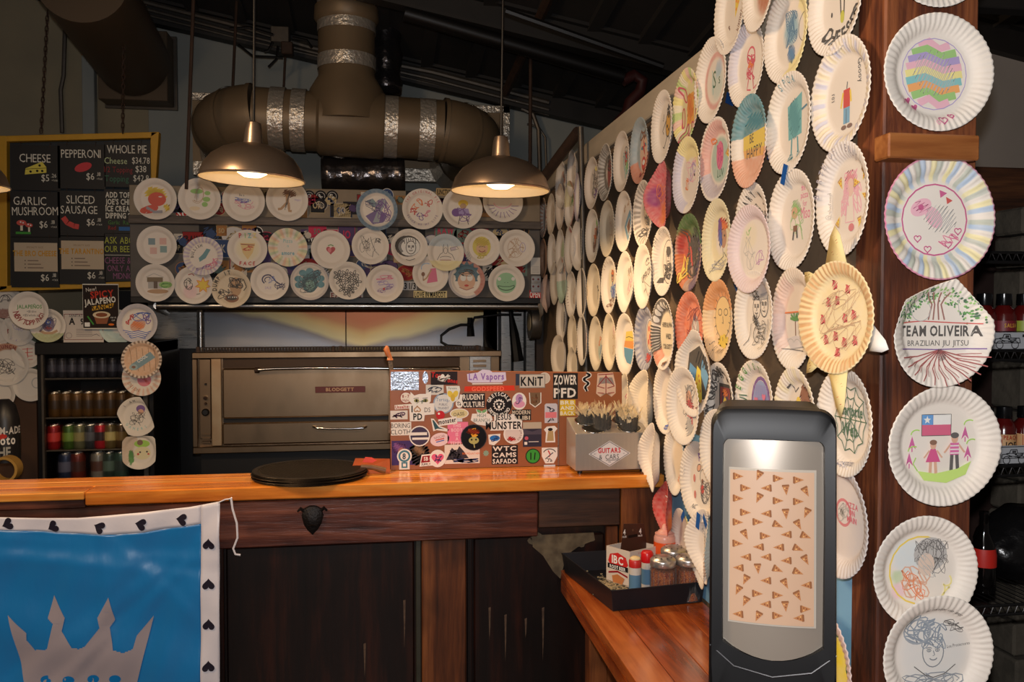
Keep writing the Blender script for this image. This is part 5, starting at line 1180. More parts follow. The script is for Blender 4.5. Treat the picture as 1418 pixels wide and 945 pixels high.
def at_tray(px, D): p = onD(px, 800, D); return Vector((p.x, p.y, IZ))
def lathe_thing(name, lab, cat, pos, parts, group=None):
    o = empty(name, pos, lab, cat, group)
    for nm, prof_, mm, n in parts: MB().lathe([(r, z+pos.z) for r, z in prof_], n, cx=pos.x, cy=pos.y).build(nm, mm, o, smooth=True)
    return o
REDL = mat('red_plastic', (205, 25, 30), .3); ORP = mat('orange_sauce', (225, 85, 30), .35); NOZ = mat('clear_pink_plastic', (240, 180, 165), .3, alpha=.8)
lathe_thing('squeeze_bottle', 'orange-red hot sauce squeeze bottle with a pale cone nozzle in the tray', 'sauce bottle', at_tray(920, 2.88),
    [('bottle', [(0, 0), (.032, 0), (.036, .006), (.036, .128), (.035, .133)], ORP, 28), ('upper_plastic', [(.0355, .131), (.0355, .142), (.033, .149), (.029, .151)], NOZ, 28), ('nozzle_cap', [(.032, .149), (.032, .158), (.024, .16), (.02, .167), (.012, .17), (.008, .182), (.004, .188), (0, .189)], NOZ, 24)])
LBL = mat('blue_label', (90, 128, 158), .5); SALT = mat('frosted_plastic', (200, 190, 180), .4)
for px, D, lidc, lab, s in ((879.5, 2.67, mat('red_cream_cap', (195, 40, 35), .4), 'small clear shaker with a red collar and cream top beside the carton', 1.0), (896, 2.73, REDL, 'small shaker with an all-red cap beside the cream-topped shaker', .95)):
    p = at_tray(px, D); r = .0186*s
    parts = [('body', [(0, 0), (r, 0), (r, .1), (r*.9, .108)], SALT, 20), ('label', [(r*1.02, .036), (r*1.02, .084)], LBL, 20), ('cap', [(r*1.02, .106), (r*1.04, .11), (r*1.04, .126), (r*.9, .13), (0, .131)], lidc, 20)]
    if s == 1.0: parts.append(('cap_top', [(r*.9, .129), (r*.85, .134), (r*.5, .138), (0, .139)], mat('cream_plastic', (225, 200, 150), .5), 20))
    else: parts[2] = ('cap', [(r*1.02, .104), (r*1.1, .108), (r*1.12, .132), (r*.9, .138), (0, .14)], lidc, 20)
    lathe_thing('spice_shaker', lab, 'shaker', p, parts)
GJ = mat('jar_glass', (235, 235, 235), .06, trans=.9, alpha=.35); CHI = mat('chili_flakes', (130, 34, 16), .7, noise=1, nscale=180, col2=(205, 120, 50), bump=1, bscale=260)
def lidprof(r): return [(r*1.0, .108), (r*1.04, .11), (r*1.04, .126), (r*1.0, .129), (r*.97, .130), (r*.7, .137), (r*.35, .1395), (0, .1395)]
for px, D, lab in ((918, 2.675, 'glass chili flake shaker with steel lid, front left of the tray group'), (953, 2.69, 'glass chili flake shaker with steel lid, front right of the tray group'), (932, 2.79, 'steel-lidded glass shaker behind the two front chili shakers')):
    r = .0385; p = at_tray(px, D)
    o = lathe_thing('chili_shaker', lab, 'shaker', p, [('chili_flakes', [(0, .003), (r*.92, .003), (r*.92, .092), (0, .097)], CHI, 24), ('jar', [(0, 0), (r, 0), (r*1.0, .1), (r*.97, .108)], GJ, 24), ('lid', lidprof(r), mat('scuffed_chrome', (190, 185, 180), .3, .8, bump=.1, bscale=80), 28)])
    rg = random.Random(int(px))
    for k in range(9):
        a = 2*PI*k/9; x, y = p.x+r*.72*math.cos(a), p.y+r*.72*math.sin(a)
        MB().lathe([(.0028, IZ+.1376), (.0, IZ+.1382)], 8, cx=x, cy=y).build('shaker_hole', BLACKM, o)
    for k in range(14): 
        a = 2*PI*k/14; MB().tube([(p.x+r*1.0*math.cos(a), p.y+r*1.0*math.sin(a), IZ+.006), (p.x+r*1.0*math.cos(a), p.y+r*1.0*math.sin(a), IZ+.098)], .0022, 5).build('flute', GJ, o)
# crumbs spilled in the tray
m = MB(); rg = random.Random(9)
for k in range(420):
    px = 822+rg.gauss(22, 16); py = 803+rg.gauss(3, 7)
    if not (806 < px < 868): continue
    p = inside(px, py+8); s = rg.uniform(.0015, .004)
    if p.y < FLc.y+.03 or p.x < FLc.x-.02+.0: continue
    m.box(p.x-s, p.x+s, p.y-s*.7, p.y+s*.7, IZ, IZ+s*.9)
if m.v: tag(m.build('cheese_crumbs', mat('pale_crumbs', (190, 170, 130), .8, noise=.9, nscale=120, col2=(50, 45, 40)), at=(m.v[0][0], m.v[0][1], IZ)), 'pale grated crumbs spilled in the left part of the tray', 'crumbs', None, 'stuff')
# ---------------- napkin dispenser ----------------
BLACKD = mat('satin_black_plastic', (12, 12, 14), .45); BLACKD.node_tree.nodes['Principled BSDF'].inputs['Specular IOR Level'].default_value = .3
DC = onD(1071, 700, 1.46); nz = empty('napkin_dispenser', (DC.x, DC.y, TZ), 'tall black napkin dispenser with a pizza-patterned insert, right foreground', 'napkin dispenser', rz=-math.radians(23))
# built around its own base, front face towards -y
Hd, Wd, Dd = onD(1071, 567, 1.46).z-TZ, .209, .19
def outline(w, h, rise, r, y, z0=0, n=14):
    pts = [(-w/2, y, z0), (w/2, y, z0)]; zt_ = h-rise-r*.6
    for k in range(n+1): a = PI*.44*k/n; pts.append((w/2-r+r*math.cos(a), y, zt_+r*math.sin(a)))
    x1_, z1_ = pts[-1][0], pts[-1][2]
    for k in range(1, 2*n): t = k/(2*n); x = x1_*(1-2*t); pts.append((x, y, z1_+(h-z1_)*(1-(x/x1_)**2)))
    for k in range(n, -1, -1): a = PI*.44*k/n; pts.append((-w/2+r-r*math.cos(a), y, zt_+r*math.sin(a)))
    return pts
class LB(MB):
    def build(s, name, m, parent, **k):
        me = bpy.data.meshes.new(name); me.from_pydata([(v[0], v[1]+.09*(v[2]-.3), v[2]) for v in s.v], [], s.f); me.materials.append(m); me.shade_smooth(); me.set_sharp_from_angle(angle=.6); o = link(name, me, parent)
        if k.get('bevel'): md = o.modifiers.new('b', 'BEVEL'); md.width = k['bevel']; md.segments = 3; md.limit_method = 'ANGLE'
        return o
LB().prism(outline(Wd*.94, Hd*.99, .012, .03, .012), (0, Dd, 0)).build('body', BLACKD, nz, bevel=.004)
# front frame = ring between outer outline and window
def ring_pts(kind, n=72):
    out = []
    for k in range(n):
        a = 2*PI*k/n; out.append(a)
    return out
def win_outline(w, ztop, zbot, rise, y):
    pts = []
    n = 10
    for k in range(n+1): t = k/n; x = -w/2+w*t; pts.append((x, y, zbot - rise*(1-(2*t-1)**2)))
    r = .006
    pts += [(w/2+.002, y, zbot+.2), (w/2+.001, y, ztop-r), (w/2-r, y, ztop), (0, y, ztop+.001), (-w/2+r, y, ztop), (-w/2-.001, y, ztop-r), (-w/2-.002, y, zbot+.2)]
    return pts
zpx = lambda py: onD(1071, py, 1.46).z-TZ
ww = Wd*133/172; zt1, zb1, rise1 = zpx(614), zpx(893), zpx(893)-zpx(915)
outer = outline(Wd, Hd, .014, .032, 0); inner = win_outline(ww, zt1, zb1, rise1, -.002)
# stitch by angle around the window centre
cz_ = (zt1+zb1)/2
def resample(P, n=240, zc=cz_):
    res = []
    for k in range(n):
        a = 2*PI*k/n; dx, dz = math.cos(a), math.sin(a); best = None
        for i in range(len(P)):
            (x1_, _, z1_), (x2_, _, z2_) = P[i], P[(i+1) % len(P)]; ex_, ez_ = x2_-x1_, z2_-z1_; den = dx*ez_-dz*ex_
            if abs(den) < 1e-12: continue
            t = (x1_*ez_-(z1_-zc)*ex_)/den; u_ = (x1_*dz-(z1_-zc)*dx)/den
            if t > 0 and -1e-6 <= u_ <= 1+1e-6 and (best is None or t < best): best = t
        res.append((dx*best, dz*best+zc))
    return res
Ro, Ri = resample(outer), resample(inner); n = len(Ro); m = LB()
m.v = [(x, .012, z) for x, z in Ro]+[(x*.975, -.006, cz_+(z-cz_)*.988) for x, z in Ro]+[(x, -.010, z) for x, z in [(a[0]*.8+b[0]*.2, a[1]*.8+b[1]*.2) for a, b in zip(Ro, Ri)]]+[(x*1.02, -.008, cz_+(z-cz_)*1.01) for x, z in Ri]+[(x, .001, z) for x, z in Ri]
m.f = [(j*n+k, j*n+(k+1) % n, (j+1)*n+(k+1) % n, (j+1)*n+k) for j in range(4) for k in range(n)]
m.build('front_frame', BLACKD, nz)
bulge = lambda x: -.010*(1-min(1, abs(x)/(ww*.52))**2)
wn = LB()
for s_ in (1.01, .8, .6, .4, .2): wn.v += [(x*s_, .0015+bulge(x*s_), cz_+(z-cz_)*(1.004 if s_ > 1 else s_)) for x, z in Ri]
wn.v.append((0, .0015+bulge(0), cz_)); wn.f = [(j*n+k, j*n+(k+1) % n, (j+1)*n+(k+1) % n, (j+1)*n+k) for j in range(4) for k in range(n)]+[(4*n+k, 4*n+(k+1) % n, 5*n) for k in range(n)]
FROST = mat('frosted_grey_window', (160, 150, 138), .27, .45, noise=.1, nscale=4, coat=.5)
wn.build('window', FROST, nz)
zi0, zi1 = zpx(866), zpx(656); wi = Wd*111/172; y_i = -.0062
NAPC = mat('tan_napkin_paper', (188, 154, 126), .5, noise=.1, nscale=8, coat=.35)
def curved(xa_, xb_, z0_, z1_, dy):
    o_ = LB(); q = 16
    o_.v = [(xa_+(xb_-xa_)*i/q, .0015+bulge(xa_+(xb_-xa_)*i/q)-dy, z) for z in (z0_, z1_) for i in range(q+1)]; o_.f = [(i, i+1, i+q+2, i+q+1) for i in range(q)]; return o_
curved(-wi/2-.0035, wi/2-.0005, zi0, zi1, .0022).build('insert_sheet', NAPC, nz)
curved(-wi/2-.0055, wi/2+.003, zi0-.003, zi1+.004, .0012).build('plastic_sleeve', mat('clear_sleeve', (215, 205, 190), .1, alpha=.55), nz)
d = DR(11)
for r_ in range(13):
    for c_ in range(4):
        x = (-.5+(c_+.5+(.25 if r_ % 2 else -.12))/4.1)*wi; z = zi1-(zi1-zi0)*(r_+.55)/13.2+d.rnd.uniform(-.003, .003)
        if abs(x) > wi*.46: continue
        rt = d.rnd.choice([-1.5, .1, 1.2, -.4, 1.6, .5]); s_ = .0175
        f = lambda u, v: (x+s_*(u*math.cos(rt)-v*math.sin(rt)), z+s_*(u*math.sin(rt)+v*math.cos(rt)))
        d.p((168, 112, 66), [f(0, -.5), f(.34, .4), f(-.34, .4)]); d.p((130, 82, 48), [f(.36, .36), f(.32, .54), f(-.32, .54), f(-.36, .36)]); d.e((120, 62, 40), *f(0, -.05), s_*.07); d.e((120, 62, 40), *f(.1, .2), s_*.07); d.e((214, 170, 110), *f(-.12, .2), s_*.06)
        d.lay = 0
link('pizza_print', d.mesh('pizza_print', PRINT, lambda x, y, z: np.c_[x-.002, .0015-.010*(1-np.minimum(1, np.abs(x-.002)/(ww*.52))**2)-.0026-z+.09*(y-.3), y], .0001), nz)
d.rnd.random()
# seam across the lower front and the napkin slot
sm_ = LB().tube([(-Wd*.49, -.006, zpx(902)), (-Wd*.3, -.013, zpx(926)), (0, -.0145, zpx(936)), (Wd*.3, -.013, zpx(926)), (Wd*.49, -.006, zpx(902))], .0014, 6); sm_.build('seam', mat('dark_seam', (48, 46, 50), .4), nz)
LB().box(-Wd*.5, Wd*.5, -.004, Dd+.012, 0, zpx(1000)).build('lower_body', BLACKD, nz, bevel=.006)
LB().box(-Wd*.32, Wd*.32, -.007, .0, .16, .26).build('napkin_slot', BLACKM, nz)
# ---------------- rack on the right ----------------
RY = 1.98
G2 = lambda x, y, Y=RY: onY(x, y, Y)
st('trim_7', MB().box(1.2, 3.2, 2.66, 2.74, onY(1400, 310, 2.66).z, onY(1400, 232, 2.66).z, .004), wood('dark_far_beam', (44, 24, 14), (82, 46, 24), (112, 70, 38), 0, .5))
st('trim_8', MB().box(1.2, 3.2, 2.5, 2.56, onY(1400, 12, 2.5).z, onY(1400, -60, 2.5).z, .004), BEAM)
rk = empty('wire_rack', (1.7, RY+.2, 0), 'wire shelving rack with sauce bottles at the right edge behind the post', 'shelf rack')
WIRE = mat('dark_wire', (60, 58, 58), .4, .8); SILV = mat('silver_post', (150, 150, 148), .35, .8)
rx0, rx1 = G2(1352, 500).x+.0, G2(1352, 500).x+.9
for nm, x, y in (('near', G2(1369, 500).x, RY+.28), ('far', rx1-.02, RY), ('back', rx1-.02, RY+.38)): MB().tube([(x, y, 0), (x, y, G2(1369, 342).z)], .0125, 12).build('rack_pole', SILV, rk, smooth=True)
def wire_shelf(py, strip=True, n=22):
    z = G2(1400, py).z; s = MB()
    s.tube([(rx0-.1, RY, z), (rx1, RY, z)], .004, 6); s.tube([(rx0-.1, RY, z-.024), (rx1, RY, z-.024)], .004, 6); s.tube([(rx0-.1, RY+.4, z), (rx1, RY+.4, z)], .004, 6)
    for k in range(n*2): x = rx0-.1+k*.023; s.tube([(x, RY, z), (x+.0115, RY, z-.024), (x+.023, RY, z)], .0016, 4); s.tube([(x, RY, z), (x, RY+.4, z)], .0016, 4)
    return tag(s.build('wire_shelf', WIRE, rk), None, None, None, 'stuff'), z
s1, z1s = wire_shelf(486); s2, z2s = wire_shelf(646); s3, z3s = wire_shelf(838); s4, z4s = wire_shelf(350)
def strip(y0, y1, px_t, txt):
    a, b = G2(1300, y1, RY-.008), G2(1300, y0, RY-.008); o = MB().box(rx0-.1, rx1, RY-.01, RY-.007, a.z, b.z).build('label_strip', mat('white_strip', (176, 178, 182), .5), rk)
    d = DR(4); k = .0024
    d.l('k', .8, [(-60, 10), (90, 10)]); d.l('k', .8, [(-60, -9), (90, -9)])
    def truck(x):
        d.e('K', x-9, -4, 4, None, 1); d.e('K', x+9, -4, 4, None, 1); d.l('k', .9, [(x-15, -2), (x-14, 2), (x-6, 3), (x-4, 7), (x+3, 7), (x+4, 3), (x+14, 3), (x+15, -2)], True); d.sc('k', x, 1, 11, 3, 14, .7); d.box('K', x-2.5, 3.5, x+2, 6)
    truck(px_t); 
    for s_, x in txt: d.t('k', s_, x, -7, 14, 0, 1)
    c = G2(1390, (y0+y1)/2, RY-.0105); dr_obj('truck_print', d, o, c, k=k)
strip(461, 484, 4, [('E', -20), ('T', 27)]); strip(620, 645, 12, [])
def bottle(px, py, lab, capc, liq, lbl, txt=None, tc='k', neck=True, y=RY+.06, h=.0, gp=None, c2=None):
    z = {1: z1s, 2: z2s, 3: z3s}[py]+.004; p = onY(px, 500, y); o = empty('sauce_bottle', (p.x, y, z), lab, 'sauce bottle', gp)
    r = .0295
    MB().lathe([(0, z), (r*.95, z), (r, z+.006), (r, z+.085), (r*.85, z+.1), (r*.5, z+.112), (r*.46, z+.125)], 24, cx=p.x, cy=y).build('glass', liq, o, smooth=True)
    MB().lathe([(r*.62, z+.112), (r*.64, z+.114), (r*.62, z+.142), (0, z+.144)], 20, cx=p.x, cy=y).build('cap', capc, o, smooth=True)
    if lbl:
        MB().lathe([(r*1.012, z+.01), (r*1.012, z+.072)], 24, cx=p.x, cy=y).build('label', lbl, o, smooth=True)
        if txt:
            d = DR(5); 
            if c2: d.box(c2, -.032, -.027, -.016, .028)
            for t, yy, hh, cc_ in txt: d.t(cc_, t, .006, yy, hh, 0, 1, .9)
            d.e('R', .006, -.02, .013, .006); 
            def mp(x, yy, zz): a = -PI/2-.25+x/r; return np.c_[(r*1.02+zz)*np.cos(a), (r*1.02+zz)*np.sin(a), yy+.041]
            link('label_print', d.mesh('label_print', PRINT, mp, .0001), o)
    return o
GREYL = mat('dark_red_jam', (84, 16, 14), .2, alpha=1, coat=.6); CAPB = mat('black_cap', (12, 12, 14), .2); LR = mat('wine_label', (120, 30, 40), .5); LY = mat('lime_label', (150, 160, 50), .5); LC = mat('cream_label', (205, 160, 110), .5)
bottle(1362, 1, 'black-capped jar half hidden by the post on the upper rack shelf', CAPB, GREYL, LR)
bottle(1389, 1, 'jar with a wine red label on the upper rack shelf', CAPB, GREYL, LR, [('SALSA', .014, .01, (200, 150, 60))])
bottle(1417, 1, 'jar with a lime label cut by the right edge on the upper rack shelf', CAPB, GREYL, LY)
tx = [('PEACH', .018, .011, (170, 50, 30)), ('JOE', -.006, .018, (60, 40, 30))]
bottle(1366, 2, 'red sauce bottle half hidden by the plate on the lower rack shelf', CAPB, GREYL, LC)
bottle(1392, 2, 'red peach sauce bottle with a cream label on the lower rack shelf', CAPB, GREYL, LC, tx, c2=(180, 60, 40))
bottle(1421, 2, 'red sauce bottle with a cream label at the right edge of the lower rack shelf', CAPB, GREYL, LC, tx, c2=(180, 60, 40))
p = onY(1362, 770, RY+.1); bo = empty('dark_bottle', (p.x, RY+.1, z3s+.004), 'tall black bottle with a red label on the lowest rack shelf', 'bottle')
zq = z3s+.004; MB().lathe([(0, zq), (.03, zq), (.031, zq+.1), (.026, zq+.13), (.012, zq+.16), (.011, zq+.2), (.013, zq+.205), (.012, zq+.215), (0, zq+.216)], 24, cx=p.x, cy=RY+.1).build('glass', mat('black_glass', (10, 8, 8), .08), bo, smooth=True)
MB().lathe([(.0318, zq+.07), (.0318, zq+.1), (.029, zq+.118)], 24, cx=p.x, cy=RY+.1).build('label', mat('red_label', (205, 40, 28), .5), bo, smooth=True)
# black bag on the lowest shelf
m = MB(); nb = 24
c = onY(1400, 790, RY+.18)
for j in range(9):
    t = j/8; rr = .14*math.sin(PI*(.18+.72*t))*(1-.25*t)
    for k in range(nb): a = 2*PI*k/nb; q = rr*(1+.12*math.sin(3*a+j)+.07*math.sin(7*a+2*j)); m.v.append((c.x+.05+q*math.cos(a), RY+.22+q*.8*math.sin(a), z3s+.004+t*.2))
m.f = [(j*nb+k, j*nb+(k+1) % nb, (j+1)*nb+(k+1) % nb, (j+1)*nb+k) for j in range(8) for k in range(nb)]+[tuple(range(8*nb, 9*nb))]
tag(m.build('plastic_bag', mat('black_bag_film', (18, 17, 18), .22, bump=.6, bscale=18), at=(c.x+.05, RY+.22, z3s+.004), smooth=2), 'crumpled black plastic bag on the lowest rack shelf', 'bag')
# stone column by the right edge
sc_ = empty('stone_column', (onY(1419, 600, 2.6).x+.06, 2.6, 0), 'rough pale stone column cut by the right edge of the picture', 'column')
rg = random.Random(2); z = 0; SM = mat('pale_rough_stone', (96, 88, 76), .9, noise=.5, nscale=12, bump=.8, bscale=20)
x0c = onY(1412, 600, 2.5).x
while z < 1.9:
    h = rg.uniform(.08, .16); MB().box(x0c+rg.uniform(0, .012), x0c+.2, 2.5+rg.uniform(0, .02), 2.65, z, z+h-.008, .008).build('stone', SM, sc_); z += h
# small dark sign beyond the far plates
s_ = sheet('small_sign', 755, 431, 771, 443, 5.15, (20, 24, 22), 'tiny black sign with green lettering on the dark wall below the far plates', 'sign', lambda d: (d.t((120, 170, 130), 'GET', 0, 1, 3.6, 0, 1), d.t((120, 170, 130), 'BAKED', 0, -4, 3.6, 0, 1)))
# ---------------- all the decorated plates ----------------
def curl(k=.35, a=0.0):
    c, s = math.cos(a), math.sin(a)
    def f(X): X = X.copy(); u = X[:, 0]*c+X[:, 1]*s; X[:, 2] = X[:, 2]+k*u*u; return X
    return f
def lens(kt=.35, kb=.35, z=.25):      # pinched towards top and bottom
    def f(X):
        X = X.copy(); y = X[:, 1]; k = np.where(y > 0, kt, kb); X[:, 0] = X[:, 0]*(1-k*y*y); X[:, 2] = X[:, 2]+z*X[:, 0]**2; return X
    return f
def cut(a, dist, z=.0):             # one side folded away
    c, s = math.cos(a), math.sin(a)
    def f(X):
        X = X.copy(); u = X[:, 0]*c+X[:, 1]*s; e = np.maximum(u-dist, 0); X[:, 0] -= e*.85*c; X[:, 1] -= e*.85*s; X[:, 2] -= e*.15; return X
    return f
def multi(*fs):
    def f(X):
        for g in fs: X = g(X)
        return X
    return f
gB = 'plates along the hood fascia'; gW = 'plates on the partition'; gP = 'plates on the post'; gL = 'plates around the cooler'
def FB(lab, x, y, w, h, ops=(), draw=None, off=0, **k): return facing_plate(lab, x, y, w, h, HY-.035-off, ops, draw, group=gB, far=True, **k)
# row one
FB('plate with a big red cap and orange petals, first of the top hood row', 216, 276, 57, 57, (), lambda d: (d.hatch('y', 0, .25, .5, .35, 14, .12), d.e((215, 70, 45), .05, -.0, .42, .34), d.e((215, 70, 45), -.3, -.5, .42, .2, 0, .3), d.l((150, 150, 160), .14, [(-.45, -.4), (-.1, -.62), (.3, -.6)]), d.e('w', .2, .12, .09, .03), d.hatch('y', .5, -.4, .15, .2, 7, .08)))
FB('plate with a faint green leafy plant above a small brown mound', 277, 276, 56, 57, (), lambda d: (d.e('G', -.15, .38, .3, .12), d.e('G', .35, .3, .14, .1), d.e('G', .3, .0, .18, .12), d.e('G', .22, -.25, .14, .12), d.e('c', -.25, -.45, .25, .1), d.sc('N', -.1, .1, .3, .5, 12, .02)))
FB('plate with small scrawled grey lettering and pink curls under the left lamp', 338, 279, 57, 57, (), lambda d: (d.t('K', 'Be a', -.1, .25, .12), d.t('b', 'Slice of life', 0, .0, .13), d.sc('i', 0, -.15, .5, .25, 18, .02), d.sc('b', -.1, .05, .4, .15, 14, .02)))
FB('plate with a tan long-legged figure under the right side of the left lamp', 398, 278, 58, 57, (), lambda d: (d.hatch((120, 80, 60), .1, .35, .35, .2, 12, .06), d.l('N', .16, [(0, .3), (0, -.1)]), d.l('N', .12, [(-.02, -.1), (-.3, -.4), (-.45, -.42)]), d.l('N', .12, [(.05, -.1), (.08, -.5), (.2, -.5)]), d.sc('K', 0, .0, .15, .5, 10, .02), d.t('P', 'Happy', .5, 0, .1)))
FB('blue-rimmed plate with a winged grey and purple beast', 522, 291, 56, 57, (('band', (50, 110, 145), .8, 1, .9),), lambda d: (d.p((110, 90, 150), [(-.55, -.3), (-.2, -.1), (.1, .1), (.5, -.3), (.3, -.6), (-.2, -.7)]), d.p((160, 170, 175), [(-.2, -.6), (0, -.1), (.1, .45), (.4, .3), (.2, -.1), (.1, -.6)]), d.e((160, 170, 175), .25, .35, .25, .2), d.p((120, 150, 160), [(-.5, .45), (-.2, .55), (.1, .2), (-.2, .15)]), d.sc('p', .3, 0, .4, .6, 30, .03), d.sc('v', -.2, .2, .4, .3, 20, .025)), off=.02)
FB('plate with many small pink and orange doodled flowers and writing round its rim', 585, 290, 54, 56, (), lambda d: ([d.sc(c, x, y, .2, .2, 9, .035) for c, x, y in (('o', -.35, .1), ('r', .3, .3), ('i', .2, -.2), ('p', -.1, -.35), ('o', -.1, .35), ('r', -.45, -.1))], d.ta('r', 'THE ORIGINAL PIE', .8, 160, 20, .12), d.ta('p', 'SLICE OF MY LIFE', .82, 200, 340, .11, 0, True)))
FB('plate with a yellow-haired purple figure, left of the right lamp shade', 640, 289, 54, 56, (), lambda d: (d.e('y', .05, .25, .25, .18), d.e('N', .05, .12, .16, .14), d.e('p', -.3, -.2, .22, .2), d.p('P', [(-.2, .0), (.3, .0), (.4, -.35), (-.15, -.35)]), d.sc('p', .1, -.3, .4, .35, 22, .03), d.l('K', .03, [(-.1, -.35), (-.2, -.8)]), d.l('K', .03, [(.2, -.35), (.3, -.8)])))
FB('plate with a purple spiked sun half hidden by the right lamp', 696, 280, 55, 56, (), lambda d: (d.hatch('K', 0, .4, .3, .25, 12, .03), d.arc('I', .05, 0, 0, .45, .3, 190, 350), [d.l('p', .025, [(.45*math.cos(a), -.1+.4*math.sin(a)), (.8*math.cos(a), .8*math.sin(a))]) for a in [PI+.2+i*.3 for i in range(10)]]))
# row two
FB('plate with four pale blue and pink squares', 218, 340, 54, 53, (), lambda d: [d.box(c, x-.17, y-.17, x+.17, y+.17) or d.hatch('A', x, y, .15, .15, 6, .02) for c, x, y in (((120, 150, 160), -.28, .2), ((225, 180, 170), .28, .22), ((228, 185, 175), -.2, -.28), ((130, 165, 165), .3, -.2))])
FB('plate with a teal parrot and lilac strokes round the rim', 282, 355, 54, 53, (('sec', ['P', '.'], 56, .7, 1, .6),), lambda d: (d.p((90, 150, 160), [(-.2, -.3), (.1, -.1), (.35, .35), (.15, .4), (-.05, .1), (-.25, -.1)]), d.ta('K', 'BULLISH', .5, 190, 95, .15, 1), d.sc('i', .4, -.4, .35, .3, 22, .03), d.sc('p', 0, -.6, .4, .15, 16, .02)), off=.025)
FB('plate with coloured letters PIZZA above a smiling pizza slice', 343, 345, 53, 53, (('blob', 'Y', 0, 0, .6, .35),), lambda d: ([d.t(c, t, x, .58, .24, 0, 1) for c, t, x in (('r', 'P', -.35), ('G', 'I', -.1), ('T', 'Z', .12), ('Y', 'Z', .38))], d.p((235, 205, 140), [(-.38, .3), (.38, .3), (.25, -.2), (0, -.55), (-.25, -.2)]), d.l('R', .04, [(-.35, .25), (.35, .2)]), d.sc('r', 0, .05, .3, .15, 10, .03), d.t('r', 'F A C E', 0, -.85, .2, 0, 1)))
FB('plate with orange and green sunburst strokes round faint blue writing', 399, 343, 52, 53, (('sec', ['O', 'Y', 'G', '.'], 40, .55, 1, .45),), lambda d: (d.t('T', 'Pizza', 0, .25, .2), d.t('T', 'is', 0, .02, .16), d.t((90, 170, 190), 'amore', 0, -.38, .2, 0, 1)))
FB('plate with one small red strawberry in its centre', 458, 346, 54, 53, (), lambda d: (d.heart((190, 55, 75), 0, -.02, .5), d.e((225, 130, 140), -.06, -.02, .09, .13), d.l('g', .05, [(-.14, .2), (0, .26), (.14, .2)])))
FB('plate with a sparse black pencil profile and curls', 513, 341, 52, 51, (), lambda d: (d.sc('K', -.3, .1, .3, .5, 16, .02), d.l('k', .025, [(.0, .5), (.1, .1), (.25, -.2), (.15, -.3), (.1, -.6)]), d.sc('K', .4, .3, .18, .15, 14, .03), d.e('k', -.2, .05, .16, .2, .02), d.sc('K', .1, 0, .4, .6, 10, .012)))
FB('plate with a bold black round-haired face', 567, 343, 51, 51, (), lambda d: (d.e('k', -.1, .08, .68, .58), d.e('w', -.02, .05, .58, .5), [d.l('k', .035, [(-.3+i*.12, .5), (-.25+i*.12, .2)]) for i in range(6)], d.face(.08, .0, .7, 'k', None, 'w', .035), [d.arc('k', .04, -.1, .05, .5-.06*i, .45-.05*i, 120, 230) for i in range(3)], d.l('k', .03, [(-.2, -.65), (0, -.7), (.3, -.6)])))
FB('plate with the front of a face under a blue sky wash and yellow grass', 617, 350, 50, 51, (('half', (150, 185, 205), 0, 1, .35, .6), ('half', 'Y', 0, -1, .45, .6)), lambda d: (d.l('K', .025, [(-.1, .45), (-.15, .0), (-.3, -.1), (-.45, -.4)]), d.l('K', .025, [(.1, .45), (.15, 0), (.35, -.1), (.5, -.4)]), d.e('K', .0, .1, .1, .16, .02), d.arc('K', .025, 0, -.3, .3, .1, 10, 170), d.l('R', .03, [(-.3, -.4), (.3, -.4)]), d.p((205, 190, 200), [(.25, .25), (.6, .35), (.55, .15), (.3, .1)]), d.l('K', .02, [(.25, .25), (.6, .35), (.7, .2), (.3, .1)], True)), off=.025)
FB('plate with a yellow-haired grinning head', 667, 343, 50, 51, (), lambda d: (d.e((222, 205, 90), 0, .05, .5, .55), d.e((225, 180, 140), .02, -.05, .32, .33), d.hatch((205, 180, 60), 0, .3, .45, .25, 14, .05), d.l('K', .03, [(-.15, .02), (-.05, .05)]), d.l('K', .03, [(.1, .05), (.2, .02)]), d.arc('R', .04, .02, -.12, .16, .12, 190, 350), d.sc((200, 180, 70), 0, -.4, .3, .2, 12, .05), d.hatch('A', -.75, -.5, .15, .3, 8, .03)))
FB('plate with a pale brown pencil head outline, last of the middle hood row', 715, 344, 50, 51, (), lambda d: (d.sc('N', 0, .1, .45, .5, 26, .018), d.e('N', -.05, 0, .42, .5, .02), d.e('P', .35, .05, .15, .25, .025), d.sc('N', -.2, -.3, .25, .3, 16, .02)))
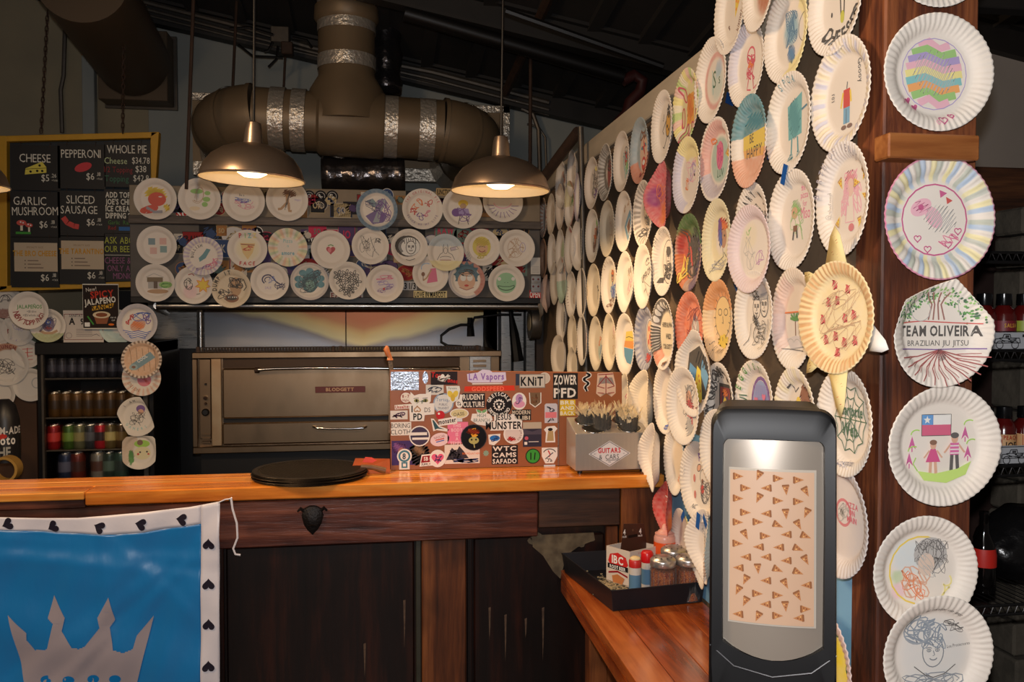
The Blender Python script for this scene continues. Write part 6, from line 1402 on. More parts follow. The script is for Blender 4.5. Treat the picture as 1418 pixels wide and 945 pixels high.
# row three
FB('plate with a brown pillar doorway and a green bush', 216, 392, 53, 52, (), lambda d: (d.box((120, 100, 70), -.45, .05, .35, .3), d.box('A', -.4, -.3, .3, .05), d.box((90, 70, 55), -.12, -.3, .08, .1), d.e('G', .5, -.1, .35, .18), d.sc('g', .5, -.12, .3, .15, 16, .03), d.e('N', .1, -.45, .55, .12), d.l('A', .03, [(-.5, .3), (-.1, .5), (.4, .3)])))
FB('plate with black squiggles, a pink wash and an orange star', 269, 395, 53, 52, (('blob', 'I', -.2, -.35, .35, .5),), lambda d: (d.l('R', .05, [(-.3, .55), (-.1, .6), (.0, .5)]), d.sc('k', -.3, .05, .25, .35, 14, .03), d.star('y', .45, 0, .42, 7, .5), d.star('o', .45, 0, .42, 7, .5, .04), d.l('k', .03, [(.1, -.5), (.3, -.45)])), off=-.012)
FB('cream plate crowded with black inked monsters and letters', 321, 400, 53, 53, (('all', (222, 200, 160), .7),), lambda d: (d.ta('k', 'DUMP IT', .75, 190, 90, .2, 1), d.e('N', .2, .1, .3, .5), d.sc('k', .2, .3, .4, .35, 34, .035), d.e('n', .0, -.5, .35, .22), d.e('k', .0, -.5, .25, .12), [d.p('w', [(-.2+i*.1, -.42), (-.12+i*.1, -.42), (-.16+i*.1, -.5)]) for i in range(5)], d.sc('k', -.3, -.3, .4, .3, 24, .03), d.l('k', .04, [(.6, .5), (.75, .1), (.6, -.1)]), d.e('k', -.6, -.2, .08)), off=.01)
FB('plate with a blue ink curled insect sketch', 374, 390, 53, 52, (), lambda d: (d.arc('v', .07, -.1, .1, .3, .25, 60, 230), d.arc('v', .05, -.08, .08, .2, .15, 60, 230), d.l('v', .06, [(-.05, .35), (.1, .25), (.3, -.0), (.6, -.2)]), d.sc('v', .5, -.25, .3, .2, 22, .03), d.sc('b', .1, .1, .2, .2, 14, .02), d.t('P', 'SALE', -.1, -.4, .14)), off=.012)
FB('plate filled with a dark teal many-clawed creature', 429, 390, 53, 52, (('band', (120, 110, 130), .85, 1, .4),), lambda d: (d.e((60, 120, 130), 0, -.05, .42, .55), [d.e((90, 150, 165), .6*math.cos(a), .55*math.sin(a), .2, .17) or d.e((40, 70, 90), .6*math.cos(a), .55*math.sin(a), .2, .17, .03) for a in [-.3, .3, .9, 1.57, 2.2, 2.9, 3.5]], d.e((130, 180, 170), 0, -.2, .25, .28), d.sc((30, 60, 80), 0, 0, .65, .65, 46, .025)))
FB('plate with a bouquet of black outlined flowers', 482, 389, 53, 52, (), lambda d: ([d.flower('k', x, y, .26, 5, .035) for x, y in ((-.1, .35), (.3, .3), (-.4, .0), (.05, .0), (.45, -.05), (-.25, -.4), (.2, -.4), (-.5, .3), (0, -.6))]))
FB('plate with soft lilac and pink script lines', 533, 393, 52, 52, (('blob', 'P', 0, 0, .6, .2),), lambda d: (d.sc('i', 0, .3, .5, .15, 14, .03), d.sc('P', 0, .0, .5, .2, 16, .03), d.sc('p', 0, -.3, .45, .2, 14, .02), d.e('r', -.05, -.28, .06)), off=.012)
FB('plate with a pink-dressed dancer and a hand mirror', 596, 380, 51, 50, (), lambda d: (d.p('i', [(.0, .3), (.3, .35), (.4, -.4), (-.2, -.5)]), d.l('N', .08, [(.05, .25), (-.2, -.2), (-.4, -.35)]), d.e('n', -.4, .0, .1, .12), d.l('n', .04, [(-.4, -.1), (-.4, -.35)]), d.arc('B', .04, -.2, .35, .3, .25, 60, 200), d.e('N', .2, .5, .12)), off=-.012)
FB('plate with a round-eyed blue-haired face and a red striped rim', 646, 388, 50, 51, (('arc', (180, 70, 50), -60, 120, .75, 1, .8), ('arc', (90, 100, 140), 120, 300, .85, 1, .5)), lambda d: (d.e((60, 110, 130), 0, .25, .62, .5), d.star((60, 110, 130), 0, .3, .72, 12, .75), d.e((225, 180, 150), 0, -.05, .48, .5), [d.e('w', q*.18, .12, .16, .18) or d.e('k', q*.18, .12, .16, .18, .04) or d.e('k', q*.16, .1, .06) for q in (-1, 1)], d.e('r', 0, -.3, .12, .06), d.sc('k', 0, .4, .5, .2, 20, .03), d.l('R', .03, [(-.4, -.4), (0, -.55), (.4, -.4)])), off=.01)
FB('plate with a flat green smiling frog face, last of the bottom hood row', 701, 392, 51, 51, (), lambda d: (d.e((150, 205, 160), 0, 0, .55, .56), [d.e('w', q*.38, .22, .1) or d.e('k', q*.38, .22, .04) for q in (-1, 1)], d.l('e', .04, [(-.45, -.15), (-.2, -.2), (.2, -.2), (.45, -.12)]), d.arc('e', .05, 0, -.15, .45, .25, 180, 360), d.e('e', -.08, .02, .02), d.e('e', .08, .02, .02)))
# stickers on the hood fascia
rg = random.Random(12)
COLS = [(40, 38, 44), (205, 195, 180), (150, 40, 40), (60, 80, 120), (190, 170, 130), (90, 70, 110), (110, 130, 120), (30, 30, 34), (170, 120, 70), (210, 205, 200), (200, 60, 90)]
def hood_sticker(px, py, w, h, fn, board_y=HY):
    d = DR(int(px*3+py)); fn(d); c = onY(px, py, board_y-.001); return dr_obj('sticker', d, hood, c, k=.00407, dz=.00006, off=.0002)
def rand_st(w, h, c1, c2, kind, txt):
    def f(d):
        if kind == 0: d.e(c2, 0, 0, w/2+.8, h/2+.8); d.e(c1, 0, 0, w/2, h/2); d.sc(c2, 0, 0, w*.3, h*.3, 14, 1)
        elif kind == 1: d.box(c2, -w/2-.6, -h/2-.6, w/2+.6, h/2+.6); d.box(c1, -w/2, -h/2, w/2, h/2); d.t(c2, txt, 0, -h*.22, h*.45, 0, 1, .8)
        else: d.box(c1, -w/2, -h/2, w/2, h/2); d.hatch(c2, 0, 0, w*.4, h*.4, 10, 1.2); d.e(c2, 0, 0, h*.25)
    return f
WORDS = ['WIN', 'OK', 'SO', 'JO', 'EAT', 'POP', 'ART', 'CITY', '33', 'RAW', 'TOP', 'LOVE']
for k in range(120):      # upper and lower board
    if k < 15 or k >= 90: px, py, h = 250+(k % 30 if k >= 90 else k*2)*16.2+rg.uniform(-6, 6), rg.uniform(270, 293), rg.uniform(12, 20)
    else: px, py, h = 248+((k-15) % 25)*19.6+rg.uniform(-6, 6), (328, 352, 372, 398)[(k-15)//25 if k < 90 else 3]+rg.uniform(-9, 9), rg.uniform(14, 24)
    w_s = h*rg.uniform(.9, 1.6); c1, c2 = rg.sample(COLS, 2)
    hood_sticker(px, py, w_s, h, rand_st(w_s, h, c1, c2, rg.randrange(3), rg.choice(WORDS)))
for px, py, w_s, h, bg, t, fc in ((258, 296, 26, 11, (200, 40, 36), 'SUR', 'w'), (596, 408, 46, 10, (215, 200, 150), 'LOVE IN MASCOT', 'k'), (566, 396, 22, 12, (190, 190, 190), '33 1/3', 'k'), (741, 408, 16, 12, (205, 36, 40), 'OPEN', 'w'), (434, 330, 18, 12, (60, 56, 60), 'WIN', 'w'),
                                (480, 409, 44, 9, (205, 200, 195), 'EAT THIS', (120, 60, 60)), (648, 328, 24, 20, (205, 200, 195), '$O', 'r'), (616, 266, 24, 10, (190, 160, 110), 'JUNCTION', 'k')):
    hood_sticker(px, py, w_s, h, label_st(w_s, h, bg, [t], fc))['label'] = 'small sticker reading '+t
hood_sticker(356, 322, 14, 14, lambda d: (d.e('w', 0, 0, 8), d.e('k', 0, 0, 7), d.star('w', 0, 0, 5, 4, .4)))['label'] = 'round black sticker with a white star'
for px in (452, 468, 484): hood_sticker(px-24, 272, 12, 12, lambda d: (d.e('k', 0, 0, 8), d.e('A', 0, 0, 5.5, None, .8), d.sc('w', 0, 0, 3.5, 3.5, 8, .8)))
p = onY(743, 375, HY-.02); wp_ = sheet('wall_notice', 735, 357, 748, 380, HY-.004, (215, 210, 200), 'small white printed notice at the right end of the hood', 'notice', lambda d: [d.l('A', .7, [(-5, -1-i*2), (5, -1-i*2)]) for i in range(5)])
o = MB().box(onY(735, 380, HY-.01).x, onY(749, 380, HY-.01).x, HY-.012, HY, onY(740, 405, HY).z, onY(740, 382, HY).z, .002).build('switch_plate', STEEL, at=(onY(735, 380, HY-.01).x, HY, onY(740, 405, HY).z)); tag(o, 'steel switch plate with four red-topped switches under the white notice', 'switch plate')
for x, y in ((738, 387), (745, 387), (738, 397), (745, 397)):
    c = onY(x, y, HY-.013); MB().lathe([(.006, 0), (.006, .01), (0, .011)], 10, Matrix.Translation(c) @ Matrix.Rotation(PI/2, 4, 'X')).build('switch', mat('dark_red_knob', (110, 30, 30), .4), o)
# ---- left group
def FL_(lab, x, y, w, h, Y, ops=(), draw=None, **k): return facing_plate(lab, x, y, w, h, Y, ops, draw, group=gL, far=True, **k)
FL_('plate reading jalapenos new topping in green and dark red', 41, 430, 53, 52, 4.9, (), lambda d: (d.t('g', 'JALAPEÑOS', 0, .1, .2, 0, 1, .95), d.t('K', '+$1/slice', .1, -.12, .13), d.t('K', '+$5/whole pie', .1, -.32, .13), d.ta('R', 'NEW TOPPING!', .78, 188, 352, .26, 1, True)))
FL_('plate with a purple and orange creature half behind the new topping plate', 67, 451, 45, 47, 4.955, (('half', (150, 170, 90), 0, -1, .45, .7),), lambda d: (d.e((130, 110, 140), 0, .05, .35, .42), d.e('b', 0, .2, .16), d.e('w', 0, .2, .08), d.e('R', 0, -.15, .2, .1), d.l('N', .14, [(-.5, -.3), (-.2, -.45), (.2, -.45), (.5, -.3)]), d.sc('v', 0, .1, .5, .5, 24, .03)))
FL_('plate tucked behind the jalapeno ranch poster, green and pink edge showing', 163, 453, 42, 48, 4.97, (('arc', 'T', 180, 360, .3, 1, .5),), lambda d: d.sc('R', .3, -.3, .2, .2, 10, .04))
FL_('plate with blue waves and an orange fish', 191, 448, 54, 54, 4.9, (('band', (90, 110, 170), .75, 1, .35),), lambda d: (d.e('s', .0, -.1, .4, .28, 0, .5), d.hatch('o', .0, -.1, .35, .22, 12, .04), [d.l('b', .04, [(-.7+.1*i, -.35-.1*i), (-.3, -.45-.1*i), (0, -.38-.1*i), (.4, -.48-.1*i), (.65-.1*i, -.4-.1*i)]) for i in range(4)], d.sc('b', .2, .4, .5, .3, 24, .035), d.sc('r', -.4, .2, .2, .3, 12, .04), d.sc('p', .45, .2, .2, .25, 14, .04)))
FL_('plate with a blue drink can on a tan wood-look ground', 197, 498, 56, 53, 4.87, (('all', (215, 160, 110), .75), ('sec', [(60, 50, 50), '.'], 60, .86, 1, .8)), lambda d: ([d.l('n', .02, [(-.6+.3*i, .6), (-.5+.3*i, -.6)]) for i in range(5)], d.p((110, 150, 165), [(-.55, -.25), (.4, .4), (.65, .1), (-.3, -.55)]), d.e((150, 180, 185), -.43, -.4, .2, .16), d.e('n', -.43, -.4, .1, .07), d.t('w', 'COOL', .05, -.02, .17, .6, 1)))
FL_('plate with a pink round fruit under the drink can plate', 197, 523, 56, 51, 4.92, (('sec', ['s', '.'], 40, .65, 1, .7),), lambda d: (d.e((225, 120, 140), .1, -.15, .36, .34), d.ta('n', 'UNION', .8, 200, 260, .16, 0, True), d.sc('r', .1, -.1, .3, .3, 14, .02)))
FL_('bent plate with a purple-helmeted pencil figure, third up from the bar on the cooler edge', 191, 577, 50, 54, 4.9, (), lambda d: (d.e('p', .1, .4, .22, .2), d.e('s', .12, .25, .14), d.sc('K', 0, -.1, .4, .4, 26, .02), d.e('K', -.15, -.1, .2, .15, .02), d.ta('T', 'GAMERS', .72, 215, 320, .14, 0, True), d.ta('K', 'I AM', .75, 150, 100, .14)), warp=multi(cut(.5, .55), cut(3.7, .8)), roll=-.1)
FL_('bent plate with a green-capped creature and fern, lowest on the cooler edge', 194, 624, 42, 52, 4.9, (('arc', (190, 150, 110), 100, 230, .3, 1, .5),), lambda d: (d.e('l', .1, .35, .4, .2), d.e((120, 80, 60), .0, .42, .15, .15), d.e((235, 225, 180), .12, -.15, .42, .35), d.e('k', .0, -.1, .05), d.e('k', .35, -.08, .05), d.e('r', -.1, -.2, .06), d.e('r', .42, -.2, .05), d.hatch('g', -.45, -.35, .14, .4, 14, .05)), warp=multi(cut(PI/2, .75), cut(0, .8), cut(PI, .85)))
for lab, x, y, s, ops, dr in (('pale plate with faint blue writing on the left wall beside the cooler', 26, 457, 44, (), lambda d: (d.sc('P', 0, .2, .4, .3, 14, .02), d.ta('P', 'SKY', .75, 220, 300, .14, 0, True))),
    ('plate with a dark red tree on the left wall, half behind the cooler', 38, 490, 40, (), lambda d: (d.l('r', .06, [(0, .4), (0, -.5)]), [d.l('r', .04, [(-.35, .3-.25*i), (.35, .35-.25*i)]) for i in range(4)])),
    ('large plate with an orange-banded rim and curly grey sketch on the left wall', 11, 505, 58, (('arc', (205, 120, 60), 60, 130, .7, 1, .8),), lambda d: (d.sc('K', -.1, -.1, .45, .4, 40, .025), d.ta('R', 'BRUNCH', .78, 130, 60, .18, 1))),
    ('plate with a faint grey ring on the left wall, lowest by the cooler', 43, 533, 46, (), lambda d: (d.e('A', .3, .1, .25, .3, .06),)),
    ('plain plate cut by the left edge of the picture', 0, 546, 42, (), None),
    ('plate with a red scribble cut by the left edge, above the orange-banded one', -4, 460, 40, (), lambda d: d.sc('R', .6, .1, .2, .3, 14, .05)),
    ('plate with red block lettering at the left edge under the menu board', 8, 418, 46, (('half', (150, 60, 40), 0, -1, .45, .8),), lambda d: d.sc('K', 0, .2, .4, .3, 20, .03))):
    FL_(lab, x, y, s, s, 5.27, ops, dr)
# ---- post plates
def PPl(lab, x, y, w, h, ops=(), draw=None, off=0, **k): return facing_plate(lab, x, y, w, h, PY-.012-off, ops, draw, group=gP, **k)
PPl('white plate cut by the top edge of the picture on the post', 1291, -66, 158, 160)
def d_rain(d):
    for i, c in enumerate((('I'), ('G'), ('B'), ('I'), ('Y'), (190, 220, 170), ('B'), ('O'))):
        y0 = .5-.14*i
        for j in range(5): pass
    for i in range(9):
        c = ['I', 'G', 'P', 'I', 'Y', 'T', 'O', 'G', 'I'][i]; y = .48-.12*i; e = math.sqrt(max(.02, .57**2-y*y)); d.l(c, .13, [(-e*.92, y-.02), (-e*.3, y+.07), (e*.3, y-.05), (e*.92, y+.02)])
    d.e('P', 0, .0, .6, None, .015); d.heart('m', -.5, -.47, .14, .3); d.heart('m', -.37, -.58, .14, .2); d.heart('m', .1, -.8, .15, 0, .02); d.heart('m', .26, -.72, .09, 0, .02); d.heart('I', .0, -.84, .08, 0, .02); d.t('m', 'J', -.62, -.5, .12); d.hatch('A', 0, 0, .4, .4, 26, .012, 1.1)
PPl('plate with a soft rainbow disc and small magenta hearts, top full plate on the post', 1293, 103, 151, 163, (), d_rain)
def d_min(d):
    d.e('m', .0, -.02, .58, None, .025); d.p('m', [(.08, .47), (.22, .42), (.1, .34)]); d.p('r', [(.2, .36), (.32, .3), (.22, .24)])
    for x, y in ((-.3, -.33), (-.12, -.5), (.25, -.42), (.42, -.2)): d.heart('m', x, y, .13, 0, .018)
    d.e('I', -.25, .18, .2, .13, 0, .5); d.e('m', -.25, .18, .05); d.e('I', -.02, .02, .2, .13, 0, -.9); d.hatch('m', -.25, .18, .15, .1, 8, .012); d.sc('i', .25, -.35, .2, .12, 14, .015); d.hatch('A', .1, .0, .3, .25, 20, .014, 1)
PPl('plate with blue, yellow and green radiating strokes, a magenta ring and hearts', 1294, 303, 153, 169, (('sec', ['.', 'B', 'Y', '.', (165, 180, 165), 'Y', '.', 'B', (150, 170, 150)], 54, .6, .965, .62), ('band', 'm', .97, 1, .85)), d_min)
def d_tree(d):
    for k in range(240):
        a = d.rnd.uniform(.1, PI-.1); r = d.rnd.uniform(.55, .9); d.e(d.rnd.choice(['g', 'G', 'e']), r*math.cos(a)*1.0, .1+r*math.sin(a)*.8, .02); d.lay = 0
    d.lay = 2
    for x in (-.1, -.04, .03, .1): d.l((150, 90, 80), .03, [(x*2.2, .72), (x*.9, .5), (x*1.6, .22)])
    d.l('r', .02, [(-.72, .17), (-.3, .2), (.3, .17), (.8, .15)]); d.e('A', -.32, .4, .2, .2, .015); d.l('A', .015, [(.4, .62), (.45, .3)])
    d.t('k', 'TEAM OLIVEIRA', .03, -.07, .19, 0, 1, .93); d.t('k', 'BRAZILIAN JIU JITSU', .02, -.25, .105, 0, 0, 1.15); d.l('p', .02, [(-.8, -.3), (0, -.32), (.85, -.3)])
    for k in range(11):
        a = PI+.15+k*(PI-.3)/10; d.l((165, 60, 60), .022, [(.05, -.33), (.05+.4*math.cos(a)*1.1, -.4+.28*math.sin(a)), (.05+.85*math.cos(a+.05), -.36+.62*math.sin(a))]); d.l((165, 60, 60), .013, [(.05+.3*math.cos(a), -.38+.2*math.sin(a)), (.05+.7*math.cos(a+.14), -.36+.5*math.sin(a+.1))])
    d.hatch('k', .08, -.42, .1, .12, 18, .012)
PPl('bent plate reading team oliveira brazilian jiu jitsu between a tree and its red roots', 1296, 460, 150, 152, (), d_tree, off=.02, warp=multi(cut(1.95, .80), cut(.75, .86), cut(2.75, .9), curl(.1)))
def d_chile(d):
    d.box('b', -.33, .15, -.12, .5); d.box('w', -.12, .33, .2, .5); d.box((215, 70, 120), -.33, .15, .2, .33); d.box((70, 150, 215), -.33, .33, -.13, .5); d.star('w', -.23, .41, .07); d.l('K', .012, [(-.33, .15), (.2, .15), (.2, .5), (-.33, .5)], True)
    for x, y in ((-.5, .05), (-.55, -.22), (.45, .2), (.5, -.12)): d.p((205, 70, 150), [(x-.07, y-.12), (x, y+.1), (x+.07, y-.12), (x, y-.05)]); d.l((205, 70, 150), .02, [(x, y-.08), (x, y-.16)]); d.arc('l', .02, x+.08, y+.12, .1, .08, 60, 180)
    d.fig(-.13, -.2, .55, (215, 50, 130), 's', 's', 'n', True); d.fig(.25, -.12, .62, (220, 90, 160), 'K', 's', 'K')
    for i in range(3): d.l('w', .02, [(.17, -.02-.06*i), (.33, -.02-.06*i)])
    d.p((200, 235, 110), [(-.42, -.42), (-.1, -.47), (.3, -.4), (.55, -.28), (.45, -.5), (.1, -.63), (-.3, -.58)]); d.l('l', .02, [(-.42, -.42), (-.5, -.3), (-.45, -.2)])
PPl('plate with a blue, white and pink flag over two small holding-hands figures on grass', 1301, 616, 151, 168, (), d_chile, off=.004)
PPl('plate with a faint yellow ring and grey curly portrait, second lowest on the post', 1275, 790, 163, 157, (('blob', (200, 225, 235), -.25, .25, .3, .5), ('blob', 'G', -.45, -.1, .12, .5), ('blob', 'I', -.42, -.35, .14, .6)), lambda d: (d.arc('y', .03, 0, 0, .6, .6, 60, 260), d.e('A', .18, .28, .32, .3), d.sc('K', .2, .25, .35, .35, 60, .01), d.sc('s', -.1, -.2, .3, .3, 24, .025), d.e((225, 200, 180), .1, .1, .16, .2), d.sc('A', .1, .1, .2, .25, 24, .01), d.sc('o', -.15, -.25, .25, .3, 16, .015), d.sc('Y', .5, -.3, .12, .2, 8, .03)), off=.006)
PPl('plate with a blue-grey pencil warrior drawing, lowest on the post', 1292, 905, 154, 167, (('blob', (205, 215, 220), 0, 0, .6, .4),), lambda d: (d.face(.0, .02, .5, (110, 120, 130), None, None, .018), d.sc((130, 145, 160), -.25, .4, .3, .28, 34, .022), d.sc((130, 145, 160), 0, .3, .25, .25, 28, .018), d.e((150, 160, 170), -.3, .38, .24, .2, .03), d.sc((130, 140, 150), 0, -.55, .6, .25, 44, .018), d.l('K', .015, [(-.35, -.2), (-.15, -.35), (0, -.4), (.2, -.35), (.4, -.2)]), d.ta('K', 'mi corazon con amor', .75, 105, 55, .06), d.sc('K', .35, .45, .2, .12, 22, .01), d.t('K', 'Los Protectores', .45, .1, .055, .1)), off=.035)
# ---- plates on the partition, far end to near end
def W(lab, x, y, w, h, ops=(), draw=None, off=.0, **k): k.setdefault('group', gW); return wall_plate(lab, x, y, w, h, ops, draw, .037+off, **k)
scr = lambda *a: (lambda d: [d.sc(c, x, y, r, r2, n, .03) for c, x, y, r, r2, n in a])
# narrow, far plates
W('narrow plate with orange scribble, topmost left of the pole', 781, 256, 15, 65, (), scr(('o', 0, .3, .3, .3, 16), ('n', 0, -.2, .3, .3, 14)))
W('plain leaning plate directly left of the pole top', 796, 240, 13, 65, (), lambda d: d.sc('N', 0, 0, .3, .5, 10, .02))
W('plate with lilac edge seen almost edge-on behind the pole', 804, 273, 8, 66, (('band', 'P', .8, 1, .5),))
W('plate with a bulging grey monster sketch, first right of the pole', 824, 254, 20, 71, (('all', (200, 180, 165), .4),), lambda d: (d.sc('K', .1, 0, .5, .6, 40, .03), d.e('K', .15, .1, .3, .4, .03), d.e('Y', .2, .55, .2, .1), d.sc('p', .1, -.4, .3, .2, 14, .03)))
W('plate with a black hatched rim round a dark red figure', 843, 239, 20, 79, (('sec', [(70, 65, 62), 'A'], 70, .55, .97, .85), ('band', (60, 52, 50), .35, .62, .8)), lambda d: (d.e((150, 70, 50), .1, -.05, .28, .5), d.sc('R', .1, 0, .2, .45, 20, .04), d.sc('k', .1, .3, .3, .3, 20, .03)))
W('plate with a small red and green figure high on the wall', 866, 224, 23, 84, (('all', (205, 190, 180), .3),), lambda d: (d.hatch('r', .1, .1, .25, .25, 12, .07), d.hatch('G', .25, -.25, .25, .25, 10, .06), d.sc('T', .1, -.1, .4, .5, 18, .03), d.e('K', .1, .35, .12, .12, .03)))
W('plate with a blue-painted face and orange lightning shapes', 891, 209, 26, 90, (('band', (110, 150, 170), .3, 1, .75), ('arc', (225, 130, 80), 200, 350, .6, 1, .75)), lambda d: (d.e((225, 190, 165), .05, -.1, .4, .6), d.e('t', -.1, .1, .12, .06), d.e('t', .2, .15, .1, .06), d.p('r', [(.0, .35), (.25, .1), (.1, .1), (.2, -.2), (-.1, .15), (.05, .15)]), d.e('r', .05, -.4, .2, .22), d.e('w', .05, -.36, .14, .08), d.sc('n', 0, .5, .35, .2, 14, .05), d.sc('o', .4, -.5, .2, .3, 10, .05), d.l('R', .05, [(-.25, -.65), (.05, -.8), (.4, -.6)])))
W('plate with a running yellow slice-shaped figure with black limbs', 923, 176, 30, 100, (), lambda d: (d.e((225, 170, 60), .15, .05, .2, .34, 0, -.15), d.e('k', .15, .05, .2, .34, .035, -.15), d.l('k', .03, [(0, .2), (-.35, -.05), (-.25, -.15)]), d.l('k', .03, [(.1, -.25), (-.2, -.55), (-.3, -.5)]), d.l('k', .03, [(.2, -.25), (.35, -.55), (.45, -.5)]), d.sc('k', .2, .4, .12, .2, 10, .04), d.e('k', .1, 0, .05), d.e('k', .2, -.1, .04), d.t('K', 'Fast', -.2, .3, .1, 1.3)))
W('plate covered in yellow, green and pink geometric leaf shapes', 956, 148, 36, 105, (('all', (225, 215, 140), .75), ('sec', ['G', 'I', 'Y', '.'], 24, .6, 1, .6)), lambda d: (d.p((235, 165, 50), [(-.2, .35), (.25, .35), (.3, -.45), (-.25, -.45)]), [d.e((200, 60, 90), x, y, .1, .26, .05, r) or d.e('T', x*1.1, y*.9, .06, .18, 0, r) for x, y, r in ((-.4, .4, .6), (.45, .35, -.6), (-.5, -.2, 0), (.5, -.25, 0), (-.25, -.65, -.6), (.3, -.65, .6))], d.hatch('o', 0, 0, .25, .4, 10, .03)))
W('plate with a pink airbrushed ring round a teal S and six', 991, 112, 44, 116, (('band', (215, 120, 120), .52, .68, .65), ('blob', 'B', .2, .25, .2, .5), ('blob', 'T', .1, -.1, .35, .35)), lambda d: (d.t('e', 'S', -.05, -.15, .42), d.t('e', 's', .25, -.12, .26), d.l('T', .02, [(-.2, .3), (-.15, -.3)])))
W('plate with a yellow pizza slice and grey script, cut by the top edge', 1018, 14, 43, 120, (), lambda d: (d.slice(.1, .05, .5, -.4, 'o', 'y', 'o'), d.t('n', 'kismet', .35, -.35, .16, 1.0), d.sc('n', -.35, -.3, .06, .05, 6, .03)))
W('plate with a red crayon many-legged figure', 1040, 90, 51, 115, (('arc', (200, 200, 225), 90, 200, .7, 1, .6),), lambda d: (d.e((215, 90, 110), .0, .22, .2, .2, .05), d.sc((210, 70, 100), 0, -.05, .25, .35, 30, .035), d.l((210, 70, 100), .04, [(-.1, -.25), (-.2, -.55), (0, -.6)]), d.l((210, 70, 100), .04, [(.1, -.25), (.15, -.6), (.3, -.55)]), d.sc('o', .0, 0, .15, .1, 8, .05)), off=-.004)
W('plate with a rust brown shape cut by the top edge', 1058, -20, 45, 124, (('blob', (185, 100, 55), .1, -.15, .5, .9),), None, off=.02)
W('plate with a turquoise furry blob and a yellow rim wash', 1096, 48, 62, 132, (('arc', 'Y', -100, 60, .55, 1, .7), ('blob', (110, 175, 200), 0, .1, .32, .8), ('blob', (70, 110, 160), 0, -.4, .16, .7)), lambda d: (d.sc((60, 120, 160), 0, .15, .28, .4, 60, .018), d.hatch((70, 130, 180), 0, -.4, .18, .2, 16, .03), d.arc('K', .015, .62, .0, .3, .3, 100, 250)))
def d_chees(d):
    d.p('y', [(-.5, .9), (.3, .9), (.1, .2), (-.05, .35), (-.2, .25)]); d.l('k', .04, [(-.5, .9), (-.35, .45), (-.25, .5), (-.15, .2), (-.05, .3), (.0, -.3), (.1, -.3), (.12, .25), (.3, .85)]); d.e('R', -.1, .5, .1); d.e((200, 200, 60), .05, -.3, .07, .12); d.e('k', -.33, -.15, .03, .05); d.ta('k', 'CHEESED', .78, 222, 340, .27, 1, True)
W('plate with dripping cheese and bold black cheese lettering, cut by the top edge', 1165, 2, 78, 146, (), d_chees)
W('plate with blue and yellow rim dashes and a tall figure in a red shirt', 1173, 131, 83, 158, (('sec', [(190, 195, 225), '.', (240, 225, 180), '.'], 56, .72, .95, .7),), lambda d: (d.box('r', -.12, -.22, .1, .1), d.l('y', .05, [(-.13, .06), (-.2, -.2)]), d.l('y', .05, [(.11, .06), (.14, -.15)]), d.box((110, 170, 205), -.11, -.5, .1, -.22), d.l('k', .015, [(-.01, -.5), (-.01, -.25)]), d.e((120, 90, 80), -.09, -.56, .09, .04), d.e((120, 90, 80), .11, -.56, .09, .04), d.l('k', .02, [(.0, .1), (.02, .22)]), d.t('k', '1.0.1', -.42, .05, .1, PI/2), d.t('k', 'Goooy', .38, .3, .13, -PI/2+.1)))
W('plate with a turquoise crayoned block and thin feet', 1100, 171, 63, 140, (), lambda d: (d.p((100, 180, 185), [(-.3, .38), (.32, .55), (.32, -.25), (-.25, -.3)]), d.hatch((60, 150, 160), 0, .1, .28, .4, 26, .03), d.ta((90, 150, 165), 'SPOA', .78, 120, 70, .15), d.l((70, 160, 170), .05, [(-.1, -.28), (-.12, -.6)]), d.l((70, 160, 170), .05, [(.15, -.28), (.18, -.58)]), d.hatch((70, 160, 170), -.12, -.66, .08, .08, 6, .03), d.hatch((70, 160, 170), .2, -.64, .08, .08, 6, .03), d.l((60, 130, 160), .04, [(.32, .2), (.55, .25)])))
W('plate striped teal, yellow and salmon reading be happy', 1045, 196, 51, 127, (('half', (60, 140, 155), 0, 1, .18, .92), ('half', (215, 230, 235), 0, 1, .82, .0), ('half', (235, 165, 130), 0, -1, .28, .85), ('blob', 'Y', 0, -.05, .0, 0)), lambda d: (d.p((240, 210, 80), [(-.62, .2), (.62, .22), (.62, -.2), (-.62, -.1)]), d.p((240, 180, 90), [(-.62, -.1), (.62, -.2), (.55, -.38), (-.55, -.28)]), d.t('K', 'BE', -.15, .0, .2), d.t('K', 'HAPPY', .0, -.32, .24), d.hatch('t', 0, .45, .5, .2, 12, .03)), off=.01)
W('plate with a pink face on a green and salmon ground beside a pizza slice', 997, 221, 44, 114, (('arc', (210, 110, 100), 60, 200, .62, .95, .6), ('arc', (150, 140, 170), 200, 320, .65, .95, .6), ('band', (150, 195, 180), 0, .55, .75)), lambda d: (d.e('i', .0, .1, .22, .35), d.sc('m', 0, .1, .2, .3, 16, .03), d.t('e', 'LUV', .05, -.42, .2), d.slice(.55, .02, .35, .6), d.sc('o', -.3, .5, .2, .1, 8, .03)))
W('plate with a yellow and lilac wash over a faint pink sketch', 957, 243, 38, 106, (('arc', 'Y', 20, 130, .5, 1, .75), ('arc', (195, 195, 225), 130, 260, .7, 1, .7)), lambda d: (d.sc('I', 0, .1, .4, .4, 26, .02), d.sc('o', -.3, -.2, .12, .2, 10, .03), d.e('k', .25, -.02, .04), d.sc('P', .1, .1, .25, .25, 14, .02)), off=.01)
W('red and orange tie-dye plate pinched to a point at the top', 924, 269, 32, 95, (('all', (205, 55, 75), .9), ('blob', (225, 130, 60), 0, -.5, .4, .8), ('blob', (120, 50, 130), -.6, .0, .3, .7), ('blob', (150, 30, 60), .3, .2, .25, .8)), lambda d: (d.sc('p', .2, .3, .2, .2, 14, .04), d.sc('o', -.2, -.1, .5, .5, 24, .02)), warp=lens(.55, .15))
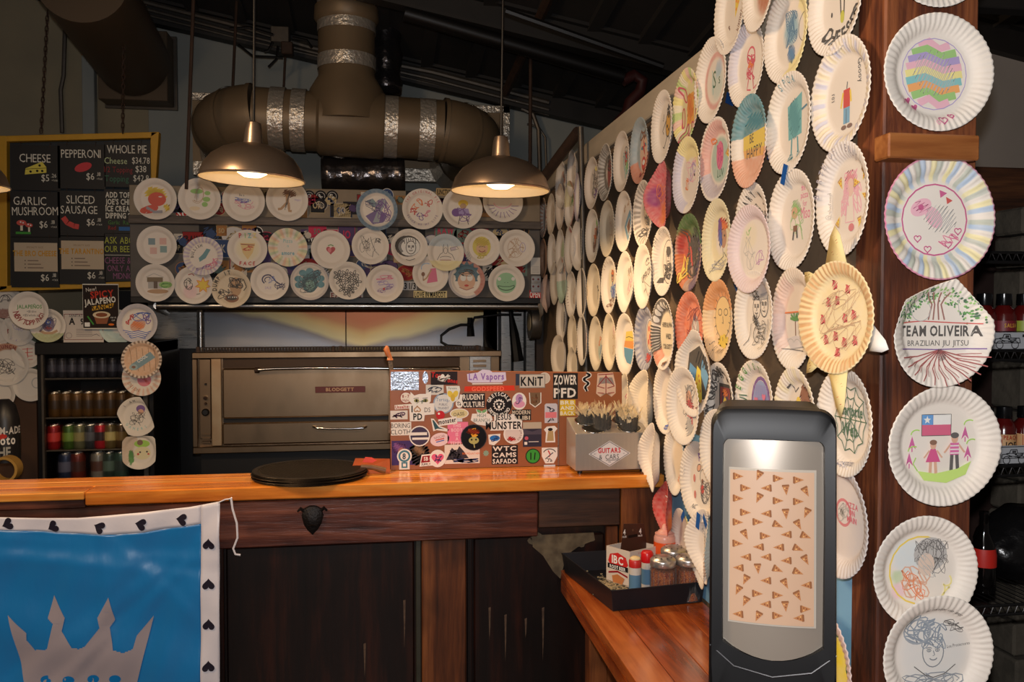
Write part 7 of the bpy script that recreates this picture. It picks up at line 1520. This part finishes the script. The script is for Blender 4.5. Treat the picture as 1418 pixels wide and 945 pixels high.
W('plate with a sepia bearded portrait and dark rim strokes', 896, 296, 27, 91, (('sec', [(120, 110, 100), '.'], 60, .66, .95, .75), ('blob', (190, 165, 140), 0, .0, .5, .6)), lambda d: (d.face(.05, .1, .9, 'K', (120, 100, 85), (215, 190, 160), .03), d.sc('K', .05, -.2, .25, .2, 22, .025), d.sc('K', 0, -.55, .5, .15, 20, .03)))
W('plate with a thick blue triangle outline round a dark hole', 869, 307, 24, 84, (), lambda d: (d.l((110, 160, 190), .17, [(.3, .3), (-.25, -.15), (.1, -.6), (.4, -.3)], True), d.p('n', [(.25, .1), (-.05, -.15), (.1, -.4), (.28, -.25)]), d.sc('N', -.3, .45, .1, .15, 8, .04), d.sc('N', .1, .6, .1, .1, 6, .04)))
W('cream plate with a faint spiky brown sketch', 846, 317, 21, 79, (('all', (228, 205, 150), .4),), lambda d: d.sc('N', .05, -.1, .25, .6, 26, .02))
W('plate with green topped brown ink doodles beside the cream plates', 825, 327, 19, 74, (), lambda d: (d.sc('n', 0, -.05, .4, .6, 40, .035), d.e('G', .3, .5, .25, .16), d.sc('g', .3, .5, .2, .14, 10, .04), d.e('k', .2, .1, .12), d.sc('o', -.1, 0, .2, .3, 10, .05)))
W('plate with a black oval full of white dots by the pole', 806, 339, 17, 71, (), lambda d: (d.e('k', .2, .0, .42, .62), [d.e('w', .2+.34*math.cos(a)*r, .5*math.sin(a)*r, .05) for a, r in [(i*2.4, .25+.06*(i % 12)) for i in range(22)]]), warp=curl(.1))
W('slim plate with a red patch at its top beside the dotted one', 793, 346, 13, 67, (('blob', 'r', .1, .6, .3, .8), ('blob', 'A', .1, -.2, .4, .5)), lambda d: d.sc('p', 0, -.2, .3, .4, 16, .04))
W('slim plate with yellow and red strokes under the leaning one', 793, 283, 14, 65, (('half', (200, 190, 90), 0, 1, .0, .5), ('half', (190, 80, 60), 1, 0, .2, .6)), lambda d: d.sc('g', -.1, .3, .3, .4, 16, .04))
W('slim bare tan plate in the second row left of the pole', 780, 287, 12, 64, (('all', (210, 180, 150), .35),), None)
W('slim bare tan plate beside the leftmost column', 767, 297, 12, 57, (('all', (205, 175, 130), .4),), lambda d: d.sc('N', 0, 0, .2, .5, 8, .03))
W('leftmost slim plate of the top row with orange edge strokes', 756, 302, 10, 56, (('sec', [(200, 120, 70), '.'], 50, .7, 1, .8), ('blob', (200, 90, 60), 0, .2, .3, .6)), None)
W('brown-orange slim plate below the leftmost one', 756, 358, 10, 55, (('all', (190, 120, 60), .8),), None)
W('pale slim plate, second column, second row', 768, 352, 12, 57, (), lambda d: d.sc('N', 0, 0, .3, .4, 8, .03))
W('slim plate with a green wash, third column, second row', 780, 348, 12, 61, (('blob', 'G', .1, -.1, .6, .6),), None)
W('slim tan plate with one tall pencil line, third row', 772, 393, 12, 60, (('all', (205, 175, 125), .3),), lambda d: d.l('N', .04, [(0, .5), (.1, -.5)]))
W('slim plate with mint green stripe and orange top', 782, 388, 13, 65, (('half', (150, 200, 170), 0, -1, .0, .7), ('blob', 'o', .1, .6, .3, .6)), None, off=.006)
W('slim plate with tiny writing, left of the crossed pair', 795, 408, 15, 65, (), lambda d: (d.sc('N', .1, 0, .3, .5, 18, .025), d.ta('n', 'forever', .75, 150, 220, .1)))
W('slim pale plate with a green smudge below the dotted plate', 810, 406, 14, 70, (('blob', 'G', .2, -.3, .25, .6),), lambda d: d.sc('T', .2, 0, .2, .3, 8, .03))
W('cream plate with a tiny dark tree mark', 827, 402, 19, 74, (('all', (232, 205, 145), .4),), lambda d: (d.l('k', .04, [(.1, .15), (.1, -.35)]), d.sc('k', .1, .05, .14, .12, 10, .03)))
W('plate with a sketched seated musician in blue and yellow', 848.5, 395, 22, 79, (('blob', 'Y', -.1, .2, .4, .35),), lambda d: (d.face(-.0, .3, .4, 'K', 'o', 's', .03), d.sc('b', .1, -.2, .35, .3, 26, .03), d.e('B', .1, -.25, .25, .2, .04), d.sc('n', 0, -.6, .4, .2, 20, .03), d.ta('n', 'LETS JAM', .8, 140, 60, .12)))
W('plate with two small dark eyes and faint features, torn at its lower edge', 871, 391, 24, 85, (), lambda d: (d.e('K', .0, .35, .05, .12), d.e('K', .2, .4, .05, .12), d.sc('I', .1, -.1, .25, .3, 16, .02), d.sc('N', .1, .05, .3, .5, 16, .015)), warp=cut(-.9, .85))
W('plate with slanted dark block letters over a triangle', 896, 383, 25, 90, (), lambda d: (d.t('k', 'UPFRONT', .05, .0, .22, .35, 1), d.l('K', .02, [(-.3, -.15), (.4, -.35), (.1, -.6)], True), d.sc('K', .1, .45, .3, .12, 12, .02), d.t('K', 'pizza', -.2, -.45, .1, .35)))
W('plate with a black circle framing a pencil portrait and writing around', 924, 362, 30, 97, (('sec', ['A', '.'], 70, .75, .92, .35),), lambda d: (d.e('k', .1, -.02, .5, .62, .025), d.face(.12, .12, .5, 'K', 'K', None, .025), d.sc('k', .1, -.3, .4, .25, 34, .03), d.ta('K', 'THE GREATEST', .82, 150, 40, .12), d.box('k', -.55, -.6, -.3, -.45)))
W('dark oil-like plate in green, red and violet', 960, 350, 38, 107, (('all', (150, 90, 60), .85), ('half', (60, 120, 60), .2, 1, .35, .9), ('blob', (190, 50, 45), -.5, .2, .4, .9), ('blob', (80, 70, 130), .4, -.1, .5, .85), ('blob', (70, 60, 110), .3, -.75, .3, .8), ('arc', (225, 120, 60), 180, 250, .6, 1, .8)), lambda d: (d.face(.1, .0, .7, 'k', (60, 50, 60), (150, 110, 90), .05), d.sc('k', 0, 0, .6, .7, 40, .035), d.sc('y', -.5, -.4, .2, .4, 16, .04), d.sc('r', -.1, -.1, .1, .3, 8, .07)))
W('yellow-washed plate with a rainbow-haired person from the side', 999, 333, 41, 114, (('band', (235, 225, 150), .4, 1, .5),), lambda d: (d.e((190, 140, 110), .15, .05, .2, .25), d.hatch('r', .1, .4, .28, .15, 8, .07), d.hatch('o', .2, .33, .25, .12, 8, .05), d.hatch('p', -.1, .25, .14, .3, 10, .07), d.hatch('b', -.05, .05, .12, .25, 8, .06), d.l('K', .02, [(.1, -.2), (.15, -.4), (-.3, -.55), (-.4, -.8)]), d.l('K', .02, [(.2, -.3), (.45, -.5), (.5, -.75)]), d.sc('A', 0, -.6, .5, .15, 24, .02), d.e('k', .22, .1, .03)))
W('plate reading los cuchil muertos in curved black letters', 1048, 315, 47, 124, (), lambda d: (d.ta('k', 'SCARY MUERTOS', .68, 170, -40, .14, 1), d.t('k', 'CUCHIL', .1, .3, .14, -.5, 1), d.t('o', '**', -.05, .05, .3), d.t('k', 'OS', .5, .1, .14, -1, 1)), off=-.002)
W('leaning pinkish plate with faint pencil flowers, overlapping the muertos plate', 1044, 345, 60, 122, (('band', (225, 195, 205), .68, 1, .6), ('blob', 'Y', -.2, .3, .3, .2)), lambda d: (d.sc('G', -.3, .4, .12, .1, 8, .02), d.sc((200, 150, 190), .3, -.2, .2, .2, 16, .02), d.sc('A', -.2, -.1, .3, .4, 20, .012)), off=.03, roll=-.1)
W('plate with a black ink couple, one bearded and one in a cap', 1051, 436, 54, 125, (), lambda d: (d.face(-.12, .15, .5, 'k', None, None, .022), d.face(.28, .2, .5, 'k', None, None, .022), d.sc('k', -.12, .42, .2, .12, 24, .02), d.sc('k', -.15, -.12, .14, .14, 26, .02), d.p('A', [(.1, .45), (.5, .5), (.45, .35), (.12, .33)]), d.l('k', .02, [(-.35, -.2), (-.45, -.7)]), d.l('k', .02, [(.5, -.1), (.5, -.6), (.2, -.75)]), d.sc('k', .1, -.4, .35, .3, 40, .014)), off=.02)
W('plate with a big orange sun face and a yellow ruff', 1001, 444, 42, 115, (('all', (235, 190, 110), .6), ('half', (225, 130, 50), 0, 1, .25, .7)), lambda d: (d.e((238, 205, 140), 0, .08, .5, .5), d.e('K', 0, .08, .5, .5, .015), d.e('K', -.18, .2, .12, .08, .02), d.e('K', .2, .2, .12, .08, .02), d.l('K', .02, [(0, .1), (.04, -.08), (-.04, -.05)]), d.hatch('y', .05, -.5, .35, .15, 12, .07, 0), [d.l('K', .02, [(.45*math.cos(a), .1+.5*math.sin(a)), (.56*math.cos(a), .1+.6*math.sin(a))]) for a in [i*.4 for i in range(16)]], d.ta('K', 'SUNNY', .8, 220, 310, .12, 0, True)))
W('plate with a green-haired character and pink pizza words, blue tape at its top', 1104, 305, 66, 141, (), lambda d: (d.t('i', 'the', .25, .55, .12), d.t('i', 'pizza', .3, .4, .13), d.t('i', 'for', .32, .24, .12), d.t('i', 'Miso', .35, .0, .24, 0, 0, .8), d.hatch('G', -.05, .25, .2, .16, 16, .02), d.e('s', -.1, .15, .13, .12), d.e('k', -.14, .16, .03), d.sc('G', .0, .0, .3, .3, 24, .012), d.box('n', -.15, -.22, .02, -.1), d.l('k', .05, [(-.13, -.22), (-.16, -.38)]), d.l('k', .05, [(.0, -.2), (.02, -.35)]), d.l('G', .02, [(.15, -.1), (.25, -.4)])), tape=[(-.2, .92, 1.2)])
W('plate with a pink curly-haired goddess and small pizza slices around', 1176, 276, 76, 158, (('arc', (215, 215, 225), 60, 180, .7, 1, .35),), lambda d: (d.sc('I', .05, .3, .25, .2, 40, .03), d.hatch((225, 140, 150), .05, .32, .22, .2, 16, .025), d.e((235, 200, 185), .05, .2, .12, .16), d.sc('I', -.15, 0, .15, .3, 30, .022), d.sc('I', .3, .0, .15, .3, 30, .022), d.l('I', .02, [(-.05, .05), (-.12, -.4), (.2, -.4), (.14, .05)]), d.e((215, 120, 130), .1, -.5, .1, .07), d.slice(-.3, .3, .22, .5), d.slice(.55, .35, .22, -.5), d.slice(.3, .25, .22, 1.5), d.slice(-.35, -.35, .2, 2.6), d.slice(.45, -.45, .2, .2), d.slice(.6, -.0, .18, -2), d.ta((170, 165, 180), 'BIRTH OF VENUS', .82, 175, 40, .13), d.t('A', '@thefood', -.6, -.05, .1, PI/2)))
W('plate with two green palms on a small island', 1106, 442, 60, 141, (('half', (240, 215, 185), 0, 1, .1, .5), ('arc', (215, 160, 160), 110, 230, .6, .9, .4)), lambda d: ([d.l('n', .04, [(x, -.05), (x+.03, -.4)]) for x in (.05, .3, -.15)], [d.l('g', .05, [(x, -.02), (x+.2*math.cos(a), .1*math.sin(a)+.04)]) for x in (.05, .3, -.15) for a in (0, .9, 1.8, 2.6, 3.4, -.4)], d.l('o', .03, [(-.6, .12), (.2, .15)]), d.p((222, 215, 215), [(-.5, -.4), (-.1, -.33), (.4, -.35), (.55, -.5), (-.3, -.6)]), [d.arc('A', .015, x, -.5, .15, .1, 20, 160) for x in (-.3, 0, .3)], d.l('K', .012, [(-.5, -.6), (.5, -.62)])))
# the sun plate with pizza-slice rays
sun = W('large pepperoni pizza plate ringed with wedge-shaped rays like a sun', 1165, 440, 104, 158, (('all', (240, 215, 150), .8), ('sec', [(205, 140, 80), (235, 205, 150)], 100, .76, .985, .75)), lambda d: ([d.hatch((205, 50, 60), x, y, .07, .09, 8, .05) or d.e((200, 55, 65), x, y, .06, .08) for x, y in ((-.25, .55), (.1, .5), (-.38, .22), (-.15, .28), (-.5, -.1), (.1, .0), (.32, .08), (-.35, -.45), (-.1, -.35), (.15, -.42), (.42, -.35), (.0, -.62))], d.sc('N', 0, 0, .6, .6, 40, .01)), off=.045, roll=-.12, far=False)
def ray_piece(a, L, w0, dots=True, white=False, r0=.9, z=-.03):
    d = DR(int(a*10)+5); c, s = math.cos(a), math.sin(a); f = lambda u, v: (c*(r0+u)-s*v, s*(r0+u)+c*v)
    d.p('w' if white else (242, 222, 160), [f(0, -w0), f(0, w0), f(L*.75, w0*.45), f(L, .0), f(L*.75, -w0*.45)])
    if dots:
        for u, v in ((.15, -.05), (.2, .07), (.36, -.04), (.45, .03)): d.hatch('r', *f(u*L/.6, v), .035, .05, 5, .03)
    me = d.mesh('pizza_ray', PRINT, lambda x, y, z_: np.c_[x, y, z+z_], .001); o = link('pizza_ray', me, sun); md = o.modifiers.new('t', 'SOLIDIFY'); md.thickness = .008; return o
ray_piece(1.75, .72, .3, z=.08); ray_piece(2.55, .38, .2, z=.06); ray_piece(3.25, .3, .14, white=True, dots=False); ray_piece(4.1, .5, .2, z=.02); ray_piece(-.25, .5, .24, dots=False, white=True, z=.1); ray_piece(-1.35, .85, .26, z=.12)
W('plate with green webbed lettering reading charlottes web and a signature', 1178, 585, 79, 153, (), lambda d: ([d.l('e', .02, [(0, .05), (.55*math.cos(a), .05+.62*math.sin(a))]) for a in [i*PI/5 for i in range(10)]], [d.l('e', .022, [(r*.55*math.cos(a+o_), .05+r*.62*math.sin(a+o_)*(1 if o_ == 0 else .9)) if o_ == 0 else (r*.48*math.cos(a+o_), .05+r*.53*math.sin(a+o_)) for a in [i*PI/5 for i in range(10)] for o_ in (0, PI/10)], True) for r in (.35, .68, 1)], d.t('e', 'Charlotte', .0, .12, .2, 0, 1, .85), d.t('e', 'Web', .0, -.25, .24, 0, 1, .9), d.t((90, 100, 140), 'alwaysplates', .0, -.78, .1, .12)))
W('large plate with a small red and grey crest, right of the napkin dispenser', 1168, 718, 88, 160, (('all', (214, 206, 212), .5),), lambda d: (d.e((215, 120, 130), .0, .1, .22, .22, .05), d.e('K', -.04, .1, .06, .08), d.sc('A', .0, .1, .18, .18, 16, .02), [d.t((215, 90, 110), t, .27, .22-.12*i, .1, 0, 1) for i, t in enumerate(('PIZZA', 'ON', 'MAIN'))]), off=-.003)
W('pink-rimmed plate with a yellow shape and dark green dots low by the dispenser', 1142, 915, 94, 166, (('band', (222, 190, 195), .75, 1, .6), ('blob', (235, 215, 50), .3, .0, .48, .95), ('blob', (235, 215, 50), .2, .3, .3, .95)), lambda d: [d.e((40, 125, 70), x, y, .08, .1) for x, y in ((.35, .62), (.68, .1), (.6, -.35), (.3, -.6), (.2, .1))])
W('plate of dense black hatching with a red framed jack-o-lantern doorway', 1003, 562, 42, 122, (('band', (235, 228, 218), .3, 1, .4),), lambda d: ([d.sc('k', .75*math.cos(a), .75*math.sin(a), .16, .16, 14, .03) for a in [i*.42 for i in range(15)]], d.box('k', -.3, -.5, .5, .5), d.box('R', -.22, -.42, .42, .42), d.box((60, 30, 80), -.1, -.42, .32, .3), d.e('y', .1, -.05, .14, .25), d.e('k', .05, .02, .04, .05), d.e('k', .16, .02, .04, .05), d.l('k', .04, [(.0, -.15), (.2, -.15)]), d.hatch('o', .1, .3, .2, .1, 8, .05)))
W('plate with a purple and blue latticed egg and green letters', 1052, 562, 54, 128, (), lambda d: (d.e('p', .05, .0, .45, .6, .08), d.e((140, 160, 210), .05, .0, .41, .55), [d.l('P', .015, [(-.35+.1*i, .45), (-.15+.1*i, -.45)]) for i in range(8)], [d.l('P', .015, [(-.15+.1*i, .45), (-.35+.1*i, -.45)]) for i in range(8)], d.heart('i', -.15, .1, .2), d.heart('i', .25, .2, .2), d.e('i', .05, -.45, .35, .12), d.e('B', .3, -.35, .12, .15), d.ta('g', 'EGGIST', .78, 165, 60, .15, 1), d.t('e', 'VI', -.62, .1, .16, PI/2, 1)))
W('plate with a brown shaggy lion and a yellow bird', 1109, 580, 60, 142, (('sec', ['Y', '.'], 30, .7, 1, .3),), lambda d: (d.hatch((140, 80, 50), .2, .35, .26, .35, 22, .05), d.e((120, 65, 40), .2, .2, .16, .2), d.e('o', .22, .12, .08, .06), d.l('K', .03, [(-.5, .55), (-.35, .65), (-.25, .5), (-.1, .6)]), d.e('y', -.2, .12, .16, .2), d.e('k', -.2, .12, .16, .2, .02), d.e('y', -.1, .32, .1), d.l('k', .03, [(-.5, .3), (-.42, .25)]), d.ta('k', 'FUN GUY PIZZA', .76, 40, -40, .1, 1), d.sc('k', -.4, -.05, .1, .1, 8, .03), d.sc('n', .2, -.2, .3, .2, 24, .03)))
W('squared plate of black, blue and yellow with a cheese bridge', 967, 517, 50, 122, (('all', (230, 222, 215), .2),), lambda d: (d.p('k', [(-.6, .3), (-.1, .62), (.6, .3), (.62, -.4), (.1, -.62), (-.6, -.3)]), d.p((70, 150, 205), [(-.5, .1), (-.1, .05), (-.2, -.45), (-.52, -.2)]), d.p((100, 170, 215), [(.1, .4), (.55, .1), (.5, -.25), (.15, .0)]), d.p((240, 215, 50), [(-.1, .15), (.12, .1), (.4, -.6), (-.1, -.62)]), [d.e((205, 120, 40), .05+.06*i*(1 if i % 2 else -.5), -.05-.1*i, .035) for i in range(6)], d.box('R', -.05, -.72, .4, -.6), [d.l('k', .04, [(-.1+.14*i, .5), (-.2+.14*i, .2)]) for i in range(5)]), off=.035, warp=multi(cut(.8, .8), cut(2.4, .85)), roll=-.25)
W('orange plate with a small pale alcove figure', 961, 455, 38, 104, (('all', (225, 105, 55), .92),), lambda d: (d.e('A', .1, -.05, .28, .4), d.box('A', -.18, -.6, .38, -.05), d.e('w', .1, .05, .12, .15), d.e('v', .05, .3, .1, .1), d.box((90, 120, 150), -.0, -.5, .2, -.1), d.sc('R', 0, 0, .6, .7, 30, .02)))
W('plate with black flowered arc, black rays and hand-lettered words', 924, 463, 32, 100, (('arc', (50, 45, 45), 40, 160, .6, .98, .9), ('sec', [(235, 215, 160)], 4, 0, .58, .5), ('arc', (215, 110, 60), 215, 250, .6, .98, .8)), lambda d: ([d.e('w', .8*math.cos(a), .8*math.sin(a), .1) or d.e('k', .8*math.cos(a), .8*math.sin(a), .035) for a in [.8+i*.3 for i in range(7)]], [d.l('k', .05, [(.58*math.cos(a), .58*math.sin(a)), (.96*math.cos(a), .96*math.sin(a))]) for a in [2.9+i*.11 for i in range(9)]], d.t('k', 'HOPE ALWAYS', .1, .2, .13, 0, 1, .85), d.t('k', 'WILD', .15, -.12, .14, 0, 1), d.t('k', 'YOU GOT IT', .1, -.4, .13, 0, 1, .85), d.sc('n', .2, -.78, .25, .1, 12, .04)), off=.01)
W('slate blue plate with a pizza-like oval in its centre', 898, 469, 28, 90, (('all', (95, 110, 150), .8), ('sec', ['w', (90, 105, 150)], 50, .75, .98, .35)), lambda d: (d.e((225, 190, 150), .15, .1, .32, .45), [d.e('r', .15+x, .1+y, .06, .09) for x, y in ((-.1, .2), (.12, .15), (0, -.05), (-.12, -.2), (.12, -.25))], d.e('w', .15, .1, .36, .5, .03), d.hatch('r', .1, -.6, .35, .15, 10, .04)))
W('plate with yellow and orange bands over a blue sea', 871, 477, 27, 86, (), lambda d: (d.p((240, 210, 80), [(-.3, .4), (.5, .45), (.55, .1), (-.4, .05)]), d.p((235, 150, 50), [(-.42, .1), (.58, .12), (.6, -.15), (-.5, -.1)]), d.l('k', .02, [(-.3, .2), (.0, .25), (.5, .2)])) and None or d.p((70, 150, 190), [(-.5, -.12), (.6, -.16), (.5, -.5), (.2, -.64), (-.2, -.6), (-.45, -.4)]))
W('cream plate with a faint pink headed figure above the board', 849, 474, 19, 80, (('all', (232, 208, 150), .4), ('blob', 'I', .15, .45, .2, .6)), lambda d: d.sc('N', .1, 0, .25, .5, 24, .02))
W('cream plate with a blue-green swirl and ribbed left side', 830, 476, 19, 75, (('all', (232, 208, 150), .35), ('blob', 'T', .15, -.3, .3, .5)), lambda d: (d.sc('o', .1, .1, .2, .2, 12, .03), d.l('b', .05, [(.4, .0), (.1, -.4)])))
W('slim plate with red and orange blots above the board', 811, 471, 14, 71, (('blob', (225, 90, 80), .1, .3, .3, .8), ('blob', (235, 150, 60), .3, -.2, .25, .8), ('blob', 'T', .0, -.6, .2, .5)), None)
W('slim bare cream plate left of the red and orange one', 797, 468, 13, 64, (('all', (228, 200, 140), .4),), None)
W('slim leaning plate with a dark rectangle, below the mint one', 781, 444, 13, 62, (), lambda d: d.box('K', -.05, -.5, .35, .4), roll=-.1)
W('half-folded ribbed plate turned to the room at the far lower left', 778, 494, 23, 60, (('all', (222, 190, 140), .3),), lambda d: d.sc('K', .4, -.5, .15, .15, 10, .04), warp=cut(0, .35))
W('slim reddish plate pointing down at the left end', 761, 407, 10, 53, (('all', (190, 110, 80), .5),), None, warp=lens(.1, .5))
W('slim pointed olive plate, farthest and lowest left', 752, 417, 9, 56, (('all', (180, 150, 90), .5),), None, warp=lens(.2, .5))
W('small plate peeping over the top edge of the sticker board', 796, 508, 14, 40, (('all', (225, 200, 150), .4),), None, off=.02)
W('pointed plate with pink stripes leaning beside the cutlery', 872, 560, 26, 87, (('all', (232, 208, 150), .3),), lambda d: (d.p((225, 110, 130), [(-.4, .2), (-.1, .5), (.1, .3), (-.2, .0)]), [d.l('w', .02, [(-.35+.1*i, .15+.07*i), (-.2+.1*i, .35+.05*i)]) for i in range(3)], d.l('n', .03, [(-.3, -.1), (.2, -.5)])), warp=lens(.5, .2), off=.02)
W('cream plate with a pencil cat sitting upright', 899, 558, 30, 92, (('all', (232, 210, 155), .35),), lambda d: (d.e('K', .1, -.1, .2, .3, .03), d.e('K', .1, .2, .15, .14, .03), d.l('K', .03, [(-.03, .3), (-.0, .42), (.07, .33)]), d.l('K', .03, [(.14, .33), (.2, .42), (.23, .28)]), d.sc('K', .1, -.1, .25, .35, 20, .02)), warp=lens(.1, .4))
W('pale plate with faint pencil marks behind the red scarf plate', 927, 553, 32, 98, (), lambda d: (d.sc('N', 0, .1, .3, .4, 12, .015), d.sc('b', .1, -.75, .2, .1, 12, .03)), off=.0)
W('leaning plate with a grey-haired figure in a red scarf', 952, 562, 46, 110, (), lambda d: (d.hatch('A', .05, .35, .22, .2, 14, .035), d.e('s', .05, .2, .17, .2), d.hatch((215, 70, 80), .15, -.05, .28, .25, 14, .05, .2), d.hatch('A', .2, -.5, .25, .25, 12, .05), d.e('k', .0, .22, .025), d.e('k', .12, .22, .025), d.sc('K', .1, .1, .35, .5, 24, .012), d.l((215, 70, 80), .05, [(.3, -.1), (.35, -.4)])), off=.05, roll=-.12)
W('narrow pointed plate with red streak standing over the bar end', 911, 634, 22, 96, (), lambda d: (d.l((205, 70, 60), .1, [(.35, .5), (.25, .1), (.4, .0)]), d.l('K', .02, [(-.2, .3), (-.1, -.4)]), [d.l('K', .02, [(-.2+.03*i, .2-.15*i), (-.1+.03*i, .15-.15*i)]) for i in range(5)]), warp=lens(.2, .55), off=.01)
W('ribbed cream plate with faint orange marks over the blue panel', 940, 637, 28, 99, (('blob', (235, 205, 160), 0, 0, .5, .5),), lambda d: d.sc('o', .1, -.5, .2, .2, 12, .02))
W('plate with purple pizza letters over a brown pencil animal', 973, 667, 50, 113, (), lambda d: (d.t('p', 'PIZZA', .15, .5, .2, .1, 1), d.e('K', .1, .1, .24, .22, .02), d.e('s', -.2, .3, .12, .08, 0, .6), d.e('K', -.2, .3, .12, .08, .02, .6), d.e('n', .0, .0, .06), d.e('r', .0, -.2, .09, .12), d.sc('K', .15, -.25, .28, .3, 30, .015), d.e((215, 120, 110), -.45, -.0, .06, .1), d.e((215, 120, 110), -.4, -.4, .06, .1), d.t('K', 'NC', -.3, -.72, .1)), tape=[(.15, -.93, 1.4)])
W('plate with teal pine sprigs peeking from behind the dispenser', 1001, 622, 52, 112, (), lambda d: (d.hatch('t', -.2, -.3, .16, .3, 12, .05), d.l('e', .04, [(-.4, .2), (-.1, .3)]), d.sc('e', .2, .1, .4, .3, 20, .03)), off=.02)
W('folded red and orange feathered plate above the sauce bottle', 928, 706, 20, 70, (('all', (200, 45, 45), 1), ('blob', (225, 130, 60), .3, -.2, .5, .9)), lambda d: [d.l('w', .04, [(-.5+.1*i, .4-.2*i), (-.2+.1*i, .35-.2*i)]) for i in range(6)], warp=lens(.6, .3), off=.0)
W('plate with a yellow centre patch under blue tape near the tray', 950, 752, 28, 96, (('half', (235, 225, 120), 1, 0, .15, .75),), None, tape=[(.3, .85, .8)], off=-.018)
W('curled plate with orange lower edge leaning by the dispenser', 984, 757, 30, 104, (('blob', (215, 120, 70), .3, -.5, .2, .7),), None, warp=lens(.2, .3, .3), off=.0, tape=[(.1, .7, -.6)])
W('plate folded tight behind the curled one near the tray', 978, 772, 22, 84, (), None, warp=lens(.2, .35, .2), off=-.015)
# bits of blue tape that show between the plates
for i, (px, py, rt) in enumerate(((1011, 137, .4), (1070, 213, .2), (1129, 50, .6), (1022, 398, .8), (1203, 385, .2), (944, 188, .1), (1077, 468, .9), (985, 590, .7))):
    c = onX(px, py, WX-.004); d_ = .022
    m = MB(); a, b = Vector((0, math.cos(rt), math.sin(rt))), Vector((0, -math.sin(rt), math.cos(rt)))
    m.prism([c+a*u*d_*1.3+b*v*d_*.7 for u, v in ((-1, -1), (1, -1), (1, 1), (-1, 1))], (-.0012, 0, 0)); tag(m.build('tape_strip', TAPE, at=c), ('strip of blue tape below the pink-ringed plate', 'blue tape strip beside the be happy plate', 'blue tape strip near the furry turquoise plate', 'blue tape strip left of the pink leaning plate', 'blue tape strip by the post above the sun plate', 'tiny blue tape strip beside the running slice plate', 'blue tape strip beside the inked couple plate', 'blue tape strip above the pizza animal plate')[i], 'tape')
